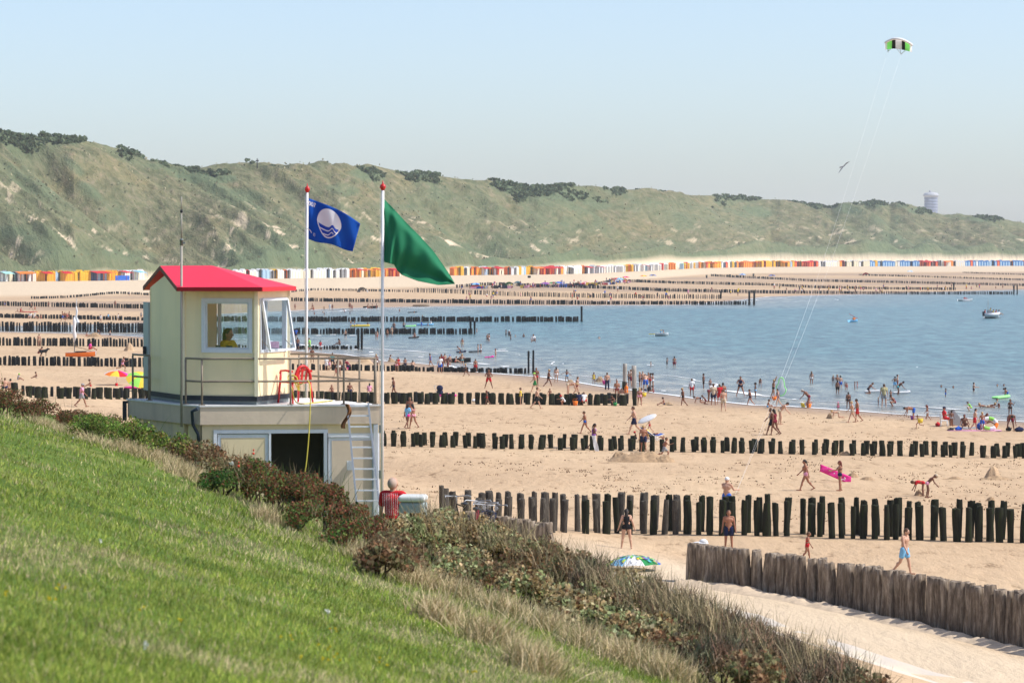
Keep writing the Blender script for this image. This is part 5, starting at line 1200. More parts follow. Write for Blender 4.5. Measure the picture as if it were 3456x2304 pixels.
# windbreak, bins
m1 = MB(); a, b = hutpos(356), hutpos(404); z_ = grd(a.x, a.y) - .1; nn = Vector((.8, -.5, 0)) * 4
for k in range(6):
    p, q = a + nn + (b - a) * (k / 6), a + nn + (b - a) * ((k + 1) / 6); m1.bar((p.x, p.y, z_ + .8), (q.x, q.y, z_ + .8), .03, 1.5)
prop(m1.obj("windbreak", cloth("blue")), "long blue windbreak before the amber huts left of the cabin", "windbreak")
binm = MB(); binm.tube([(0, 0, 0), (0, 0, .9)], [.26, .32], 10); binm.tube([(0, 0, .9), (0, 0, .98)], [.34, .3], 10); binme = binm.mesh("litter_bin", mott("dark_bin", (.05, .055, .05), .6))
for (px, py) in [(336, 949), (2305, 922), (2385, 920), (2464, 918), (2543, 916), (2621, 914), (2694, 910), (2836, 909), (2900, 907), (2968, 907), (3045, 903), (3200, 904), (3345, 905), (3415, 907)]: put(binme, "litter_bin", px, py, 1.25, 0, f"{ordn([2305, 2385, 2464, 2543, 2621, 2694, 2836, 2900, 2968, 3045, 3200, 3345, 3415].index(px) + 1)} dark litter bin from the left in the line on the dry sand" if px > 400 else "dark litter bin in front of the yellow huts", "litter bin", "litter bins on the dry sand")
# parasols and tents of the far crowd
def parasol_me(cols, r=1.1, h=1.9, tilt=.15, n=8):
    mb = MB(); V_ = [(0, 0, h)]; F_ = []
    for j in (1, 2, 3):
        rr_ = r * j / 3
        for k in range(n * 2): a = math.pi * k / n; V_.append((rr_ * math.cos(a), rr_ * math.sin(a), h - .14 * r * (j / 3) ** 2 * 2.2 + (-.03 if k % 2 == 0 and j == 3 else 0)))
    for k in range(n * 2):
        k2 = (k + 1) % (n * 2); F_.append((0, 1 + k, 1 + k2))
        for j in (0, 1): F_.append((1 + j * 2 * n + k, 1 + (j + 1) * 2 * n + k, 1 + (j + 1) * 2 * n + k2, 1 + j * 2 * n + k2))
    mb.add(V_, F_, True); nf = len(F_)
    me = mb.mesh("canopy"); 
    for c in cols: me.materials.append(cloth(c))
    mi = []
    for k in range(n * 2): mi += [(k // 2) % len(cols)] * 3
    me.polygons.foreach_set("material_index", mi); return me
_par = {}
def parasol(px, py, r, h, cols, lab, tilt=0, grp="parasols on the beach", name="parasol"):
    x, y, z = [float(v[0]) for v in hit(px, py)]; key = (tuple(cols), r, h)
    e = empty(name, (x, y, z), 0, lab, "parasol", grp)
    if key not in _par:
        p_ = MB(); p_.tube([(0, 0, -.3), (0, 0, h + .06)], .02, 6); _par[key] = (parasol_me(cols, r, h), p_.mesh("pole", wpole))
    link("canopy", _par[key][0], e); link("pole", _par[key][1], e); e.rotation_euler = (tilt, tilt * .4, random.random()); return e
for (px, py, cols, where) in [(1605, 950, ['blue', 'ltblue'], "blue one nearest the green flag tip"), (1655, 945, ['purple', 'blue'], "purple blue one right of the green flag"), (1840, 949, ['purple'], "purple one in the mid crowd"), (1866, 948, ['green', 'maroon'], "green one in the mid crowd"), (1885, 946, ['blue'], "blue one in the mid crowd"), (2078, 944, ['maroon', 'red'], "dark red one before the groyne"), (2092, 942, ['ltblue'], "pale blue one beside the dark red"), (2112, 944, ['pink', 'red'], "pink one beside the pale blue"), (2172, 942, ['orange', 'yellow'], "orange one standing alone"), (2203, 941, ['blue', 'navy'], "blue one right of the orange"), (1725, 936, ['yellow'], "small yellow one"), (2506, 938, ['blue', 'ltblue'], "blue one on the empty right sand"), (2605, 942, ['blue', 'navy'], "dark blue one by the kite lines"), (3072, 926, ['ltblue', 'white'], "light blue one at far right"), (1700, 925, ['white'], "white one beside the grey hut"), (2560, 900, ['purple', 'pink'], "purple one by the yellow huts")]:
    parasol(px, py, 1.5, 1.7, cols, f"far parasol, {where}", 0, "far parasols on the dry sand")
tent = MB(); V_ = []
for k in range(9):
    a = math.pi * k / 8; V_ += [(math.cos(a) * 1.1, -.6, math.sin(a) * 1.05), (math.cos(a) * .9, .8, math.sin(a) * .55)]
tent.add(V_, [(2 * k, 2 * k + 2, 2 * k + 3, 2 * k + 1) for k in range(8)], True)
for (px, py, c, where) in [(1945, 946, 'navy', "dark blue one on the mid sand"), (2830, 902, 'orange', "orange one on the right sand"), (2923, 914, 'red', "red one on the right sand"), (1720, 958, 'green', "green square one by the groyne"), (1745, 962, 'ltblue', "light blue one by the groyne"), (1225, 960, 'grey', "grey one left of the right flagpole")]:
    put(tent.mesh("beach_tent", cloth(c)), "beach_tent", px, py, 1.3, random.uniform(-.5, .5), f"small beach shelter, {where}", "beach tent", "small beach shelters")
# tower, dune details, kite
q = P3(3142, 720, 4000.); mb = MB(); R_ = 24 / FPX * 4000; tz = lambda py: CZ + float(ray(1728., py)[1]) * 4000
tw = empty("tower_block", (q.x, 4000, 20), 0, "round white tower block with a wide cap behind the dunes", "tower")
m1 = MB(); m1.tube([(q.x, 4000, 15), (q.x, 4000, tz(662))], R_ * .93, 24); shaft = bobj(m1, "shaft", mott("tower_concrete", (.22, .25, .34), .8, .1, .3), tw, tw)
for k in range(11):
    z_ = tz(668) - k * 3.6
    if z_ > 22: m1 = MB(); m1.tube([(q.x, 4000, z_), (q.x, 4000, z_ - 1.3)], R_ * .97, 24, False, False); bobj(m1, "window_band", nmat("tower_window_band", (.17, .2, .28), .4), tw, tw)
m1 = MB(); m1.tube([(q.x, 4000, tz(666)), (q.x, 4000, tz(661)), (q.x, 4000, tz(657)), (q.x, 4000, tz(652)), (q.x, 4000, tz(649))], [R_ * .95, R_ * 1.12, R_ * 1.12, R_ * .9, R_ * .45], 24); bobj(m1, "cap", mott("tower_cap", (.4, .42, .46), .6, .1, .3), tw, tw)
m1 = MB(); m1.tube([(q.x - 1, 4000, tz(650)), (q.x - 1, 4000, tz(643))], 1.6, 8); bobj(m1, "roof_mast", mott("tower_mast", (.35, .37, .42), .6), tw, tw)
q = P3(868, 549, 1100.); m1 = MB(); m1.tube([q + Vector((0, 0, -2)), q + Vector((0, 0, 1.4))], .18, 6); m1.box(q + Vector((0, 0, .6)), (1.0, .15, .35)); prop(m1.obj("dune_post", rubber), "small marker post on the dune crest", "post")
# kite
KD = 190.0
def kitept(u, v):
    px = 2988 + 90 * u; arc = 4 * (u - .5) ** 2; py = 133 + 14 * arc + 12 * (u - .3) * (1 if u > .3 else 0) + v * (31 - 9 * arc); return P3(px, py, KD + 1.2 * v - .6 * (1 - arc))
kt = empty("kite", kitept(.5, .5), 0, "green black and white power kite flying high at right", "kite"); bounds = [0, .07, .25, .38, .62, .74, .92, 1]; cols_ = ['white', 'kgreen', 'black', 'white', 'black', 'kgreen', 'white']
_kf = {}
def kfab(c):
    if c not in _kf: _kf[c] = fabric("kite_" + c, PAL[c], .6)
    return _kf[c]
for i in range(7):
    m1 = MB(); V_ = []; K = 5
    for o_ in (0, .28):
        for j in range(5):
            for k in range(K + 1): u = bounds[i] + (bounds[i + 1] - bounds[i]) * k / K; p = kitept(u, j / 4); V_.append(p + Vector((0, o_ * math.sin(math.pi * min(1, j / 4 * .9 + .1)), o_ * .25 * math.sin(math.pi * j / 4))))
    F_ = []
    for s_ in (0, 1):
        b = s_ * 5 * (K + 1)
        for j in range(4):
            for k in range(K): F_.append((b + j * (K + 1) + k, b + j * (K + 1) + k + 1, b + (j + 1) * (K + 1) + k + 1, b + (j + 1) * (K + 1) + k))
    m1.add(V_, F_, True); o = bobj(m1, "canopy_panel", kfab(cols_[i]), kt, kt)
m1 = MB(); m1.tube([kitept(k / 20, -.12) for k in range(21)], .07, 6); bobj(m1, "leading_edge", cloth("white"), kt, kt)
hand = P3(2482, 1668, 144.0)
for (pk, a_, b_) in ((P3(2996, 176, KD), .12, .2), (P3(3041, 184, KD), .55, .75)):
    m1 = MB(); m1.tube([kitept(a_, 1), pk], .02, 4); m1.tube([kitept(b_, 1), pk], .02, 4); m1.tube([kitept(a_ * .7, .8), pk], .015, 4); bobj(m1, "bridle", cloth("white"), kt, kt)
    m1 = MB(); sg = [pk + (hand - pk) * (k / 16) + Vector((0, 0, -1.1 * math.sin(math.pi * k / 16))) for k in range(17)]; m1.tube(sg, .003, 4); o = bobj(m1, "kite_line", nmat("kite_line_white", (.85, .85, .85), .6), kt, kt)
# gull
q = P3(2843, 563, 250.); m1 = MB(); m1.cone(q + Vector((-.18, 0, -.05)), .05, q + Vector((.2, 0, .08)), .03, 8)
m1.add([q + Vector((.05, 0, .05)), q + Vector((.2, .1, .1)), q + Vector((.62, .25, .42)), q + Vector((.3, .0, .32))], [(0, 1, 2, 3)]); m1.add([q + Vector((-.02, 0, 0)), q + Vector((.1, -.1, 0)), q + Vector((-.35, -.3, -.55)), q + Vector((-.22, -.1, -.3))], [(0, 1, 2, 3)]); prop(m1.obj("gull", cloth("grey")), "grey gull gliding left of the kite lines", "bird")
# ================================================================== PEOPLE
# Poses: lean, (thigh, knee) per leg, (arm forward, arm out, elbow) per arm, head pitch. Degrees. Person faces -Y.
POSE = dict(
    stand=dict(lean=0, L=(0, 0), R=(0, 0), aL=(4, 9, 8), aR=(-3, 9, 10), head=0),
    rest=dict(lean=-2, L=(4, 4), R=(-5, 6), aL=(2, 12, 25), aR=(6, 10, 30), head=8, spread=5),
    back=dict(lean=3, L=(0, 0), R=(0, 3), aL=(-14, 16, 28), aR=(-14, 16, 28), head=16, spread=7),
    akimbo=dict(lean=-2, L=(0, 0), R=(3, 4), aL=(-20, 48, 95), aR=(-20, 48, 95), head=0, spread=6, inw=1),
    walk=dict(lean=4, L=(24, 8), R=(-20, 22), aL=(-22, 8, 12), aR=(22, 8, 22), head=3),
    stroll=dict(lean=3, L=(14, 6), R=(-13, 26), aL=(-14, 9, 10), aR=(14, 9, 18), head=10),
    run=dict(lean=12, L=(42, 50), R=(-24, 60), aL=(-40, 14, 70), aR=(40, 14, 70), head=0),
    bend=dict(lean=80, L=(8, 10), R=(0, 8), aL=(8, 6, 8), aR=(14, 6, 12), head=20, spread=8),
    stoop=dict(lean=42, L=(14, 20), R=(2, 18), aL=(24, 6, 18), aR=(16, 6, 26), head=18, spread=5),
    hold=dict(lean=0, L=(3, 3), R=(-3, 5), aL=(46, 8, 40), aR=(40, 8, 46), head=4, spread=5),
    reach=dict(lean=6, L=(20, 8), R=(-18, 20), aL=(78, 6, 12), aR=(70, 8, 18), head=6),
    phone=dict(lean=0, L=(0, 0), R=(0, 0), aL=(30, 20, 130), aR=(4, 8, 20), head=6),
    raised=dict(lean=2, L=(10, 6), R=(-12, 10), aL=(150, 14, 20), aR=(150, 14, 20), head=10),
    out=dict(lean=0, L=(0, 4), R=(4, 4), aL=(10, 62, 12), aR=(0, 40, 10), head=4, spread=6),
    wide=dict(lean=0, L=(0, 0), R=(0, 0), aL=(16, 26, 85), aR=(20, 26, 92), head=8, spread=16, inw=1),
    sit=dict(lean=10, L=(112, 62), R=(104, 48), aL=(30, 12, 30), aR=(24, 14, 36), head=8, spread=9),
    kneel=dict(lean=34, L=(30, 118), R=(24, 112), aL=(34, 10, 24), aR=(28, 12, 30), head=14, spread=10),
    squat=dict(lean=30, L=(100, 128), R=(96, 126), aL=(62, 12, 26), aR=(58, 12, 24), head=10, spread=16),
    recline=dict(lean=-44, L=(96, 40), R=(112, 66), aL=(2, 14, 20), aR=(8, 14, 30), head=20, spread=6),
    lie=dict(lean=-86, L=(88, 6), R=(86, 14), aL=(2, 14, 20), aR=(8, 14, 30), head=0, spread=6),
    prone=dict(lean=80, L=(-84, 6), R=(-82, 14), aL=(76, 14, 20), aR=(70, 14, 26), head=-40, spread=8),
    crawl=dict(lean=84, L=(2, 84), R=(-6, 82), aL=(4, 8, 8), aR=(10, 10, 10), head=-20, spread=8),
    chair=dict(lean=-8, L=(86, 84), R=(84, 80), aL=(24, 14, 70), aR=(24, 14, 70), head=10, spread=8))
def rx(v, a): a = R(a); return Vector((v.x, v.y * math.cos(a) - v.z * math.sin(a), v.y * math.sin(a) + v.z * math.cos(a)))
def skeleton(p, child, fem):
    """returns joints (m) for a body 1.72 m tall; forward is -Y"""
    q = POSE[p]; k = 1.0; J = {}; H = Vector((0, 0, .93)); J['pel'] = H; lean = q['lean']; sp = q.get('spread', 3)
    hs = 1.18 if child else 1.0; bw = .92 if fem else 1.0
    T = lambda z_, y_=0.0: H + rx(Vector((0, y_, z_)), lean)
    bowl = lean
    J['waist'] = T(.17); J['chest'] = T(.36, .0); J['neck'] = T(.50); nd = rx(Vector((0, 0, 1)), lean + q['head'])
    J['head'] = J['neck'] + nd * (.155 * hs) + rx(Vector((0, -.015, 0)), lean); J['nd'] = nd; J['fw'] = rx(Vector((0, -1, 0)), lean + q['head'])
    for s, nm in ((1, 'L'), (-1, 'R')):
        th, kn = q[nm]; hip = H + Vector((s * .092, 0, -.02)); d = rx(Vector((0, 0, -1)), -th); d = Vector((s * math.sin(R(sp)), d.y, d.z)).normalized()
        knee = hip + d * .425; e = rx(d, kn); ank = knee + e * .415; f = rx(Vector((0, -1, 0)), max(-50, min(60, (kn - th) * .75 if kn - th > 0 else 0)))
        if p in ('sit', 'recline', 'lie'): f = Vector((0, -.35, .93))
        if p in ('kneel', 'crawl'): f = Vector((0, .9, -.35))
        J['hip' + nm], J['knee' + nm], J['ank' + nm], J['toe' + nm] = hip, knee, ank, ank + f.normalized() * .17 + Vector((0, 0, -.025))
        J['heel' + nm] = ank + f.normalized() * -.045 + Vector((0, 0, -.035))
        af, ao, el = q['a' + nm]; sh = T(.455) + Vector((s * (.178 * bw), 0, 0)); J['sh' + nm] = sh
        d = rx(Vector((0, 0, -1)), -af); d = Vector((s * math.sin(R(ao)), d.y * math.cos(R(ao)), d.z * math.cos(R(ao)))).normalized(); elb = sh + d * .285
        e = rx(d, -el) if not q.get('inw') else (Vector((-s * math.sin(R(el - ao)), -.25, -math.cos(R(el - ao)))).normalized())
        if af > 120: e = rx(d, -el * .5)
        wr = elb + e * .245; J['el' + nm], J['wr' + nm], J['hd' + nm] = elb, wr, e
    return J
PC = {}
def remesh(mb, name, vox, smoothn=4):
    me0 = mb.mesh("tmp"); o = bpy.data.objects.new("tmp", me0); COL.objects.link(o)
    r = o.modifiers.new("r", 'REMESH'); r.mode = 'VOXEL'; r.voxel_size = vox; s = o.modifiers.new("s", 'SMOOTH'); s.iterations = smoothn; s.factor = .5
    bpy.context.view_layer.update(); me = bpy.data.meshes.new_from_object(o.evaluated_get(bpy.context.evaluated_depsgraph_get())); me.name = name
    me.polygons.foreach_set("use_smooth", [True] * len(me.polygons)); bpy.data.objects.remove(o); bpy.data.meshes.remove(me0); return me
def figure(pose, child, fem, hair, wears, near=False):
    """cached meshes for a pose: body, hair and clothes; the material goes on the object"""
    key = (pose, child, fem, near)
    if key not in PC:
        J = skeleton(pose, child, fem); hs = 1.22 if child else 1.0; sl = .84 if child else 1.0; fw_ = 1.08 if fem else 1.0; b = MB()
        side = Vector((1, 0, 0)); X_ = lambda v, a: v + side * a
        b.cone(X_(J['pel'], -.075 * fw_ * sl), .108, X_(J['pel'], .075 * fw_ * sl), .108, 12)
        b.cone(X_(J['waist'], -.05), .098 * sl, X_(J['waist'], .05), .098 * sl, 12); b.cone(J['pel'], .12, J['waist'], .11 * sl, 12)
        b.cone(X_(J['chest'], -.075 * sl), .118 * sl, X_(J['chest'], .075 * sl), .118 * sl, 12); b.cone(J['waist'], .115 * sl, J['chest'], .13 * sl, 12)
        b.cone(J['shL'] * .82 + J['neck'] * .18, .062 * sl, J['shR'] * .82 + J['neck'] * .18, .062 * sl, 10); b.cone(J['neck'] - J['nd'] * .03, .058 * sl, J['head'], .05, 10)
        if fem and not child:
            for s_ in (-1, 1): b.ball(J['chest'] + side * s_ * .07 + J['fw'] * .09 + (J['neck'] - J['chest']).normalized() * -.02, .068, 10, 8)
        Mh = Matrix((side, -J['fw'], J['nd'])).transposed()
        b.ball(J['head'], (.078 * hs, .098 * hs, .115 * hs), 14, 10, Mh); b.ball(J['head'] + J['fw'] * .025 * hs - J['nd'] * .06 * hs, (.055 * hs, .065 * hs, .055 * hs), 10, 8, Mh)
        b.cone(J['head'] + J['fw'] * .09 * hs, .012, J['head'] + J['fw'] * .118 * hs - J['nd'] * .02, .015, 6)
        for s_ in (-1, 1): b.ball(J['head'] + side * s_ * .08 * hs - J['nd'] * .01, (.012, .02, .03), 8, 6, Mh)
        for n_ in 'LR':
            s_ = 1 if n_ == 'L' else -1
            b.cone(J['hip' + n_], .088 * fw_ * (.9 if child else 1), J['knee' + n_], .055, 10); b.cone(J['knee' + n_], .054, J['ank' + n_], .034, 10)
            cm = J['knee' + n_] * .68 + J['ank' + n_] * .32; b.ball(cm + (J['knee' + n_] - J['hip' + n_]).cross(side).normalized() * -.0 + Vector((0, .016, 0)), (.052, .054, .09), 8, 6)
            b.cone(J['heel' + n_], .036, J['toe' + n_], .028, 8)
            b.cone(J['sh' + n_], .05 * sl, J['el' + n_], .038, 10); b.cone(J['el' + n_], .039, J['wr' + n_], .026, 10)
            e = J['hd' + n_]; w_ = J['wr' + n_]; sd_ = e.cross(Vector((0, -1, .2))).normalized(); b.cone(w_ + e * .02, .028, w_ + e * .075, .032, 8)
            if near:
                fl_ = (.078, .088, .082, .066)
                for k in range(4):
                    r0 = w_ + e * .085 + sd_.cross(e) * (k - 1.5) * .019; m_ = r0 + (e + sd_ * .15 * -s_).normalized() * fl_[k] * .55; b.cone(r0, .0095, m_, .009, 6); b.cone(m_, .009, m_ + (e + sd_ * .45 * -s_).normalized() * fl_[k] * .45, .0075, 6)
                r0 = w_ + e * .03 + sd_.cross(e) * -.028; b.cone(r0, .012, r0 + (e * .7 - sd_.cross(e) * .7).normalized() * .055, .009, 6)
            else: b.cone(w_ + e * .09, .028, w_ + e * .165, .014, 8)
        d = {}
        V0 = min(min(v[2] for v in b.v), 10)
        d['zmin'] = V0; d['zmax'] = max(v[2] for v in b.v) + .01
        d['body'] = remesh(b, "body", .0085 if near else .02, 3 if near else 2)
        up = (J['neck'] - J['chest']).normalized()
        def grow(fn, nm): m_ = MB(); fn(m_); d[nm] = m_.mesh(nm)
        def briefs(m_):
            m_.cone(X_(J['pel'], -.078 * fw_ * sl), .116, X_(J['pel'], .078 * fw_ * sl), .116, 14)
            for n_ in 'LR': m_.cone(J['hip' + n_], .099 * fw_, J['hip' + n_] + (J['knee' + n_] - J['hip' + n_]) * .06, .092 * fw_, 12)
        def shorts(m_):
            briefs(m_)
            for n_ in 'LR': a = J['hip' + n_]; m_.cone(a, .108 * fw_, a + (J['knee' + n_] - a) * .52, .098, 12)
        def trousers(m_):
            briefs(m_)
            for n_ in 'LR': m_.cone(J['hip' + n_], .11, J['knee' + n_], .08, 12); m_.cone(J['knee' + n_], .08, J['knee' + n_] * .25 + J['ank' + n_] * .75, .07, 12)
        def suit(m_):
            briefs(m_); m_.cone(J['pel'], .128, J['waist'], .118 * sl, 14); m_.cone(J['waist'], .122 * sl, J['chest'], .136 * sl, 14); m_.cone(X_(J['chest'], -.062 * sl), .124 * sl, X_(J['chest'], .062 * sl), .124 * sl, 14)
            if fem and not child:
                for s_ in (-1, 1): m_.ball(J['chest'] + side * s_ * .07 + J['fw'] * .09 - up * .02, .075, 10, 8)
            for s_ in (-1, 1): m_.tube([J['chest'] + side * s_ * .07 + J['fw'] * .10 + up * .06, J['neck'] + side * s_ * .085 - up * .0 + J['fw'] * .01, J['chest'] + side * s_ * .06 - J['fw'] * .09 + up * .05], .012, 5)
        def bra(m_):
            if not child:
                for s_ in (-1, 1): m_.ball(J['chest'] + side * s_ * .07 + J['fw'] * .092 - up * .02, .072, 10, 8)
            m_.tube([J['chest'] - up * .03 + Vector((math.cos(a) * .2 * sl, 0, 0)) + J['fw'] * (-math.sin(a) * .128 * sl) for a in [2 * math.pi * i / 16 for i in range(16)]], .016, 6, True)
            for s_ in (-1, 1): m_.tube([J['chest'] + side * s_ * .07 + J['fw'] * .13, J['neck'] + side * s_ * .05], .006, 5)
        def shirt(m_):
            m_.cone(J['pel'] + up * .02, .135, J['waist'], .135 * sl, 14); m_.cone(X_(J['pel'], -.07), .118, X_(J['pel'], .07), .118, 14); m_.cone(J['waist'], .135 * sl, J['chest'], .145 * sl, 14); m_.cone(X_(J['chest'], -.085 * sl), .13 * sl, X_(J['chest'], .085 * sl), .13 * sl, 14)
            m_.cone(J['shL'] * .88 + J['neck'] * .12, .074 * sl, J['shR'] * .88 + J['neck'] * .12, .074 * sl, 12)
            for n_ in 'LR': m_.cone(J['sh' + n_], .066 * sl, J['sh' + n_] * .4 + J['el' + n_] * .6, .06 * sl, 12)
        def hshort(m_): m_.ball(J['head'] + J['nd'] * .018 - J['fw'] * .018, (.086 * hs, .102 * hs, .112 * hs), 14, 10, Mh)
        def hlong(m_):
            hshort(m_); m_.cone(J['head'] - J['fw'] * .05, .082 * hs, J['neck'] - J['fw'] * .07 - up * .06, .06, 12); m_.cone(J['head'] - J['fw'] * .06 - J['nd'] * .06, .07 * hs, J['neck'] - J['fw'] * .09 - up * .12, .03, 10)
        def hpony(m_): hshort(m_); m_.cone(J['head'] - J['fw'] * .1 * hs + J['nd'] * .02, .034, J['neck'] - J['fw'] * .12 - up * .05, .02, 8)
        def hat(m_): m_.ball(J['head'] + J['nd'] * .045 - J['fw'] * .005, (.092 * hs, .108 * hs, .09 * hs), 14, 10, Mh); m_.ball(J['head'] + J['nd'] * .05 + J['fw'] * .10, (.07, .07, .012), 12, 6, Mh)
        for fn, nm in ((briefs, 'briefs'), (shorts, 'shorts'), (trousers, 'trousers'), (suit, 'swimsuit'), (bra, 'bikini_top'), (shirt, 'shirt'), (hshort, 'short'), (hlong, 'long'), (hpony, 'pony'), (hat, 'cap')): grow(fn, nm)
        def eyes(m_):
            for s_ in (-1, 1): m_.ball(J['head'] + J['fw'] * .088 * hs + side * s_ * .032 * hs + J['nd'] * .005, (.013, .008, .007), 8, 6, Mh)
        def mouth(m_): m_.ball(J['head'] + J['fw'] * .083 * hs - J['nd'] * .062 * hs, (.026, .01, .006), 8, 6, Mh)
        grow(eyes, 'eyes'); grow(mouth, 'mouth'); PC[key] = d
    return PC[key]
WN = dict(S=[('shorts', 'shorts')], B=[('briefs', 'swim_briefs')], U=[('swimsuit', 'swimsuit')], K=[('briefs', 'bikini_bottom'), ('bikini_top', 'bikini_top')], P=[('trousers', 'trousers')], T=[('shirt', 'shirt')], C=[('cap', 'cap')])
FACE = dict(f=0, b=180, l=-90, r=90, fl=-45, fr=45, bl=-135, br=135)
npp = [0]; UNIQ = {}
def person(loc, H, pose, wear, hair='db', face='f', lab="", child=None, skin=None, near=False, sink=0.0, hcut=1.0):
    if child is None: child = H < 1.35
    fem = any(w_[0] in 'UK' for w_ in wear.split()) or hair[1] in 'lp'
    d = figure(pose, child, fem, hair, wear, near); sc = H / 1.72
    e = empty("person", (loc[0], loc[1], loc[2] - d['zmin'] * sc - sink), R(FACE[face] if isinstance(face, str) else face), lab, "person")
    e.scale = (sc * 1.07, sc * 1.07, sc); e["group"] = "people on the beach"; npp[0] += 1
    def part(key, nm, mat):
        me = d[key]
        if not me.materials: me.materials.append(mat)
        o = link(nm, me, e)
        if o.material_slots[0].material != mat: o.material_slots[0].link = 'OBJECT'; o.material_slots[0].material = mat
        return o
    sk = skin or random.choice(['skin', 'skin', 'dark', 'pale', 'skin']); part('body', 'body', M_[sk])
    if 'cap' not in wear and not any(w_.startswith('C') for w_ in wear.split()): part({'s': 'short', 'b': 'short', 'l': 'long', 'p': 'pony'}[hair[1]], 'hair', HAIR[hair[0]])
    elif hair[1] in 'lp': part({'l': 'long', 'p': 'pony'}[hair[1]], 'hair', HAIR[hair[0]])
    for w_ in wear.split():
        for key, nm in WN[w_[0]]: part(key, nm, cloth(w_[1:]))
    if near: part('eyes', 'eyes', HAIR['d']); part('mouth', 'mouth', mott("lips", (.35, .1, .08), .5) if "lips" not in bpy.data.materials else bpy.data.materials["lips"])
    return e
FR = dict(A=(960, 1020, .2126), B=(1440, 1100, .2126), C=(1880, 1200, .2126), D=(2340, 1220, .2126), E=(2760, 1200, .2959), F=(0, 820, .3827), G=(1200, 1350, .46769), H=(2250, 1300, .51276), L=(900, 860, .3571), M=(1600, 860, .4252), N=(2500, 860, .40646), S=(0, 0, 1))
TOP = dict(bend=1.05, stoop=1.35, sit=.88, kneel=1.0, squat=.95, recline=.65, lie=.3, prone=.5, crawl=.72, chair=1.3, run=1.66, raised=2.0, walk=1.68, reach=1.67, stroll=1.7)
def folk(fr, x, yt, yb, pose, wear, hair, face, lab, wade=0.0, skin=None, near=False, H=None):
    ox, oy, k = FR[fr]; px = ox + x * k; pt = oy + yt * k; pb = oy + yb * k
    t, mz = ray(px, pb)
    X_, Y_, Z_ = [float(v[0]) for v in hit(px, pb)]
    water = Z_ < .04 or wade > 0
    if water: Y_ = float(CZ / -mz); X_ = float(t) * Y_; Z_ = 0.0
    th = (pb - pt) / FPX * Y_ / (1 - wade); full = TOP.get(pose, 1.74)
    Hh = H or min(1.92, max(.72, th / full * 1.72)); sk = wade * full * Hh / 1.72 if wade else (.05 if water else 0)
    if lab in UNIQ: print("DUP LABEL", lab)
    UNIQ[lab] = 1
    return person((X_, Y_, Z_), Hh, pose, wear, hair, face, lab, None, skin, near, sk)
# ---- near
folk('G', 1955, 775, 1072, 'back', 'Ublack', 'dl', 'b', "woman in a low-backed black swimsuit standing left of the near groyne gap", near=True, skin='pale')
folk('H', 395, 655, 868, 'hold', 'Sblue Cwhite', 'gb', 150, "man in a white cap and blue shorts flying the kite behind the posts", near=True, H=1.8)
folk('H', 408, 805, 1085, 'stand', 'Snavy', 'bs', 'f', "shirtless boy in navy shorts behind the near pile wall", near=True, H=1.62)
folk('H', 925, 965, 1150, 'stroll', 'Ured', 'bs', 'r', "small child in a red swimsuit running behind the pile wall", near=True)
folk('H', 1565, 935, 1245, 'stroll', 'Sltblue', 'bs', 55, "man in light blue shorts walking beyond the pile wall", near=True, skin='pale')
folk('H', 915, 483, 692, 'walk', 'Bpalepink', 'dp', 'l', "girl in a pale pink bikini bottom walking ahead of the pink airbed", near=True)
folk('H', 1140, 490, 694, 'hold', 'Knavy', 'rl', 'l', "woman in a navy bikini carrying the pink airbed", near=True)
folk('H', 1715, 572, 740, 'stoop', 'Bpalepink Cbeige', 'ys', 'r', "child in a pink bottom and pale cap beside the sand pile", near=True, skin='dark', H=1.3)
folk('H', 1688, 618, 728, 'bend', 'Tred', 'bs', 'l', "child in a red top bending over to dig", near=True, skin='dark', H=1.2)
folk('E', 205, 0, 0, 'stand', 'Bnavy', 'db', 'f', "x") if False else None
# ---- between first and second groyne / near second
folk('G', 1655, 75, 240, 'walk', 'Bblue', 'bs', 'l', "woman in a blue patterned bottom walking left above the second groyne")
folk('G', 1718, 165, 357, 'stroll', 'Upurple', 'dp', 'r', "ponytailed girl in a dark purple swimsuit holding a white towel")
folk('G', 2010, 55, 245, 'walk', 'Snavy', 'bs', 'l', "tall shirtless man in long dark shorts walking left", H=1.88)
folk('G', 2078, 175, 372, 'stroll', 'Snavy', 'ys', 'b', "shirtless boy in blue shorts standing at the deck chair", H=1.6)
folk('G', 2122, 128, 235, 'walk', 'Bred', 'bs', 'l', "child in a red bottom carrying a white ring on the head")
folk('G', 2130, 210, 292, 'recline', 'Tyellow Snavy', 'ys', 'r', "person in a yellow top lying back in the blue deck chair", H=1.7)
folk('G', 2025, 235, 290, 'sit', 'Bnavy Cred', 'bs', 'l', "person in a red cap sitting behind the second groyne posts", skin='dark')
folk('G', 2228, 290, 425, 'run', 'Sgrey', 'bs', 'r', "boy in grey shorts running beside the big sand castle", H=1.35)
folk('G', 375, 20, 207, 'stroll', 'Tltblue Bpink', 'dl', 'br', "woman in a light blue top and pink bottom, left of a strolling pair", H=1.68)
folk('G', 415, 25, 205, 'stroll', 'Kpalepink', 'dl', 'bl', "woman in a pale bikini, right of the strolling pair", H=1.68)
folk('A', 1700 + 290, 1410, 1900, 'stand', 'Bmaroon', 'bs', 'f', "man standing behind the third groyne posts beside the strolling pair", skin='dark', H=1.75)
folk('A', 1735, 1200, 1500, 'stroll', 'Bnavy', 'bs', 'l', "woman in dark briefs walking behind the third groyne", skin='dark', H=1.65)
folk('A', 750, 1335, 1450, 'sit', 'Bred', 'rl', 'f', "red haired child sitting behind the third groyne posts", H=1.2)
folk('A', 1035, 1295, 1440, 'sit', 'Snavy', 'bs', 'b', "broad backed man sitting behind the railing, short hair")
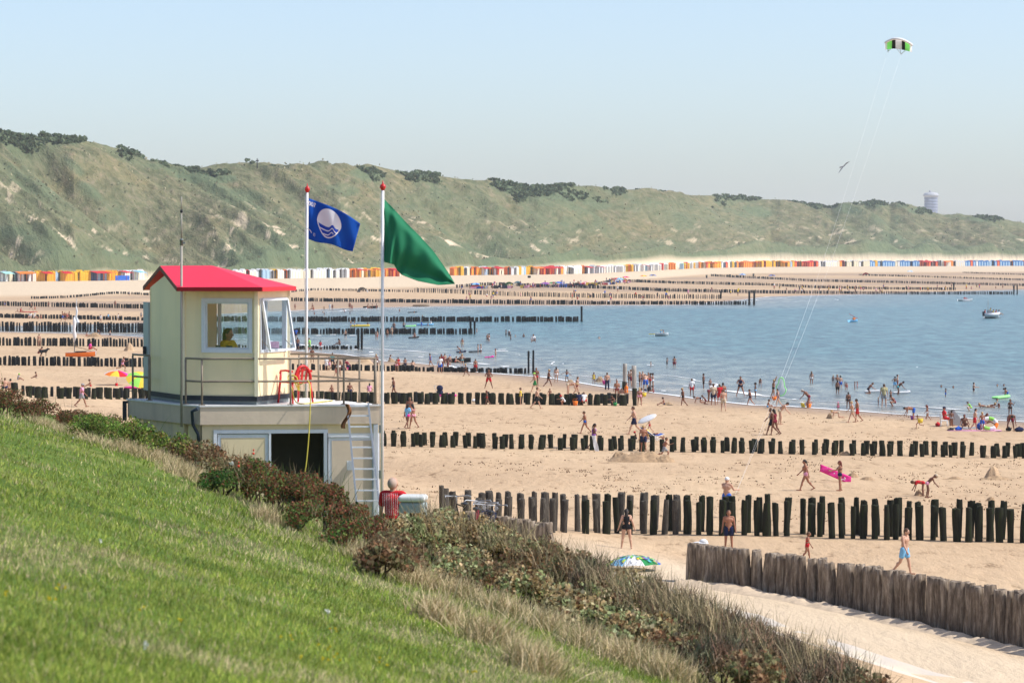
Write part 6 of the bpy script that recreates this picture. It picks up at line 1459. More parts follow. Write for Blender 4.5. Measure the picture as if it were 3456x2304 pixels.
folk('A', 1350, 1305, 1440, 'sit', 'Tpalepink', 'dl', 'b', "dark haired woman in a pale top sitting behind the posts")
folk('F', 720, 1245, 1445, 'walk', 'Tpalepink Sgrey Cgrey', 'gb', 'r', "walking man in grey cap, pink top and pale shorts at far left", near=True, H=1.75)
folk('F', 800, 1235, 1275, 'sit', 'Bred', 'bs', 'l', "child seated behind the left posts of the third groyne", H=1.2)
folk('F', 42, 1235, 1330, 'sit', 'Snavy', 'bs', 'b', "man seated behind the leftmost red brown bush")
folk('F', 90, 1240, 1340, 'sit', 'Bmaroon', 'ds', 'b', "person seated just right of the man behind the leftmost bush")
folk('F', 158, 1160, 1215, 'sit', 'Tgrey Clime', 'bs', 'r', "child in a lime cap sitting on the sand at left")
folk('F', 325, 1140, 1200, 'sit', 'Bbeige', 'bs', 'l', "bare child sitting alone on the sand at left", H=1.1)
folk('F', 1080, 995, 1130, 'run', 'Upalepink', 'bs', 'r', "person in pale pink running left of the cabin")
folk('F', 340, 915, 1000, 'squat', 'Bmaroon', 'ds', 'r', "dark haired person crouching beside the black dog", H=1.7)
folk('F', 345, 850, 915, 'stand', 'Bbeige', 'bs', 'b', "pale person behind the fifth row of posts at left", H=1.6)
folk('F', 790, 880, 950, 'sit', 'Tpink Sred', 'bs', 'r', "person in pink and red sitting right of the small catamaran")
folk('F', 970, 765, 830, 'walk', 'Snavy', 'bs', 'r', "man in navy shorts walking past a sand hollow")
folk('F', 882, 775, 822, 'stoop', 'Bnavy', 'ds', 'l', "child stooping in the sand hollow", H=1.2)
folk('F', 760, 790, 828, 'sit', 'Bred', 'bs', 'r', "child sitting at the left end of the sand hollow", H=1.1)
folk('F', 555, 600, 690, 'walk', 'Sblue', 'bs', 'l', "first of four walkers by the left posts")
folk('F', 572, 605, 680, 'stand', 'Snavy', 'bs', 'f', "second of four walkers by the left posts")
folk('F', 592, 610, 680, 'stroll', 'Kred', 'dl', 'f', "third of four walkers by the left posts, red bikini")
folk('F', 608, 600, 675, 'stroll', 'Bblack', 'bs', 'r', "fourth of four walkers by the left posts")
folk('F', 955, 620, 680, 'stand', 'Tltblue Sgrey', 'bs', 'f', "person in a light blue shirt left of the cabin")
folk('F', 1042, 622, 685, 'stroll', 'Twhite Sgrey', 'bs', 'r', "person in a white shirt left of the cabin")
folk('F', 888, 655, 700, 'stand', 'Twhite', 'bs', 'f', "child in a white shirt between the left post rows", H=1.3)
folk('F', 1245, 608, 665, 'stand', 'Tgrey Snavy', 'ds', 'f', "person in grey beside the open cabin door")
folk('F', 180, 575, 612, 'sit', 'Tred', 'bs', 'r', "child in red sitting by a red board at far left")
folk('F', 160, 585, 612, 'sit', 'Bnavy', 'bs', 'l', "child beside the one in red at far left", H=1.1)
folk('F', 275, 525, 590, 'walk', 'Sblack', 'ds', 'r', "walker in black shorts behind the far left posts")
folk('F', 308, 555, 602, 'walk', 'Bred', 'bs', 'r', "child walking behind the far left posts", H=1.2)
folk('F', 428, 515, 565, 'stand', 'Bmaroon', 'bs', 'b', "person leaning on the far left posts")
folk('F', 1015, 505, 570, 'stand', 'Bmaroon', 'rl', 'b', "woman standing before the far posts left of the cabin")
folk('F', 195, 340, 392, 'stand', 'Tblack Sblack', 'ds', 'f', "person in black alone on the dry sand at far left")
folk('F', 755, 343, 395, 'stroll', 'Tpalepink Spalepink', 'bs', 'r', "pair of walkers as one, pink clothes, on the dry sand before the yellow huts")
folk('F', 1140, 370, 412, 'stand', 'Tgrey Snavy', 'ds', 'f', "person standing on the dry sand left of the red roof")
folk('F', 42, 510, 560, 'stroll', 'Sblue', 'bs', 'r', "walker in blue shorts by the leftmost far posts")
folk('F', 268, 620, 665, 'sit', 'Twhite', 'bs', 'f', "person in a white shirt sitting with bags on the left posts")
folk('F', 300, 622, 668, 'sit', 'Twhite Cwhite', 'bs', 'r', "second person in white sitting with bags on the left posts")
folk('F', 365, 632, 672, 'sit', 'Bmaroon', 'ds', 'l', "person sitting right of the two in white at left")
# seen round the cabin and between the poles
folk('A', 210, 548, 765, 'stand', 'Snavy', 'ds', 'b', "man in navy shorts at the water, just right of the cabin")
folk('A', 185, 410, 575, 'walk', 'Tblue Snavy', 'ds', 'b', "person in a blue shirt wading near the cabin window")
folk('A', 400, 592, 785, 'stroll', 'Tlime Sgreen', 'bs', 'l', "person in a lime green shirt right of the left flagpole", H=1.75)
folk('A', 570, 600, 765, 'stand', 'Tred Swhite', 'ds', 'b', "person in a red shirt at the short groyne")
folk('A', 880, 612, 690, 'sit', 'Kblack', 'dl', 'l', "woman in black sitting on the short groyne posts", H=1.65)
folk('A', 968, 432, 580, 'stroll', 'Sblack', 'bs', 'f', "man in black shorts walking out of the water", skin='pale')
folk('A', 145, 612, 690, 'sit', 'Cred', 'bs', 'f', "head with a red cap beside the open window sash", H=1.3)
folk('A', 1050, 290, 400, 'hold', 'Bltblue', 'ys', 'r', "person holding a blue board by the water posts", .15)
folk('A', 1112, 288, 395, 'stand', 'Bltblue', 'bs', 'l', "second person at the blue board by the water posts", .15)
folk('A', 1325, 315, 372, 'stand', 'Bnavy', 'bs', 'b', "wader seen to the waist left of the right flagpole", .5)
folk('A', 1738, 310, 470, 'stand', 'Bnavy', 'bs', 'f', "wader behind the posts right of the right flagpole", .05)
folk('A', 1895, 308, 430, 'akimbo', 'Snavy', 'bs', 'b', "wader with hands on hips beyond the water groyne", .1)
folk('A', 1705, 375, 525, 'stroll', 'Kbeige', 'ds', 'b', "broad person walking along the water groyne posts")
folk('A', 1632, 430, 555, 'stand', 'Bblack', 'rl', 'f', "long haired woman in the water right of the right flagpole", .2)
folk('A', 1452, 465, 585, 'stand', 'Bmaroon', 'bs', 'r', "left one of a close pair in the water beside the right flagpole", .2)
folk('A', 1478, 450, 585, 'stand', 'Bred', 'bs', 'l', "right one of a close pair in the water beside the right flagpole", .2)
folk('A', 2065, 478, 560, 'sit', 'Bnavy', 'bs', 'f', "child kneeling on a dark float in the water", H=1.3)
folk('A', 2175, 290, 372, 'stand', 'Tblue', 'bs', 'r', "person in blue leaning on the light blue airbed", .45)
folk('A', 2325, 275, 345, 'stand', 'Twhite', 'bs', 'l', "person in white by the light blue airbed", .45)
folk('A', 2280, 320, 368, 'stand', 'Bred', 'bs', 'l', "swimmer holding the right end of the light blue airbed", .65)
folk('A', 1790, 245, 295, 'stand', 'Tred', 'bs', 'f', "swimmer in red by the dark posts", .6)
folk('A', 2190, 200, 230, 'stand', 'Bnavy', 'bs', 'f', "head and shoulders above the long groyne posts", .7)
folk('A', 1210, 340, 385, 'prone', 'Bred', 'ds', 'l', "person lying on the yellow airbed", H=1.5)
folk('A', 960, 112, 160, 'kneel', 'Bmaroon', 'ds', 'l', "person kneeling in the far shallows", .2)
folk('A', 1040, 140, 190, 'stand', 'Bltblue', 'bs', 'f', "child in light blue in the far shallows", .3)
folk('A', 1038, 55, 125, 'stand', 'Bmaroon', 'bs', 'f', "taller one of two on the far sand edge", H=1.7)
folk('A', 1072, 85, 130, 'stand', 'Bred', 'bs', 'f', "shorter one of two on the far sand edge", H=1.2)
folk('A', 722, 12, 125, 'stand', 'Twhite Pwhite', 'gb', 'f', "figure all in white on the far sand between the poles")
folk('A', 762, 58, 122, 'stand', 'Bmaroon', 'bs', 'f', "child beside the figure all in white", H=1.2)
folk('A', 635, 150, 215, 'stoop', 'Snavy', 'bs', 'l', "navy shorts person stooping in far shallows", .1)
folk('A', 475, 158, 200, 'stand', 'Bmaroon', 'bs', 'f', "small child in the far shallows", .2)
folk('A', 440, 10, 105, 'walk', 'Bmaroon', 'bs', 'r', "walker on the far sand right of the left flagpole")
folk('A', 465, 52, 130, 'sit', 'Bred', 'bs', 'l', "sitter on the far sand right of the left flagpole")
folk('A', 630, 55, 130, 'stand', 'Kbeige', 'ys', 'f', "fair haired woman on the far sand edge")
folk('A', 168, 40, 120, 'stand', 'Bmaroon', 'bs', 'f', "child on the far sand just right of the cabin", H=1.3)
folk('A', 1315, 30, 105, 'sit', 'Bred', 'bs', 'r', "left one sitting by the dark dinghy on the far shore")
folk('A', 1395, 18, 100, 'stand', 'Bmaroon', 'bs', 'l', "middle one by the dark dinghy on the far shore")
folk('A', 1460, 18, 115, 'stand', 'Bred', 'ds', 'l', "standing one right of the dark dinghy on the far shore")
folk('A', 1828, 100, 150, 'stand', 'Bmaroon', 'bs', 'f', "wader in the far shallows right of the right flagpole", .3)
folk('A', 2060, 140, 170, 'stand', 'Bnavy', 'bs', 'r', "swimmer beside a dark float beyond the long groyne", .7)
# behind the railing on the near row
folk('L', 430, 920, 1020, 'stand', 'Bmaroon', 'ds', 'b', "dark haired person behind the railing, first from the left", H=1.6)
folk('L', 588, 965, 1088, 'stroll', 'Spalepink', 'bs', 'b', "person in pink shorts behind the railing")
folk('L', 565, 985, 1092, 'stand', 'Twhite Swhite', 'bs', 'b', "child in white behind the railing", H=1.35)
folk('L', 622, 985, 1060, 'stand', 'Tteal Snavy', 'bs', 'b', "person in teal behind the railing", H=1.5)
folk('L', 680, 930, 1150, 'stand', 'Bwhite Cwhite', 'gb', 'b', "tall person in a white cap behind the railing", H=1.8)
folk('L', 655, 1080, 1145, 'walk', 'Ured', 'bs', 'l', "toddler in pink red walking behind the railing", H=.85)
folk('L', 650, 1020, 1090, 'sit', 'Bnavy', 'ds', 'l', "dark haired person sitting near the toddler")
folk('L', 780, 1000, 1095, 'squat', 'Tmaroon Snavy', 'ds', 'l', "person in dark red crouching by the railing corner")
folk('L', 765, 1045, 1090, 'sit', 'Tpink', 'bs', 'l', "child in pink in front of the crouching one", H=1.0)
folk('L', 1035, 985, 1095, 'stand', 'Kwhite', 'ys', 'b', "woman in a white bikini just left of the right flagpole", H=1.7)
folk('L', 1160, 955, 1008, 'sit', 'Snavy', 'bs', 'r', "child sitting on the sand edge right of the right flagpole", H=1.3)
folk('L', 1243, 965, 1085, 'stand', 'Tred Sred', 'bs', 'b', "person in a bright red shirt at the fourth groyne")
folk('L', 1228, 1000, 1100, 'stand', 'Bpalepink', 'bs', 'b', "child in front of the bright red shirt", H=1.2)
folk('L', 1308, 970, 1090, 'stand', 'Snavy', 'ds', 'b', "man in navy shorts beside the bright red shirt")
folk('L', 1380, 1008, 1090, 'squat', 'Bblack', 'dl', 'b', "long haired person crouching at the fourth groyne posts")
# right of the pole
folk('B', 60, 425, 640, 'stroll', 'Ublue', 'ds', 'l', "girl in a blue swimsuit walking left at the water edge")
folk('B', 215, 440, 745, 'stroll', 'Twhite Sblue', 'bs', 'f', "person in a white shirt and blue shorts before the fourth groyne", H=1.75)
folk('B', 235, 440, 700, 'stand', 'Tmaroon', 'rl', 'b', "person in dark red behind the white shirt", H=1.7)
folk('B', 288, 425, 640, 'stand', 'Bmaroon', 'bs', 'b', "man behind the crowd at the fourth groyne")
folk('B', 335, 495, 705, 'stroll', 'Kmaroon', 'rl', 'r', "bronzed woman walking at the fourth groyne", skin='dark')
folk('B', 368, 450, 640, 'stand', 'Bnavy Cblue', 'bs', 'f', "person in a blue cap at the fourth groyne")
folk('B', 565, 435, 640, 'akimbo', 'Bteal', 'ys', 'b', "person with hands on hips in teal briefs by the dinghy")
folk('B', 500, 480, 575, 'recline', 'Bmaroon', 'bs', 'l', "person lying in the black dinghy", H=1.7)
folk('B', 455, 510, 580, 'sit', 'Bred', 'bs', 'r', "child sitting in the black dinghy", H=1.2)
folk('B', 625, 600, 795, 'walk', 'Kblack', 'ys', 'l', "blond girl in black walking before the fourth groyne")
folk('B', 775, 605, 735, 'stand', 'Sred', 'bs', 'b', "child in red shorts among the groyne posts", H=1.4)
folk('B', 565, 190, 345, 'stand', 'Sbeige', 'bs', 'b', "lone man wading in mid water", .08)
folk('B', 538, 385, 430, 'kneel', 'Bnavy', 'bs', 'l', "child lying on a dark board in the water", .1, H=1.3)
folk('B', 815, 288, 432, 'stand', 'Kmaroon', 'ds', 'r', "left one of two waders beside a black board", .1)
folk('B', 862, 290, 425, 'out', 'Bwhite', 'ys', 'l', "right one of two waders beside a black board, white bottom", .15)
folk('B', 1095, 360, 520, 'stand', 'Kmaroon', 'rl', 'r', "woman wading by a breaking wave", .1)
folk('B', 985, 478, 512, 'stand', 'Tred', 'ds', 'r', "swimmer on a pink float", .72)
folk('B', 965, 125, 235, 'stand', 'Bnavy', 'bs', 'f', "left one of an embracing couple in the water", .3)
folk('B', 992, 112, 238, 'stand', 'Bwhite', 'ds', 'l', "right one of an embracing couple in the water", .3)
folk('B', 1258, 58, 158, 'phone', 'Sblack', 'bs', 'r', "man with a raised arm in far water", .3)
folk('B', 1310, 65, 158, 'stand', 'Ublack Cwhite', 'ds', 'f', "swimmer in black with a white cap", .35)
folk('B', 1335, 135, 215, 'stand', 'Sblack', 'bs', 'l', "wader in front of the white cap", .45)
folk('B', 1407, 140, 168, 'stand', 'Bnavy', 'ds', 'f', "head just above the water right of three waders", .8)
folk('B', 1540, 120, 172, 'stand', 'Bmaroon', 'rs', 'f', "lone wader shoulder deep in mid water", .6)
folk('B', 795, 35, 102, 'stand', 'Bmaroon', 'bs', 'r', "wader beside the twin end piles in the water", .4)
e_ = folk('B', 1678, 270, 385, 'sit', 'Twhite Sgrey', 'bs', 'f', "figure in a white towel sitting on top of the tall black pile", H=1.4)
pq = hit1(1800, 1259); e_.location = (pq.x, pq.y, e_.location.z - hit1(FR['B'][0] + 1678 * .2126, 1100 + 385 * .2126).z + (1259 - 1181) / FPX * pq.y)
folk('B', 985, 725, 992, 'wide', 'Sred', 'bs', 'f', "boy in red swim shorts standing with legs apart on the sand", H=1.72)
folk('B', 1722, 765, 1045, 'walk', 'Sgreen Clime', 'ys', 'l', "person in green shorts and lime cap walking left", H=1.72)
folk('B', 1740, 665, 960, 'stand', 'Bred', 'bs', 'f', "tanned man just behind the green shorts", skin='dark', H=1.75)
folk('B', 1745, 980, 1315, 'walk', 'Sblack', 'bs', 'r', "boy in black shorts with a white hem crossing before the third groyne", skin='pale', H=1.72)
folk('B', 960, 1025, 1250, 'stroll', 'Bred', 'rs', 'l', "slim child in red briefs in front of the third groyne posts", skin='dark')
folk('B', 1935, 670, 960, 'walk', 'Bblack', 'ys', 'r', "tanned woman in black briefs walking at the water edge", skin='dark')
folk('B', 2057, 630, 895, 'stand', 'Kwhite', 'dl', 'b', "woman in a white bikini with her back turned at the water edge")
folk('B', 2225, 680, 888, 'out', 'Bltblue', 'ds', 'b', "child in light blue bottoms with one arm out", skin='dark')
folk('B', 1490, 1030, 1245, 'stand', 'Tyellow', 'bs', 'r', "child in a pale yellow shirt behind the third groyne", H=1.3)
folk('B', 1955, 1045, 1120, 'sit', 'Bnavy', 'bs', 'f', "small head peeking over the third groyne posts", H=1.1)
folk('B', 2240, 945, 1120, 'bend', 'Bbeige', 'ys', 'r', "large pale man bending over behind the third groyne", skin='pale', H=1.85)
# C frame
folk('C', 315, 475, 640, 'stroll', 'Kmaroon', 'bs', 'r', "woman behind the third groyne beside the bending man", H=1.65)
folk('C', 120, 640, 785, 'squat', 'Twhite Cred', 'bs', 'l', "child in a red cap crouching by an orange bucket", H=1.2)
folk('C', 350, 630, 790, 'squat', 'Tnavy', 'bs', 'b', "person in dark blue crouching at the groyne posts", H=1.6)
folk('C', 425, 630, 790, 'squat', 'Twhite Sred', 'bs', 'b', "person in a white shirt crouching at the groyne posts", H=1.6)
folk('C', 585, 255, 455, 'stand', 'Uyellow', 'ds', 'f', "girl in a yellow swimsuit at the water line")
folk('C', 795, 250, 545, 'stand', 'Pnavy', 'bs', 'b', "man in navy trousers standing on the shore", skin='pale')
folk('C', 945, 370, 425, 'stand', 'Bnavy', 'bs', 'l', "child up to the chest in the shallows left of the tall pile", .55)
folk('C', 1175, 210, 490, 'hold', 'Smaroon', 'bs', 'l', "man in dark red shorts between the two tall piles", .04)
folk('C', 1140, 230, 480, 'stand', 'Bnavy', 'gb', 'l', "person hidden behind the dark red shorts", .04)
folk('C', 1312, 240, 495, 'stand', 'Sblack', 'ys', 'r', "man in black trunks at the left of the group by the piles")
folk('C', 1360, 232, 490, 'stand', 'Bmaroon', 'ds', 'f', "dark haired man at the back of the group by the piles")
folk('C', 1405, 275, 570, 'stoop', 'Sblue', 'bs', 'b', "broad man in blue shorts leaning forward in the group", H=1.8)
folk('C', 1450, 258, 480, 'stand', 'Bred', 'ds', 'f', "person in red behind the leaning man")
folk('C', 1485, 265, 500, 'stand', 'Kred', 'ds', 'l', "woman in a red bikini in the group by the piles")
folk('C', 1522, 265, 510, 'hold', 'Kwhite', 'ds', 'l', "woman in white at the right of the group by the piles")
folk('C', 1530, 492, 590, 'sit', 'Umaroon', 'ds', 'l', "small child sitting beside the black bag at the shore", H=1.1)
folk('C', 1310, 500, 800, 'stroll', 'Kpalepink', 'yl', 'b', "blond woman walking right of the tall bleached pile")
folk('C', 1340, 510, 770, 'stand', 'Bmaroon', 'bs', 'l', "person behind the blond woman at the tall pile", skin='dark')
folk('C', 1700, 680, 795, 'sit', 'Bnavy', 'ds', 'l', "boy sitting and digging alone on the sand")
folk('C', 2000, 495, 800, 'stroll', 'Kblack', 'ys', 'l', "slim woman in a black bikini walking left on the wet sand")
folk('C', 2140, 345, 640, 'stand', 'Twhite Sred', 'bs', 'b', "person in a white shirt and red shorts in ankle deep water")
folk('C', 2325, 275, 520, 'stand', 'Sblack', 'ds', 'l', "man in black shorts wading right of the red shorts", .08)
folk('C', 1490, 90, 165, 'stand', 'Bnavy', 'ds', 'l', "child splashing in the water", .4)
folk('C', 1745, 32, 160, 'phone', 'Sblack', 'ds', 'r', "child with a raised hand in open water", .2)
folk('C', 1862, 10, 168, 'stand', 'Smaroon', 'ds', 'b', "man in dark red shorts in open water", .22)
folk('C', 950, 560, 700, 'stand', 'Bmaroon', 'rs', 'f', "auburn haired person behind the third groyne posts", H=1.6)
folk('C', 925, 640, 790, 'squat', 'Bnavy', 'bs', 'l', "child with a green bucket at the third groyne posts", H=1.2)
folk('C', 1100, 515, 760, 'stand', 'Torange', 'bs', 'r', "person in an orange top at the third groyne end", H=1.7)
folk('C', 1030, 600, 790, 'stoop', 'Kbeige', 'bs', 'b', "person stooping below the tall bleached pile", H=1.55)
# D frame
folk('D', 268, 272, 415, 'stand', 'Bnavy', 'ds', 'f', "person with crossed arms wading behind the digging group", .15)
folk('D', 240, 455, 640, 'bend', 'Bmaroon', 'bs', 'r', "adult bending low at the left of the digging group", H=1.75)
folk('D', 200, 545, 675, 'kneel', 'Bmaroon', 'bs', 'l', "person kneeling in the digging group")
folk('D', 112, 590, 660, 'crawl', 'Bnavy', 'ds', 'l', "child on all fours in the digging group", H=1.2)
folk('D', 318, 368, 695, 'stand', 'Tbeige Snavy', 'bs', 'b', "man in beige with a dark backpack in the digging group", H=1.78)
folk('D', 415, 400, 685, 'stand', 'Tred Sred', 'bs', 'b', "person in a bright red shirt in the digging group", H=1.7)
folk('D', 470, 360, 680, 'stand', 'Bblack', 'ds', 'b', "dark haired man at the right of the digging group", H=1.8)
folk('D', 478, 500, 790, 'stroll', 'Sbeige', 'bs', 'b', "shirtless person in beige shorts in front of the digging group", skin='pale', H=1.7)
folk('D', 748, 250, 545, 'wide', 'Unavy', 'ds', 'f', "stout person in navy holding pink things in the shallows", H=1.75)
folk('D', 900, 420, 690, 'walk', 'Unavy', 'bs', 'l', "girl in a navy swimsuit pulling something at the water edge")
folk('D', 985, 330, 575, 'stand', 'Kltblue', 'ds', 'l', "woman in light blue bottoms wading", .06)
folk('D', 1060, 270, 405, 'stoop', 'Bnavy', 'ds', 'f', "person stooping in the water left of the kite line")
folk('D', 1270, 325, 575, 'raised', 'Bblack', 'ys', 'r', "person lifting the green rimmed net by the kite lines", H=1.6)
folk('D', 1345, 415, 705, 'stroll', 'Umaroon', 'ds', 'l', "girl in a dark red swimsuit carrying an orange bucket")
folk('D', 1180, 648, 738, 'sit', 'Bltblue', 'bs', 'r', "child sitting with legs out between the kite lines", H=1.2)
folk('D', 1240, 785, 1165, 'walk', 'Sblack', 'bs', 'l', "man with a stick leading the trio on the sand", skin='dark', H=1.85)
folk('D', 1290, 810, 1168, 'stroll', 'Umaroon', 'dl', 'bl', "woman in dark red in front of the trio", skin='dark', H=1.75)
folk('D', 1370, 735, 1000, 'stoop', 'Bbeige', 'ds', 'r', "fair skinned person stooping behind the trio", skin='pale', H=1.8)
folk('D', 1875, 155, 350, 'stand', 'Kwhite', 'bl', 'b', "woman in a white bottom wading alone", .12)
folk('D', 1835, 555, 735, 'stoop', 'Bmaroon', 'gb', 'l', "adult stooping over the child with the orange bucket", H=1.75)
folk('D', 1780, 600, 730, 'squat', 'Twhite Cred', 'bs', 'r', "child in a red cap crouching at the edge with a bucket", H=1.15)
# E frame
folk('E', 175, 222, 310, 'stand', 'Bnavy', 'ys', 'f', "blond child at the left of the wading family", .2)
folk('E', 222, 215, 370, 'stand', 'Bwhite', 'bs', 'f', "pale adult at the back of the wading family", .1)
folk('E', 258, 225, 375, 'stand', 'Sblue', 'ds', 'b', "man in blue shorts in the wading family", .1, 'pale')
folk('E', 225, 280, 440, 'stand', 'Sblack', 'ds', 'b', "man in black shorts in front of the wading family", .03, 'dark')
folk('E', 312, 303, 385, 'hold', 'Umaroon', 'rs', 'l', "left child beside the wading family", .1)
folk('E', 330, 310, 390, 'stand', 'Kred', 'rs', 'b', "right child beside the wading family", .1)
folk('E', 422, 295, 388, 'stand', 'Kgrey', 'bs', 'r', "left of two girls facing each other in the water", .15)
folk('E', 450, 293, 372, 'stand', 'Kpalepink', 'rs', 'l', "right of two girls facing each other in the water", .2)
folk('E', 575, 335, 430, 'kneel', 'Bnavy', 'bs', 'r', "boy kneeling at a white body board", .1, H=1.5)
folk('E', 768, 342, 375, 'stand', 'Bnavy', 'ds', 'f', "swimmer head behind the olive shirt man", .82)
folk('E', 880, 235, 360, 'akimbo', 'Sltblue', 'ds', 'b', "man with elbows out in light blue shorts in the water", .18)
folk('E', 908, 215, 355, 'stand', 'Smaroon', 'ds', 'r', "taller man behind the elbows out man", .15)
folk('E', 755, 382, 580, 'stand', 'Tolive Sgrey', 'bs', 'b', "man in an olive yellow shirt and pale shorts in the water", .03, H=1.85)
folk('E', 832, 390, 500, 'hold', 'Sblack', 'bs', 'b', "child in black shorts beside the olive shirt man", .12)
folk('E', 915, 365, 440, 'stoop', 'Bteal', 'ds', 'r', "boy leaning on a white body board", .15, H=1.5)
folk('E', 690, 472, 570, 'stand', 'Bnavy', 'ys', 'r', "toddler left of the olive shirt man", .08)
folk('E', 880, 492, 575, 'squat', 'Umaroon', 'bs', 'l', "girl crouching in the shallow water right of the olive shirt", H=1.4)
folk('E', 348, 402, 605, 'stand', 'Kblack', 'ds', 'b', "tanned woman standing in ankle deep water", .0, 'dark')
folk('E', 232, 532, 625, 'stand', 'Kpink Cpink', 'bs', 'f', "girl in a pink hat at the water line", .1)
folk('E', 392, 512, 762, 'walk', 'Bbeige', 'ys', 'l', "pale woman walking hand in hand, left of the couple", skin='pale')
folk('E', 452, 488, 758, 'stroll', 'Sred', 'ds', 'l', "man in red shorts, right of the walking couple", skin='skin')
folk('E', 238, 655, 718, 'crawl', 'Bbeige', 'ys', 'l', "child on all fours at a small sand heap", H=1.2)
folk('E', 1095, 625, 735, 'bend', 'Sblue', 'ds', 'l', "boy in blue shorts bending with a bucket", H=1.6)
folk('E', 1150, 672, 825, 'run', 'Bbeige', 'bs', 'l', "toddler running with a yellow bucket")
folk('E', 1250, 555, 735, 'stroll', 'Kwhite', 'rl', 'l', "slim girl in white at the water line")
folk('E', 1525, 622, 805, 'stand', 'Bgrey', 'ds', 'b', "boy standing beside the white plastic chair")
folk('E', 1450, 645, 800, 'chair', 'Tred Sred Cnavy', 'ds', 'r', "person in red with a dark hat sitting in the white chair", H=1.75)
folk('E', 1668, 718, 830, 'sit', 'Bmaroon', 'rs', 'f', "person sitting on the grey mat by the water", skin='dark', H=1.65)
folk('E', 1790, 598, 855, 'stroll', 'Sred', 'ds', 'r', "man in red shorts walking by the mats", skin='pale')
folk('E', 1875, 640, 855, 'stand', 'Sblue', 'ys', 'b', "boy in blue shorts left of the swim ring")
folk('E', 1910, 675, 800, 'sit', 'Kpalepink', 'rl', 'r', "girl leaning on the colourful swim ring", H=1.5)
folk('E', 1748, 545, 625, 'squat', 'Tlime', 'bs', 'l', "child in lime on an adult's shoulders by the water", H=1.1)
folk('E', 2195, 488, 690, 'phone', 'Kblack', 'ds', 'f', "tanned woman in black standing in the shallows at right", skin='dark')
folk('E', 2198, 705, 860, 'bend', 'Smaroon', 'ds', 'f', "man bending over bags at the right edge", skin='dark', H=1.8)
folk('E', 1408, 335, 358, 'stand', 'Bnavy', 'ds', 'f', "left swimmer head in the open water at right", .86)
folk('E', 1545, 345, 368, 'stand', 'Bnavy', 'bs', 'f', "right swimmer head in the open water at right", .86)
folk('E', 1457, 370, 468, 'phone', 'Sblue', 'ds', 'r', "child in blue shorts wading at right", .15)
folk('E', 1778, 300, 405, 'hold', 'Bnavy', 'ds', 'r', "man waist deep with an arm forward", .42)
folk('E', 2048, 320, 350, 'stand', 'Bnavy', 'bs', 'f', "swimmer head, left one near the right edge", .84)
folk('E', 2122, 318, 348, 'stand', 'Bnavy', 'ds', 'f', "swimmer head, right one near the right edge", .84)
folk('E', 2140, 362, 470, 'stand', 'Bnavy', 'ds', 'l', "wader behind the green airbed", .35)
folk('E', 2165, 382, 470, 'stoop', 'Sblue', 'ds', 'l', "man in blue shorts pushing the green airbed", .2)
folk('E', 2045, 488, 528, 'stand', 'Bnavy', 'bs', 'r', "swimmer at the tip of the green airbed", .76)
folk('E', 1915, 525, 595, 'prone', 'Bbeige', 'ys', 'l', "first child playing face down in the shallows", .2, H=1.3)
folk('E', 1950, 525, 590, 'prone', 'Bbeige', 'ys', 'r', "second child playing face down in the shallows", .2, H=1.3)
folk('E', 2065, 545, 592, 'stand', 'Bnavy', 'rl', 'l', "long haired head in the shallows at right", .72)
folk('S', 1650, 1697, 1790, 'sit', 'Bpalepink', 'rl', 'b', "auburn haired woman sitting behind the short pile wall", near=True, H=1.65)
folk('M', 1478, 598, 635, 'sit', 'Tltblue', 'ys', 'r', "left one riding the small white boat in mid water")
folk('M', 1508, 600, 635, 'sit', 'Bmaroon', 'rs', 'l', "right one riding the small white boat in mid water")
folk('M', 992, 645, 664, 'stand', 'Bnavy', 'ds', 'f', "lone swimmer in the middle of the bay", .78)
folk('N', 941, 523, 556, 'sit', 'Torange', 'ds', 'b', "paddler in the small light blue kayak", H=1.6)
folk('N', 1858, 350, 382, 'sit', 'Tred', 'ds', 'f', "left rider on the far white boat")
folk('N', 1874, 355, 382, 'sit', 'Tred', 'bs', 'f', "right rider on the far white boat")
for i, (x, c, wh) in enumerate([(2022, 'Tred', "at the stern in red"), (2068, 'Tyellow', "standing tall in yellow"), (2092, 'Tyellow', "second in yellow"), (2115, 'Tred', "in the middle in red"), (2138, 'Tnavy', "at the bow in navy")]):
    e_ = folk('N', x, 462 if i == 1 else 472, 520, 'sit', c, 'bs', 'r', f"crew member of the rubber boat, {wh}", H=1.75); e_.location.z += .45 + (.3 if i == 1 else 0)
# red shirted man at the building, lookout in the cabin
rm = P3(1326, 1606, 62.4); Hm = 1.84
e_ = person((rm.x, 62.4, rm.z - Hm), Hm, 'stand', 'Snavy Tred', 'xs', 160, "balding man in a red striped shirt at the corner of the building", False, 'pale', True)
for k in range(9):
    m1 = MB(); a = -.13 + k * .0325; m1.tube([(a, .12 + .02 * math.cos(a * 8), 1.02 + z_ * .05) for z_ in range(9)], .003, 4); o = m1.obj("shirt_stripe", cloth("white"), e_)
for ch_ in e_.children:
    if ch_.name.startswith("hair"): ch_.scale = (.93, .93, .93); ch_.location = (0, .03, .098)
lk = P3(778, 1110, 65.5)
e_ = person((lk.x, 65.5, PZ), 1.66, 'chair', 'Tmustard Snavy', 'dl', 60, "dark haired lifeguard in a yellow shirt sitting inside the cabin", False, 'skin', True)
e_.location.z += lk.z - (e_.location.z + 1.42 * 1.66 / 1.72) - .26; e_["label"] = "dark haired lifeguard in a yellow shirt sitting inside the cabin"
m1 = MB(); sz_ = lk.z - 1.42 * 1.66 / 1.72 + .54; m1.box((0, 0, 0), (.42, .42, .04)); m1.box((-.2, .0, .25), (.03, .4, .5)); 
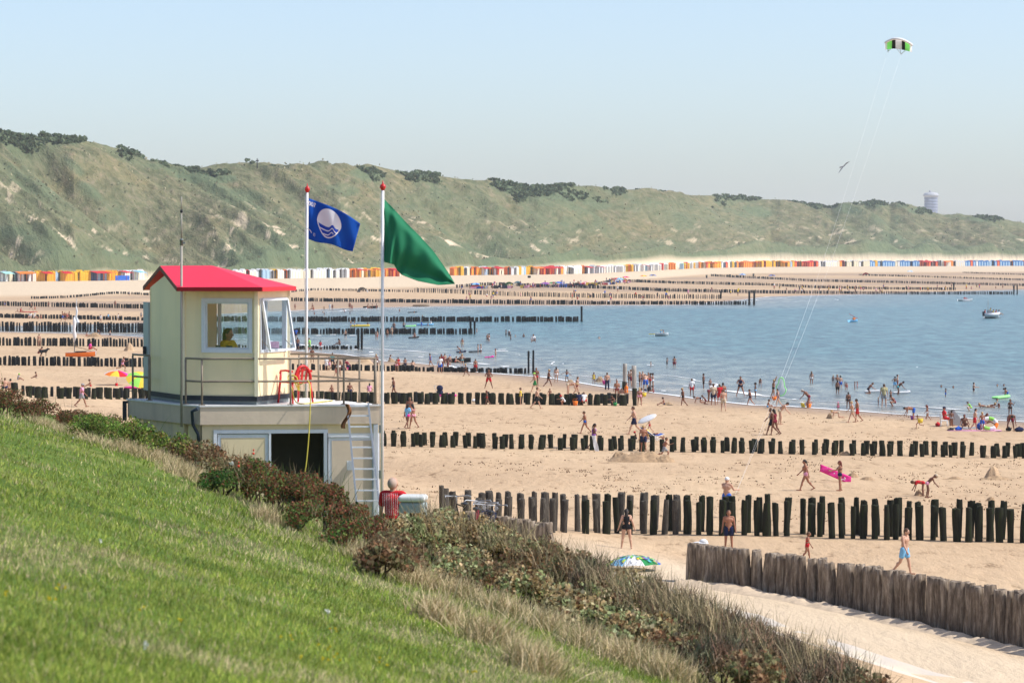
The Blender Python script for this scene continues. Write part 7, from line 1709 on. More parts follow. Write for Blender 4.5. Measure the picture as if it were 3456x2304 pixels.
o = m1.obj("stool_seat", rubber); st = empty("office_chair", (lk.x - .02, 65.52, PZ), R(60), "dark office chair under the lifeguard in the cabin", "chair"); o.parent = st; o.location = (0, 0, max(.3, sz_ - PZ)); o.name = "seat"
m1 = MB(); m1.tube([(0, 0, .02), (0, 0, max(.3, sz_ - PZ))], .03, 8); m1.obj("stem", rubber, st)
# far crowd before the huts (too many and small to part)
random.seed(11)
crowdspots = []
for k in range(330): crowdspots.append((random.uniform(1545, 2120), random.gauss(943, 7)))
for k in range(110): crowdspots.append((random.uniform(800, 1500), random.gauss(939, 2.0)))
for k in range(90): crowdspots.append((random.uniform(0, 480), random.gauss(950.5, 1.3)))
for k in range(260): crowdspots.append((random.uniform(1500, 3450), float(np.interp(1, [0, 1], [0, 0])) + 0)); crowdspots[-1] = (crowdspots[-1][0], float(np.interp(crowdspots[-1][0], [p[0] for p in _hut], [p[1] for p in _hut])) + random.uniform(.3, 3))
for k in range(40): crowdspots.append((random.uniform(2180, 3400), random.gauss(906, 2)))
for k in range(70): crowdspots.append((random.uniform(2600, 3440), random.gauss(981, 6)))
for k in range(40): crowdspots.append((random.uniform(1560, 2500), random.gauss(1004, 10)))
vv_, ff_, mi_ = [], [], []
cols_c = ["skin", "skin_tanned", "skin_pale"]; clc = ['red', 'blue', 'white', 'navy', 'palepink', 'yellow', 'black']
cm = MB(); mats = [bpy.data.materials[c] for c in cols_c] + [cloth(c) for c in clc]
for (px, py) in crowdspots:
    x, y, z = [float(v[0]) for v in hit(px, py)]
    if z < .06: continue
    n0 = len(cm.f); h = random.uniform(1.2, 1.8); sit_ = random.random() < .5; sk_ = random.randrange(3); g = h * (.5 if sit_ else 1)
    for s_ in (-1, 1): cm.cone((x + s_ * .09, y, z + .03), .05, (x + s_ * .08, y, z + g * .5), .09, 5)
    mi_ += [sk_] * (len(cm.f) - n0); n0 = len(cm.f); cm.cone((x, y, z + g * .45), .16, (x, y, z + g * .58), .15, 6); mi_ += [3 + random.randrange(7)] * (len(cm.f) - n0)
    n0 = len(cm.f); cm.cone((x, y, z + g * .6), .15, (x, y, z + g * .78), .19, 6); cm.ball((x, y, z + g * .92), .12, 6, 4); mi_ += [sk_ if random.random() < .6 else 3 + random.randrange(7)] * (len(cm.f) - n0)
for k in range(230):
    px = random.uniform(1545, 2120) if k < 140 else random.uniform(0, 3400); py = random.gauss(942, 7) if k < 140 else float(np.interp(px, [p[0] for p in _hut], [p[1] for p in _hut])) + random.uniform(.2, 2)
    x, y, z = [float(v[0]) for v in hit(px, py)]; n0 = len(cm.f); a_ = random.uniform(-.6, .6); w_ = random.uniform(.5, 1.6)
    cm.bar((x - w_ * math.cos(a_), y - w_ * math.sin(a_), z + .4), (x + w_ * math.cos(a_), y + w_ * math.sin(a_), z + .4), .06, random.uniform(.4, 1.2)); mi_ += [3 + random.randrange(7)] * (len(cm.f) - n0)
me = cm.mesh("crowd")
for m_ in mats: me.materials.append(m_)
me.polygons.foreach_set("material_index", mi_); prop(link("crowd", me), "distant crowd of bathers with towels and screens before the hut row", "crowd", kind="stuff")
# ================================================================== THINGS ON THE BEACH AND IN THE WATER
def spot(px, py, water=False):
    if water: x, y = onz(px, py, 0.0); return Vector((float(x), float(y), 0))
    return hit1(px, py)
def thing1(mb, name, mat, loc, lab, cat, rz=0, grp=None, sc=1):
    o = mb.obj(name, mat); o.location = loc; o.rotation_euler = (0, 0, rz); o.scale = (sc,) * 3; return prop(o, lab, cat, grp)
# pink airbed carried by the woman
e = empty("airbed", P3(2838, 1592, 165.0), 0, "pink and white airbed carried under a woman's arm", "airbed"); q = e.location
def bedpt(u, v): return P3(2770 + 102 * u - 2 * v, 1568 + 42 * u + 20 * v + 3 * u * v, 164.6 + .25 * u)
for k in range(5):
    m1 = MB(); m1.tube([bedpt(j / 12, .1 + k * .2) + Vector((0, .03 * math.sin(j * 1.3 + k), 0)) for j in range(13)], .062, 8); o = bobj(m1, "air_tube", fabric("pink_pvc", (.9, .06, .4), .4) if k == 0 else bpy.data.materials["pink_pvc"], e, e)
m1 = MB()
for k in range(26): p = bedpt(random.uniform(.05, .95), random.uniform(.05, .95)); m1.ball(p + Vector((0, -.055, 0)), (.035, .012, .03), 8, 5)
o = bobj(m1, "white_dots", cloth("white"), e, e); o["kind"] = "stuff"
# patterned parasol near the path
x_, y_, z_ = hit1(2135, 1925)
e = parasol(2137, 1922, 1.0, .50, ['mint', 'white', 'yellow', 'lime', 'ltblue', 'white', 'green', 'blue'], "patterned green blue and yellow parasol standing low on the sand beyond the bushes", 0, None, "parasol"); e.rotation_euler = (R(-4), 0, .4)
for k in range(80):
    a = random.uniform(0, 6.28); r_ = random.uniform(.2, .92); m1 = MB(); zf = .50 - .14 * 2.2 * (r_ / 1.0) ** 2 + .03; m1.box((0, 0, 0), (random.uniform(.08, .2), random.uniform(.05, .12), .006)); o = m1.obj("patch", cloth(random.choice(['yellow', 'green', 'blue', 'lime', 'white', 'teal', 'purple'])), e); o.location = (r_ * math.cos(a), r_ * math.sin(a), zf); o.rotation_euler = (0, R(34) * r_, a)
e = parasol(393, 1298, 1.15, 1.25, ['red', 'pink', 'ltblue', 'white', 'orange', 'yellow'], "rainbow striped parasol on the sand left of the cabin", .12, None); 
m1 = MB(); m1.tube([(0, 0, -.2), (0, 0, .25)], .12, 8); thing1(m1, "bucket", cloth("red"), spot(393, 1302), "red bucket under the rainbow parasol", "bucket")
e = parasol(472, 1318, 1.3, 1.5, ['yellow', 'lime'], "yellow green parasol half hidden behind the cabin base", .5, None)
m1 = MB(); m1.ball((0, 0, .12), (.9, .3, .12), 14, 6); thing1(m1, "float", cloth("pink"), spot(452, 1312), "pink float lying left of the cabin base", "float")
m1 = MB(); m1.ball((0, 0, .15), (.8, .3, .17), 14, 6); thing1(m1, "float", cloth("pink"), spot(1510, 1340), "pink float lying behind the third groyne posts", "float")
# grey cabinet by the building
q = P3(1394, 1668, 58.0); w_, h_ = 92 / FPX * 58, 1.05; cbm = mott("grey_green_cabinet", (.28, .34, .34), .5, .1, 5)
e = empty("cabinet", (q.x, 58.0, q.z - h_), R(-6), "rounded grey cabinet with a pale lid between the man and the bushes", "cabinet")
m1 = MB(); m1.box((0, 0, h_ * .44), (w_ * .97, .45, h_ * .88)); o = m1.obj("housing", cbm, e); bv = o.modifiers.new("b", 'BEVEL'); bv.width = .06; bv.segments = 4
m1 = MB(); m1.box((0, 0, h_ * .94), (w_, .5, h_ * .11)); o = m1.obj("lid", mott("pale_lid", (.62, .64, .62), .5, .06, 4), e); bv = o.modifiers.new("b", 'BEVEL'); bv.width = .05; bv.segments = 4
# bicycles
def bicycle(px, d, rz, lab):
    x, y = xy(px, d); g = grd(x, y); e = empty("bicycle", (x, y, g), rz, lab, "bicycle", "bicycles parked behind the bushes")
    blk = rubber; chrome = alu
    for s_ in (-.52, .52):
        m1 = MB(); m1.tube([(s_ + .34 * math.cos(a), 0, .34 + .34 * math.sin(a)) for a in [2 * math.pi * k / 24 for k in range(24)]], .018, 6, True); w = m1.obj("wheel", blk, e)
        m1 = MB()
        for k in range(10): a = math.pi * 2 * k / 10; m1.tube([(s_, 0, .34), (s_ + .33 * math.cos(a), 0, .34 + .33 * math.sin(a))], .003, 3)
        m1.obj("spokes", chrome, w)
    m1 = MB(); A_, B_, C_, D_ = Vector((-.52, 0, .34)), Vector((-.12, 0, .30)), Vector((-.24, 0, .86)), Vector((.36, 0, .88))
    for a, b in ((A_, B_), (B_, C_), (A_, C_), (B_, D_), (C_, D_), (D_, Vector((.52, 0, .34)))): m1.tube([a, b], .018, 6)
    m1.obj("frame", cloth(random.choice(["navy", "black", "maroon"])), e)
    m1 = MB(); m1.tube([(.36, 0, .86), (.33, 0, 1.06), (.34, .28, 1.08), (.2, .32, 1.06)], .015, 6); m1.tube([(.33, 0, 1.06), (.34, -.28, 1.08), (.2, -.32, 1.06)], .015, 6); m1.obj("handlebar", chrome, e)
    m1 = MB(); m1.ball((-.27, 0, .93), (.15, .09, .04), 10, 6); m1.tube([(-.24, 0, .82), (-.26, 0, .92)], .014, 6); m1.obj("saddle", blk, e)
    m1 = MB(); m1.tube([(.42, 0, .98), (.46, 0, .98)], .05, 8); m1.obj("headlight", chrome, e); return e
for i, (px, d, rz, wh) in enumerate([(1555, 77, 1.9, "leftmost bicycle, left of the wooden posts"), (1610, 76, 1.5, "bicycle with bright handlebars left of the two in front"), (1628, 79, 1.2, "bicycle in the middle of the tangle"), (1648, 76, 1.8, "bicycle with the white front at the right of the tangle"), (1664, 79, 1.4, "rightmost bicycle beside the seated woman")]): bicycle(px, d, rz, wh)
for (px, d) in ((1490, 74), (1530, 75)):
    x, y = xy(px, d); o = link("wooden_post", PV['grey'][px % 6]); o.location = (x, y, grd(x, y)); o.scale = (.055, .055, 1.15 if px < 1500 else 1.0); prop(o, "pale weathered post " + ("nearest the grey cabinet" if px < 1500 else "left of the bicycles"), "post")
# shoes on the pile wall
wq = Vector(P3(2368, 1834, 110.6)); wm = nmat("canvas_white", (.7, .72, .74), .8)
m1 = MB(); m1.ball(wq + Vector((-.05, 0, .02)), (.30, .13, .06), 12, 6); m1.ball(wq + Vector((.06, 0, .07)), (.15, .11, .10), 12, 6); prop(m1.obj("sun_hat", wm), "white sun hat lying on top of the pile wall end", "hat")
# deck chair
q = spot(2110 / 1 * 1 + 100, 1492); q = spot(FR['G'][0] + 2140 * .4677, FR['G'][1] + 300 * .4677)
e = empty("deck_chair", q, R(20), "blue deck chair behind the second groyne with someone lying in it", "deck chair")
for s_ in (-.28, .28):
    m1 = MB(); m1.bar((-.75, s_, .95), (.5, s_, .05), .04, .03, Vector((0, 1, 0))); m1.bar((-.5, s_, .02), (.7, s_, .5), .04, .03, Vector((0, 1, 0))); m1.obj("frame", wpole, e)
m1 = MB(); V_ = []
for k in range(9):
    t = k / 8; xx = -.72 + 1.4 * t; zz_ = .92 - .62 * math.sin(t * 1.9) ** 1.0 + .18 * t * t; V_ += [(xx, -.27, zz_), (xx, .27, zz_)]
m1.add(V_, [(2 * k, 2 * k + 1, 2 * k + 3, 2 * k + 2) for k in range(8)], True); m1.obj("sling", cloth("blue"), e)
# white ring / board on the child's head
q = P3(2184, 1413, 196.0); m1 = MB(); M3 = Matrix.Rotation(R(-24), 3, 'Y') @ Matrix.Rotation(R(30), 3, 'X'); m1.ball((0, 0, 0), (.62, .30, .09), 18, 8, M3); o = thing1(m1, "body_board", cloth("white"), q, "white inflatable carried on a child's head", "float")
# towel held by the ponytailed girl
q = P3(2003, 1495, 188.5); m1 = MB(); V_ = []
for j in range(8):
    for i in range(4): V_.append((-.12 + .08 * i + .03 * j + .02 * math.sin(j + i), .03 * math.sin(i * 2 + j), .45 - j * .13))
m1.add(V_, [(j * 4 + i, j * 4 + i + 1, j * 4 + i + 5, j * 4 + i + 4) for j in range(7) for i in range(3)], True); thing1(m1, "towel", cloth("white"), q, "white towel hanging from the ponytailed girl's hand", "towel")
# stick
a_, b_ = P3(2588, 1410, 228), P3(2562, 1455, 226); m1 = MB(); m1.tube([a_, b_], .03, 5); prop(m1.obj("stick", cloth("brown")), "dark stick held by the man leading the trio", "stick")
# stroller
q = spot(1480, 1345); e = empty("stroller", q, R(-30), "dark blue pushchair standing behind the third groyne", "stroller")
m1 = MB(); m1.tube([(-.3, -.22, 1.05), (-.1, -.22, .6), (.35, -.22, .1)], .015, 6); m1.tube([(-.3, .22, 1.05), (-.1, .22, .6), (.35, .22, .1)], .015, 6); m1.tube([(-.3, -.22, 1.05), (-.3, .22, 1.05)], .018, 6); m1.tube([(-.3, 0, .1), (.2, 0, .6)], .015, 6); m1.obj("frame", alu, e)
m1 = MB(); m1.ball((.12, 0, .85), (.28, .24, .26), 12, 8); m1.box((.12, 0, .5), (.4, .36, .3)); m1.obj("hood_and_seat", cloth("navy"), e)
for p in ((-.3, -.22, .1), (-.3, .22, .1), (.38, 0, .1)): m1 = MB(); m1.tube([(p[0], p[1] - .03, p[2]), (p[0], p[1] + .03, p[2])], .1, 12); m1.obj("wheel", rubber, e)
# buckets, balls, bags
def bucket(fr, x, y, c, lab, sc=1.0):
    ox, oy, k = FR[fr]; q = spot(ox + x * k, oy + y * k); m1 = MB(); m1.tube([(0, 0, 0), (0, 0, .28)], [.12, .17], 10); m1.tube([(-.16, 0, .28), (-.12, 0, .40), (.12, 0, .40), (.16, 0, .28)], .01, 5); o = thing1(m1, "bucket", cloth(c), q, lab, "bucket", 0, "beach buckets", sc * .8); return o
for b_ in [('C', 75, 780, 'orange', "orange bucket by the crouching child in a red cap", 1.5), ('C', 290, 790, 'orange', "orange red bucket before the two crouching adults", 1.6), ('C', 922, 797, 'green', "green bucket at the third groyne posts", 1.2), ('D', 1835, 735, 'orange', "orange bucket at the water edge by the stooping adult", 1.5), ('D', 1745, 728, 'yellow', "yellow bucket at the water edge by the crouching child", 1.5), ('E', 1080, 730, 'purple', "blue purple bucket of the bending boy", 1.2), ('C', 750, 450, 'pink', "pink bucket left of the man in trousers", 1.5)]: bucket(*b_)
def held(fr, x, y, c, lab, r_=.2):
    ox, oy, k = FR[fr]; px, py = ox + x * k, oy + y * k; q = spot(px, py + 30); d = q.y; p = P3(px, py, d); m1 = MB(); m1.tube([p + Vector((0, 0, -.14)), p + Vector((0, 0, .14))], [r_ * .75, r_], 10); m1.tube([p + Vector((-r_, 0, .14)), p + Vector((0, 0, .28)), p + Vector((r_, 0, .14))], .012, 5); return prop(m1.obj("bucket", cloth(c)), lab, "bucket", "beach buckets")
held('D', 1285, 582, 'orange', "orange bucket in the hand of the girl in dark red")
held('E', 1170, 742, 'yellow', "yellow bucket carried by the running toddler")
held('C', 1378, 620, 'yellow', "yellow bucket carried by the blond woman", .22)
# green rimmed net
q = P3(2637, 1304, spot(2615, 1345, True).y); m1 = MB(); lp = [q + Vector((.42 * math.sin(a) * (1 if math.cos(a) < 0 else .6), 0, .75 * math.cos(a))) for a in [2 * math.pi * k / 20 for k in range(20)]]; m1.tube(lp, .05, 6, True); e = prop(m1.obj("net", cloth("kgreen")), "green rimmed white net lifted by a bather", "net")
m1 = MB(); c0_ = q; V_ = [c0_ + Vector((0, -.25, -.2))] + lp; m1.add(V_, [(0, 1 + k, 1 + (k + 1) % 20) for k in range(20)], True); m1.obj("mesh_bag", fabric("net_white", (.7, .75, .78), .5), e)
# sitting group at right: plastic chair, mats, bags, ring
q = spot(2760 + 1440 * .2959, 1200 + 808 * .2959); e = empty("plastic_chair", q, R(90), "white plastic chair with a person in red at the shore", "chair")
m1 = MB(); m1.box((0, 0, .43), (.46, .46, .04)); m1.obj("seat", cloth("white"), e); m1 = MB(); m1.box((0, .24, .68), (.46, .04, .45)); m1.obj("backrest", cloth("white"), e)
for a in (-1, 1):
    for b in (-1, 1): m1 = MB(); m1.tube([(a * .2, b * .2, .42), (a * .25, b * .25, 0)], .025, 6); m1.obj("leg", cloth("white"), e)
def bag(px, py, c, lab, s=(.35, .25, .3)):
    s = (s[0] * .75, s[1] * .6, s[2] * .5); m1 = MB(); m1.ball((0, 0, s[2] * .8), s, 12, 8); m1.tube([(-.12, 0, s[2] * 1.5), (0, 0, s[2] * 2.1), (.12, 0, s[2] * 1.5)], .02, 5); return thing1(m1, "bag", cloth(c), spot(px, py), lab, "bag", random.random(), "bags on the sand")
bag(3165, 1438, 'red', "red cool bag left of the white plastic chair"); bag(3235, 1452, 'blue', "blue and white bag in front of the mats", (.4, .3, .3)); bag(3208, 1452, 'black', "dark clothes heap left of the blue bag", (.5, .3, .15)); bag(3404, 1454, 'black', "dark bag by the bending man at the right edge"); bag(3440, 1456, 'navy', "dark and white bag at the very right edge", (.5, .35, .35)); bag(2191, 1322, 'black', "black bag standing by the group near the tall piles", (.3, .25, .55)); bag(1600, 1356, 'white', "white bag among the third groyne posts", (.3, .25, .25)); bag(2178, 1320, 'navy', "small dark bag beside the black bag", (.2, .2, .2))
def mat_(px, py, c, w_, l_, lab, rz=0):
    m1 = MB(); n = 6; V_ = [(-w_ / 2 + w_ * i / n, -l_ / 2 + l_ * j / 3, .03 + .02 * math.sin(i * 2 + j)) for j in range(4) for i in range(n + 1)]; m1.add(V_, [(j * (n + 1) + i, j * (n + 1) + i + 1, (j + 1) * (n + 1) + i + 1, (j + 1) * (n + 1) + i) for j in range(3) for i in range(n)], True); o = thing1(m1, "beach_towel", cloth(c), spot(px, py), lab, "towel", rz, "towels on the sand"); md = o.modifiers.new("s", 'SOLIDIFY'); md.thickness = .02; return o
mat_(3288, 1453, 'palepink', 3.6, 1.2, "long pink towel before the mats at right"); mat_(3270, 1444, 'grey', 2.6, 1.6, "grey mat under the sitting person at right", .3)
m1 = MB(); m1.add([(-.4, 0, 0), (.5, 0, 0), (-.2, .1, .9), (-.5, .1, .8), (-.4, .5, 0), (.5, .5, 0), (-.2, .5, .9), (-.5, .5, .8)], [(0, 1, 2, 3), (1, 5, 6, 2), (5, 4, 7, 6), (4, 0, 3, 7)]); thing1(m1, "windshield", cloth("grey"), spot(3232, 1436), "small grey beach wind shield beside the boy and chair", "wind shield", 0, None, 1.2)
q = spot(3332, 1452); e = empty("swim_ring", q, 0, "white green and orange swim ring standing on the sand at right", "swim ring")
ringc = ['white', 'lime', 'white', 'orange', 'white', 'lime', 'white', 'orange']
for k in range(8):
    m1 = MB(); pts = [Vector((.12 + .50 * math.cos(a), .25 * math.sin(a), .46 + .34 * math.sin(a))) for a in [math.pi * 2 * (k + j / 5) / 8 for j in range(6)]]; m1.tube(pts, .13, 10); m1.obj("ring_section", cloth(ringc[k]), e)
m1 = MB(); m1.ball((0, 0, .25), .25, 12, 8); thing1(m1, "ball", cloth("blue"), spot(3308, 1450), "blue beach ball beside the swim ring", "ball")
# floats on the water
def airbed(px, py, c, l_, w_, rz, lab, wt=True):
    q = spot(px, py, wt); m1 = MB()
    for k in range(4): m1.cone((-l_ / 2, -w_ / 2 + w_ * (k + .5) / 4, .12), w_ / 7, (l_ / 2, -w_ / 2 + w_ * (k + .5) / 4, .16), w_ / 7, 8)
    m1.ball((l_ / 2 + .05, 0, .2), (.18, w_ / 2, .12), 10, 6); return thing1(m1, "airbed", cloth(c), q, lab, "airbed", rz, "airbeds and boards in the water")
airbed(1216, 1102, 'yellow', 2.6, .9, .1, "yellow airbed with a person lying on it"); airbed(1434, 1098, 'ltblue', 2.4, .8, -.1, "light blue airbed held by two people"); airbed(3378, 1345, 'kgreen', 1.9, .6, .9, "bright green airbed near the right edge")
airbed(1384, 1103, 'kgreen', 1.4, .6, .2, "small green float beyond the water groyne"); airbed(2945, 1325, 'white', 1.3, .5, -.1, "white body board of the kneeling boy"); airbed(3040, 1329, 'white', 1.2, .5, .1, "white body board under the leaning boy"); airbed(1602, 1190, 'black', 1.3, .5, 0, "black board floating by two waders"); airbed(1649, 1209, 'pink', .8, .4, .1, "small pink float under a swimmer"); airbed(1395, 1142, 'black', 1.2, .6, .1, "dark float under the kneeling child"); airbed(1228, 1043, 'white', .9, .4, 0, "small white board at the far waterline"); airbed(1391, 1056, 'black', 1.5, .5, .1, "dark float beyond the long groyne"); airbed(1555, 1191, 'navy', .9, .5, .1, "dark board under the child lying in the water")
# boats -----------------------------------------------------------------
def hull(l_, b_, h_, n=14, bow=.5, stern=.8):
    m1 = MB(); V_ = []
    for i in range(n + 1):
        t = i / n; wd = b_ / 2 * min(1, (stern + (1 - stern) * min(1, t * 4))) * (1 - max(0, t - bow) ** 2 / (1 - bow) ** 2 * .97); sh = h_ * (1 + .35 * t * t)
        for j in range(7): a = math.pi * j / 6; V_.append((-l_ / 2 + l_ * t, wd * math.cos(a), sh - math.sin(a) * sh * (1 - .4 * max(0, t - .7)) * 1.0))
    m1.add(V_, [(i * 7 + j, i * 7 + j + 1, (i + 1) * 7 + j + 1, (i + 1) * 7 + j) for i in range(n) for j in range(6)], True); return m1
q = spot(3347, 1074, True); e = empty("rubber_boat", q, 0, "grey rubber motor boat with a crew at the far right of the bay", "boat")
L_ = 50 / FPX * q.y; m1 = hull(L_, 2.2, .55); m1.obj("hull", mott("boat_grey", (.5, .53, .56), .5, .1, 2), e)
for s_ in (-1, 1): m1 = MB(); m1.tube([(-L_ / 2, s_ * 1.0, .6), (0, s_ * 1.1, .65), (L_ * .35, s_ * .8, .75), (L_ * .5, s_ * .05, .95)], [.28, .3, .28, .2], 10); m1.obj("air_tube", mott("boat_pale", (.66, .68, .7), .5, .1, 2), e)
m1 = MB(); m1.box((-.4, 0, 1.0), (.7, .8, .9)); m1.obj("console", cloth("grey"), e); m1 = MB(); m1.box((-L_ / 2 - .15, 0, .8), (.35, .4, .8)); m1.obj("outboard_motor", rubber, e); m1 = MB(); m1.tube([(-.6, .3, .8), (-.6, .3, 3.3)], .03, 5); m1.obj("aerial", steel, e)
q = spot(3257, 1016, True); e = empty("small_boat", q, 0, "small white boat with two people in red, far right in the bay", "boat"); hull(3.4, 1.4, .45).obj("hull", cloth("white"), e); m1 = MB(); m1.box((0, 0, .45), (.3, 1.0, .05)); m1.obj("thwart", cloth("grey"), e)
q = spot(2233, 1133, True); e = empty("small_boat", q, 0, "small white and blue boat with two people in mid water", "boat"); hull(1.9, 1.1, .35).obj("hull", cloth("white"), e); m1 = MB(); m1.box((-1.3, 0, .25), (1.0, .05, .1)); m1.obj("oar", cloth("yellow"), e)
q = spot(2880, 1086, True); e = empty("kayak", q, R(50), "small light blue kayak with an orange clad paddler", "kayak"); hull(2.6, .7, .3, bow=.3).obj("hull", cloth("ltblue"), e); m1 = MB(); m1.tube([(-.4, -1.1, .6), (.4, 1.1, 1.3)], .035, 6); m1.obj("paddle", cloth("red"), e)
q = spot(1412, 1041); e = empty("dinghy", spot(1250, 1040), R(5), "dark dinghy on the far shore with people round it", "boat"); hull(3.0, 1.2, .4).obj("hull", cloth("black"), e)
e = empty("dinghy", spot(1422, 1034), 0, "yellowish dinghy lying on the far shore right of the flagpole", "boat"); hull(3.6, 1.2, .4).obj("hull", cloth("beige"), e)
e = empty("dinghy", spot(FR['B'][0] + 465 * .2126, 1100 + 580 * .2126), 0, "black inflatable dinghy at the water edge behind the fourth groyne", "boat"); hull(3.2, 1.3, .4).obj("hull", cloth("black"), e)
# catamaran with a furled sail at left
q = spot(273, 1203); e = empty("catamaran", q, R(4), "small orange and white catamaran with a furled sail on the sand", "catamaran"); Lc = 100 / FPX * q.y
for s_ in (-1, 1): o = hull(Lc, .55, .45, bow=.3).obj("hull", cloth("orange") if s_ < 0 else cloth("white"), e); o.location = (0, s_ * .9, 0)
m1 = MB(); m1.box((0, 0, .55), (1.2, 2.0, .06)); m1.obj("trampoline", cloth("black"), e); m1 = MB(); m1.tube([(-Lc * .22, 0, .5), (-Lc * .22 + .1, 0, 4.6)], .05, 6); m1.obj("mast", alu, e)
m1 = MB(); m1.tube([(-Lc * .22, -.1, 1.6), (-Lc * .2, -.1, 2.3), (-Lc * .22, -.1, 3.0), (-Lc * .2, -.1, 3.9), (-Lc * .22, -.1, 4.4)], [.06, .22, .14, .2, .05], 8); m1.obj("furled_sail", cloth("white"), e); m1 = MB(); m1.tube([(-Lc * .2, 0, 1.1), (Lc * .1, 0, .9), (Lc * .35, 0, .6)], .03, 6); m1.obj("boom", cloth("brown"), e)
q = spot(258, 1112); m1 = MB(); m1.tube([(0, 0, 0), (.05, 0, 4.8)], .04, 6); e = thing1(m1, "mast", alu, q, "thin mast with a rolled white sail left of the cabin, farther back", "mast"); m1 = MB(); m1.tube([(0, -.1, .5), (.2, -.1, 1.2), (0, -.1, 2.0), (.1, -.1, 2.8), (0, -.1, 3.6)], [.35, .3, .1, .15, .05], 8); m1.obj("rolled_sail", cloth("white"), e)
m1 = MB(); m1.ball((0, 0, .08), (1.9, .35, .08), 16, 5); thing1(m1, "surf_board", cloth("red"), spot(95, 1054), "red board on the sand at far left", "board")
# black dog
q = spot(FR['F'][1] * 0 + 150, 1203); e = empty("dog", q, 0, "black dog standing beside the crouching person at left", "dog"); m1 = MB(); s_ = 1.5
m1.cone((-.3, 0, .48), .12, (.12, 0, .5), .15, 10); m1.cone((.12, 0, .5), .15, (.3, 0, .66), .09, 8); m1.cone((.3, 0, .68), .09, (.46, 0, .66), .045, 8); m1.cone((-.38, 0, .5), .04, (-.55, 0, .7), .02, 6); m1.cone((.28, .06, .74), .03, (.26, .07, .82), .012, 5); m1.cone((.28, -.06, .74), .03, (.26, -.07, .82), .012, 5)
for x_, y_ in ((.12, .08), (.14, -.08)): m1.cone((x_, y_, .44), .055, (x_ + .01, y_, .22), .034, 6); m1.cone((x_ + .01, y_, .22), .034, (x_, y_, .04), .028, 6)
for x_, y_ in ((-.3, .08), (-.28, -.08)): m1.cone((x_, y_, .44), .08, (x_ + .06, y_, .27), .045, 6); m1.cone((x_ + .06, y_, .27), .042, (x_ - .05, y_, .16), .03, 6); m1.cone((x_ - .05, y_, .16), .03, (x_ - .03, y_, .03), .028, 6)
b_ = remesh(m1, "body", .02, 2); b_.materials.append(nmat("black_fur", (.012, .012, .015), .8)); o = link("body", b_, e); o.scale = (1.25,) * 3
# sand heaps and castles
sandm2 = mott("damp_sand_heap", (.40, .275, .165), .95, .3, 5, .05); sandm3 = M_['sand']
def heap(px, py, wpx, h_, lab, mat=None, dep=1.0, seed=0, rough_=.35):
    q = spot(px, py); w_ = wpx / FPX * q.y; n, k = 40, 18; V_ = []
    for j in range(k + 1):
        for i in range(n + 1):
            u, v = i / n * 2 - 1, j / k * 2 - 1; r_ = min(1, math.hypot(u, v) * (.85 + .5 * float(vn(math.atan2(v, u) * 1.6 + seed + 5, u + seed, seed)))); f = (1 - r_ ** 2) ** 1.2 if r_ < 1 else 0
            V_.append((u * w_ / 2, v * w_ / 2 * dep, f * h_ * (1 - rough_ + 2 * rough_ * float(fbm(u * 7 + seed, v * 6, seed, 4))) * 1.25 - .02))
    m1 = MB(); m1.add(V_, [(j * (n + 1) + i, j * (n + 1) + i + 1, (j + 1) * (n + 1) + i + 1, (j + 1) * (n + 1) + i) for j in range(k) for i in range(n)], True); return thing1(m1, "sand_heap", mat or sandm2, q, lab, "sand heap", 0, "sand heaps and castles")
heap(2165, 1556, 250, .42, "long dug sand castle wall in front of the second groyne", None, .5, 1, .7); heap(2095, 1551, 90, .35, "left lump of the big sand castle", None, .6, 2, .6); heap(2240, 1558, 110, .3, "right lump of the big sand castle", None, .6, 3, .6)
heap(3352, 1615, 62, .55, "pale cone of sand at right", sandm3, .8, 4, .1); heap(3360, 1617, 130, .14, "low dug ring round the pale sand cone", None, .5, 5, .8); heap(3100, 1672, 40, .25, "small grey sand pile by the digging child", None, .6, 6); heap(3345, 1690, 40, .18, "small heap low at right", None, .6, 7); heap(2880, 1610, 50, .22, "small dug heap right of the airbed woman", None, .6, 8); heap(2930, 1618, 60, .14, "flat dug heap farther right of the airbed woman", None, .6, 9); heap(3225, 1616, 70, .12, "flat dug strip left of the pale sand cone", None, .5, 10)
heap(437, 1184, 40, .8, "pointed sand hill left of the cabin", sandm3, .8, 11, .1); heap(320, 1137, 60, .5, "low sand wall of the hollow at left", None, .5, 12); heap(2025, 1288, 36, .4, "brown sand dam at the waterline", None, .5, 13); heap(1925, 1289, 30, .2, "low sand rim at the waterline left", None, .5, 14); heap(1320, 1221, 36, .3, "sand rim under the child at the fourth groyne", None, .5, 15); heap(2800, 1412, 24, .35, "small sand heap by the crawling child", None, .6, 16); heap(2255, 1367, 45, .2, "dug sand under the digging boy", None, .5, 17); heap(2850, 1536, 60, .2, "dug sand at the foot of second groyne posts", None, .4, 18); heap(1230, 1225, 70, .5, "sand bank behind the railing corner", sandm3, .5, 19)
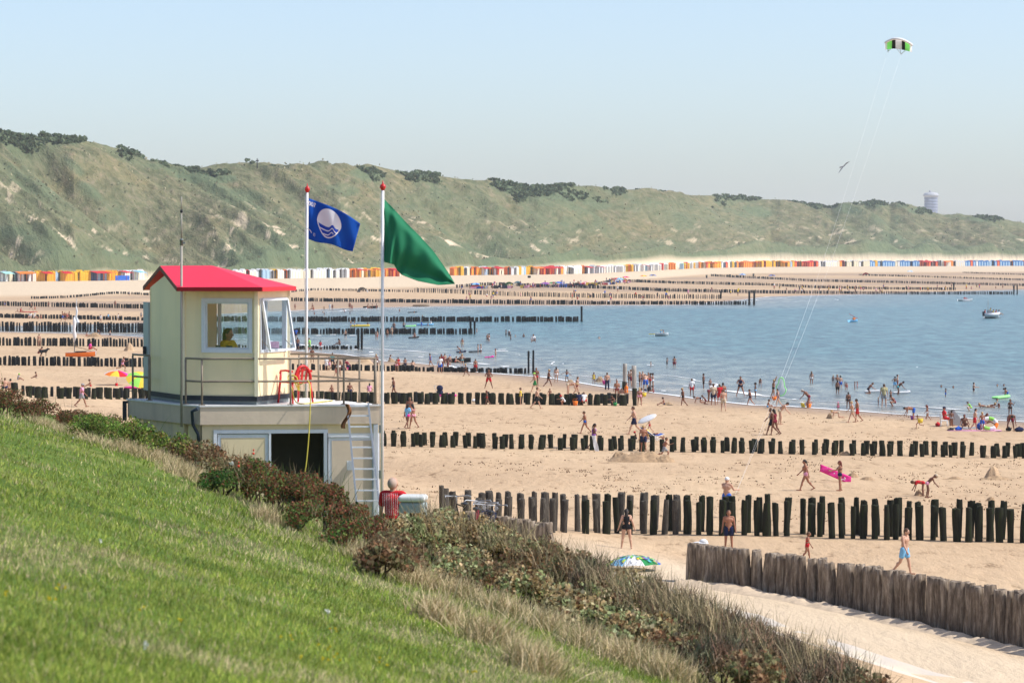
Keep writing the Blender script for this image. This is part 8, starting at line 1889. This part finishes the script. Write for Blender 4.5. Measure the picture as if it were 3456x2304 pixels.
# seaweed and clods scattered over the sand: too many to count
lf = Leafs(); kq = 5200; px_ = rng.uniform(1290, 3456, kq); py_ = rng.uniform(1390, 1760, kq); m_ = rng.random(kq) < np.clip(fbm(px_ / 170, py_ / 28, 401, 3) * 2.6 - .95, .02, 1); px_, py_ = px_[m_], py_[m_]
X_, Y_, Z_ = hit(px_, py_); n = len(X_); rep = 4; P = np.repeat(np.stack([X_, Y_, Z_ + .02], 1), rep, 0) + rng.normal(size=(n * rep, 3)) * [.14, .16, .008]
lf.quads(P, rng.uniform(.04, .12, n * rep), pick(n * rep, [(.24, .16, .10), (.36, .25, .16), (.14, .10, .065)], [3, 4, 1]), .8, 1.2)
prop(link("sand_clods", lf.mesh("sand_clods", M_['twig'])), "clods, shells and footprints strewn over the trodden sand", "clods", kind="stuff")
# ridged loose sand at the wall foot
V_, F_ = [], []
for side in (0,):
    nn_ = 260
    for i in range(nn_ + 1):
        t = i / nn_; P0 = Vector((*topz(2330 + 1400 * t, float(np.interp(2330 + 1400 * t, [2318, 2620, 2990, 3200, 3456, 3740], [1832, 1865, 1920, 1955, 1998, 2058])), 2.25), 0))
        for j in range(9):
            o_ = -.25 - j * .17; x = P0.x + o_ * .45; y = P0.y + o_; f = math.sin(math.pi * j / 8); V_.append((x, y, grd(x, y) - .03 + f * (.10 + .22 * float(fbm(x * 2.4, y * 2.4, 55, 3)))))
for i in range(nn_):
    for j in range(8): a = i * 9 + j; F_.append((a, a + 1, a + 10, a + 9))
prop(link("sand_ridge", npmesh("sand_ridge", V_, F_, mott("loose_pale_sand", (.62, .49, .35), .95, .22, 2.5, .05), True)), "loose trodden sand at the foot of the pile wall", kind="structure")
# ================================================================== HAZE
mb = MB(); mb.box((200, 2480, 42), (3200, 5100, 90)); hz = mb.mesh("haze")
m = bpy.data.materials.new("haze_air"); m.use_nodes = True; nt = m.node_tree
nt.nodes.remove(nt.nodes["Principled BSDF"]); pv = nt.nodes.new("ShaderNodeVolumePrincipled")
pv.inputs["Color"].default_value = (.84, .92, 1, 1); pv.inputs["Density"].default_value = .00009; pv.inputs["Anisotropy"].default_value = .2
nt.links.new(pv.outputs[0], nt.nodes["Material Output"].inputs["Volume"]); hz.materials.append(m)
prop(link("haze", hz), "pale sea haze in the air over the beach", "haze", kind="stuff")
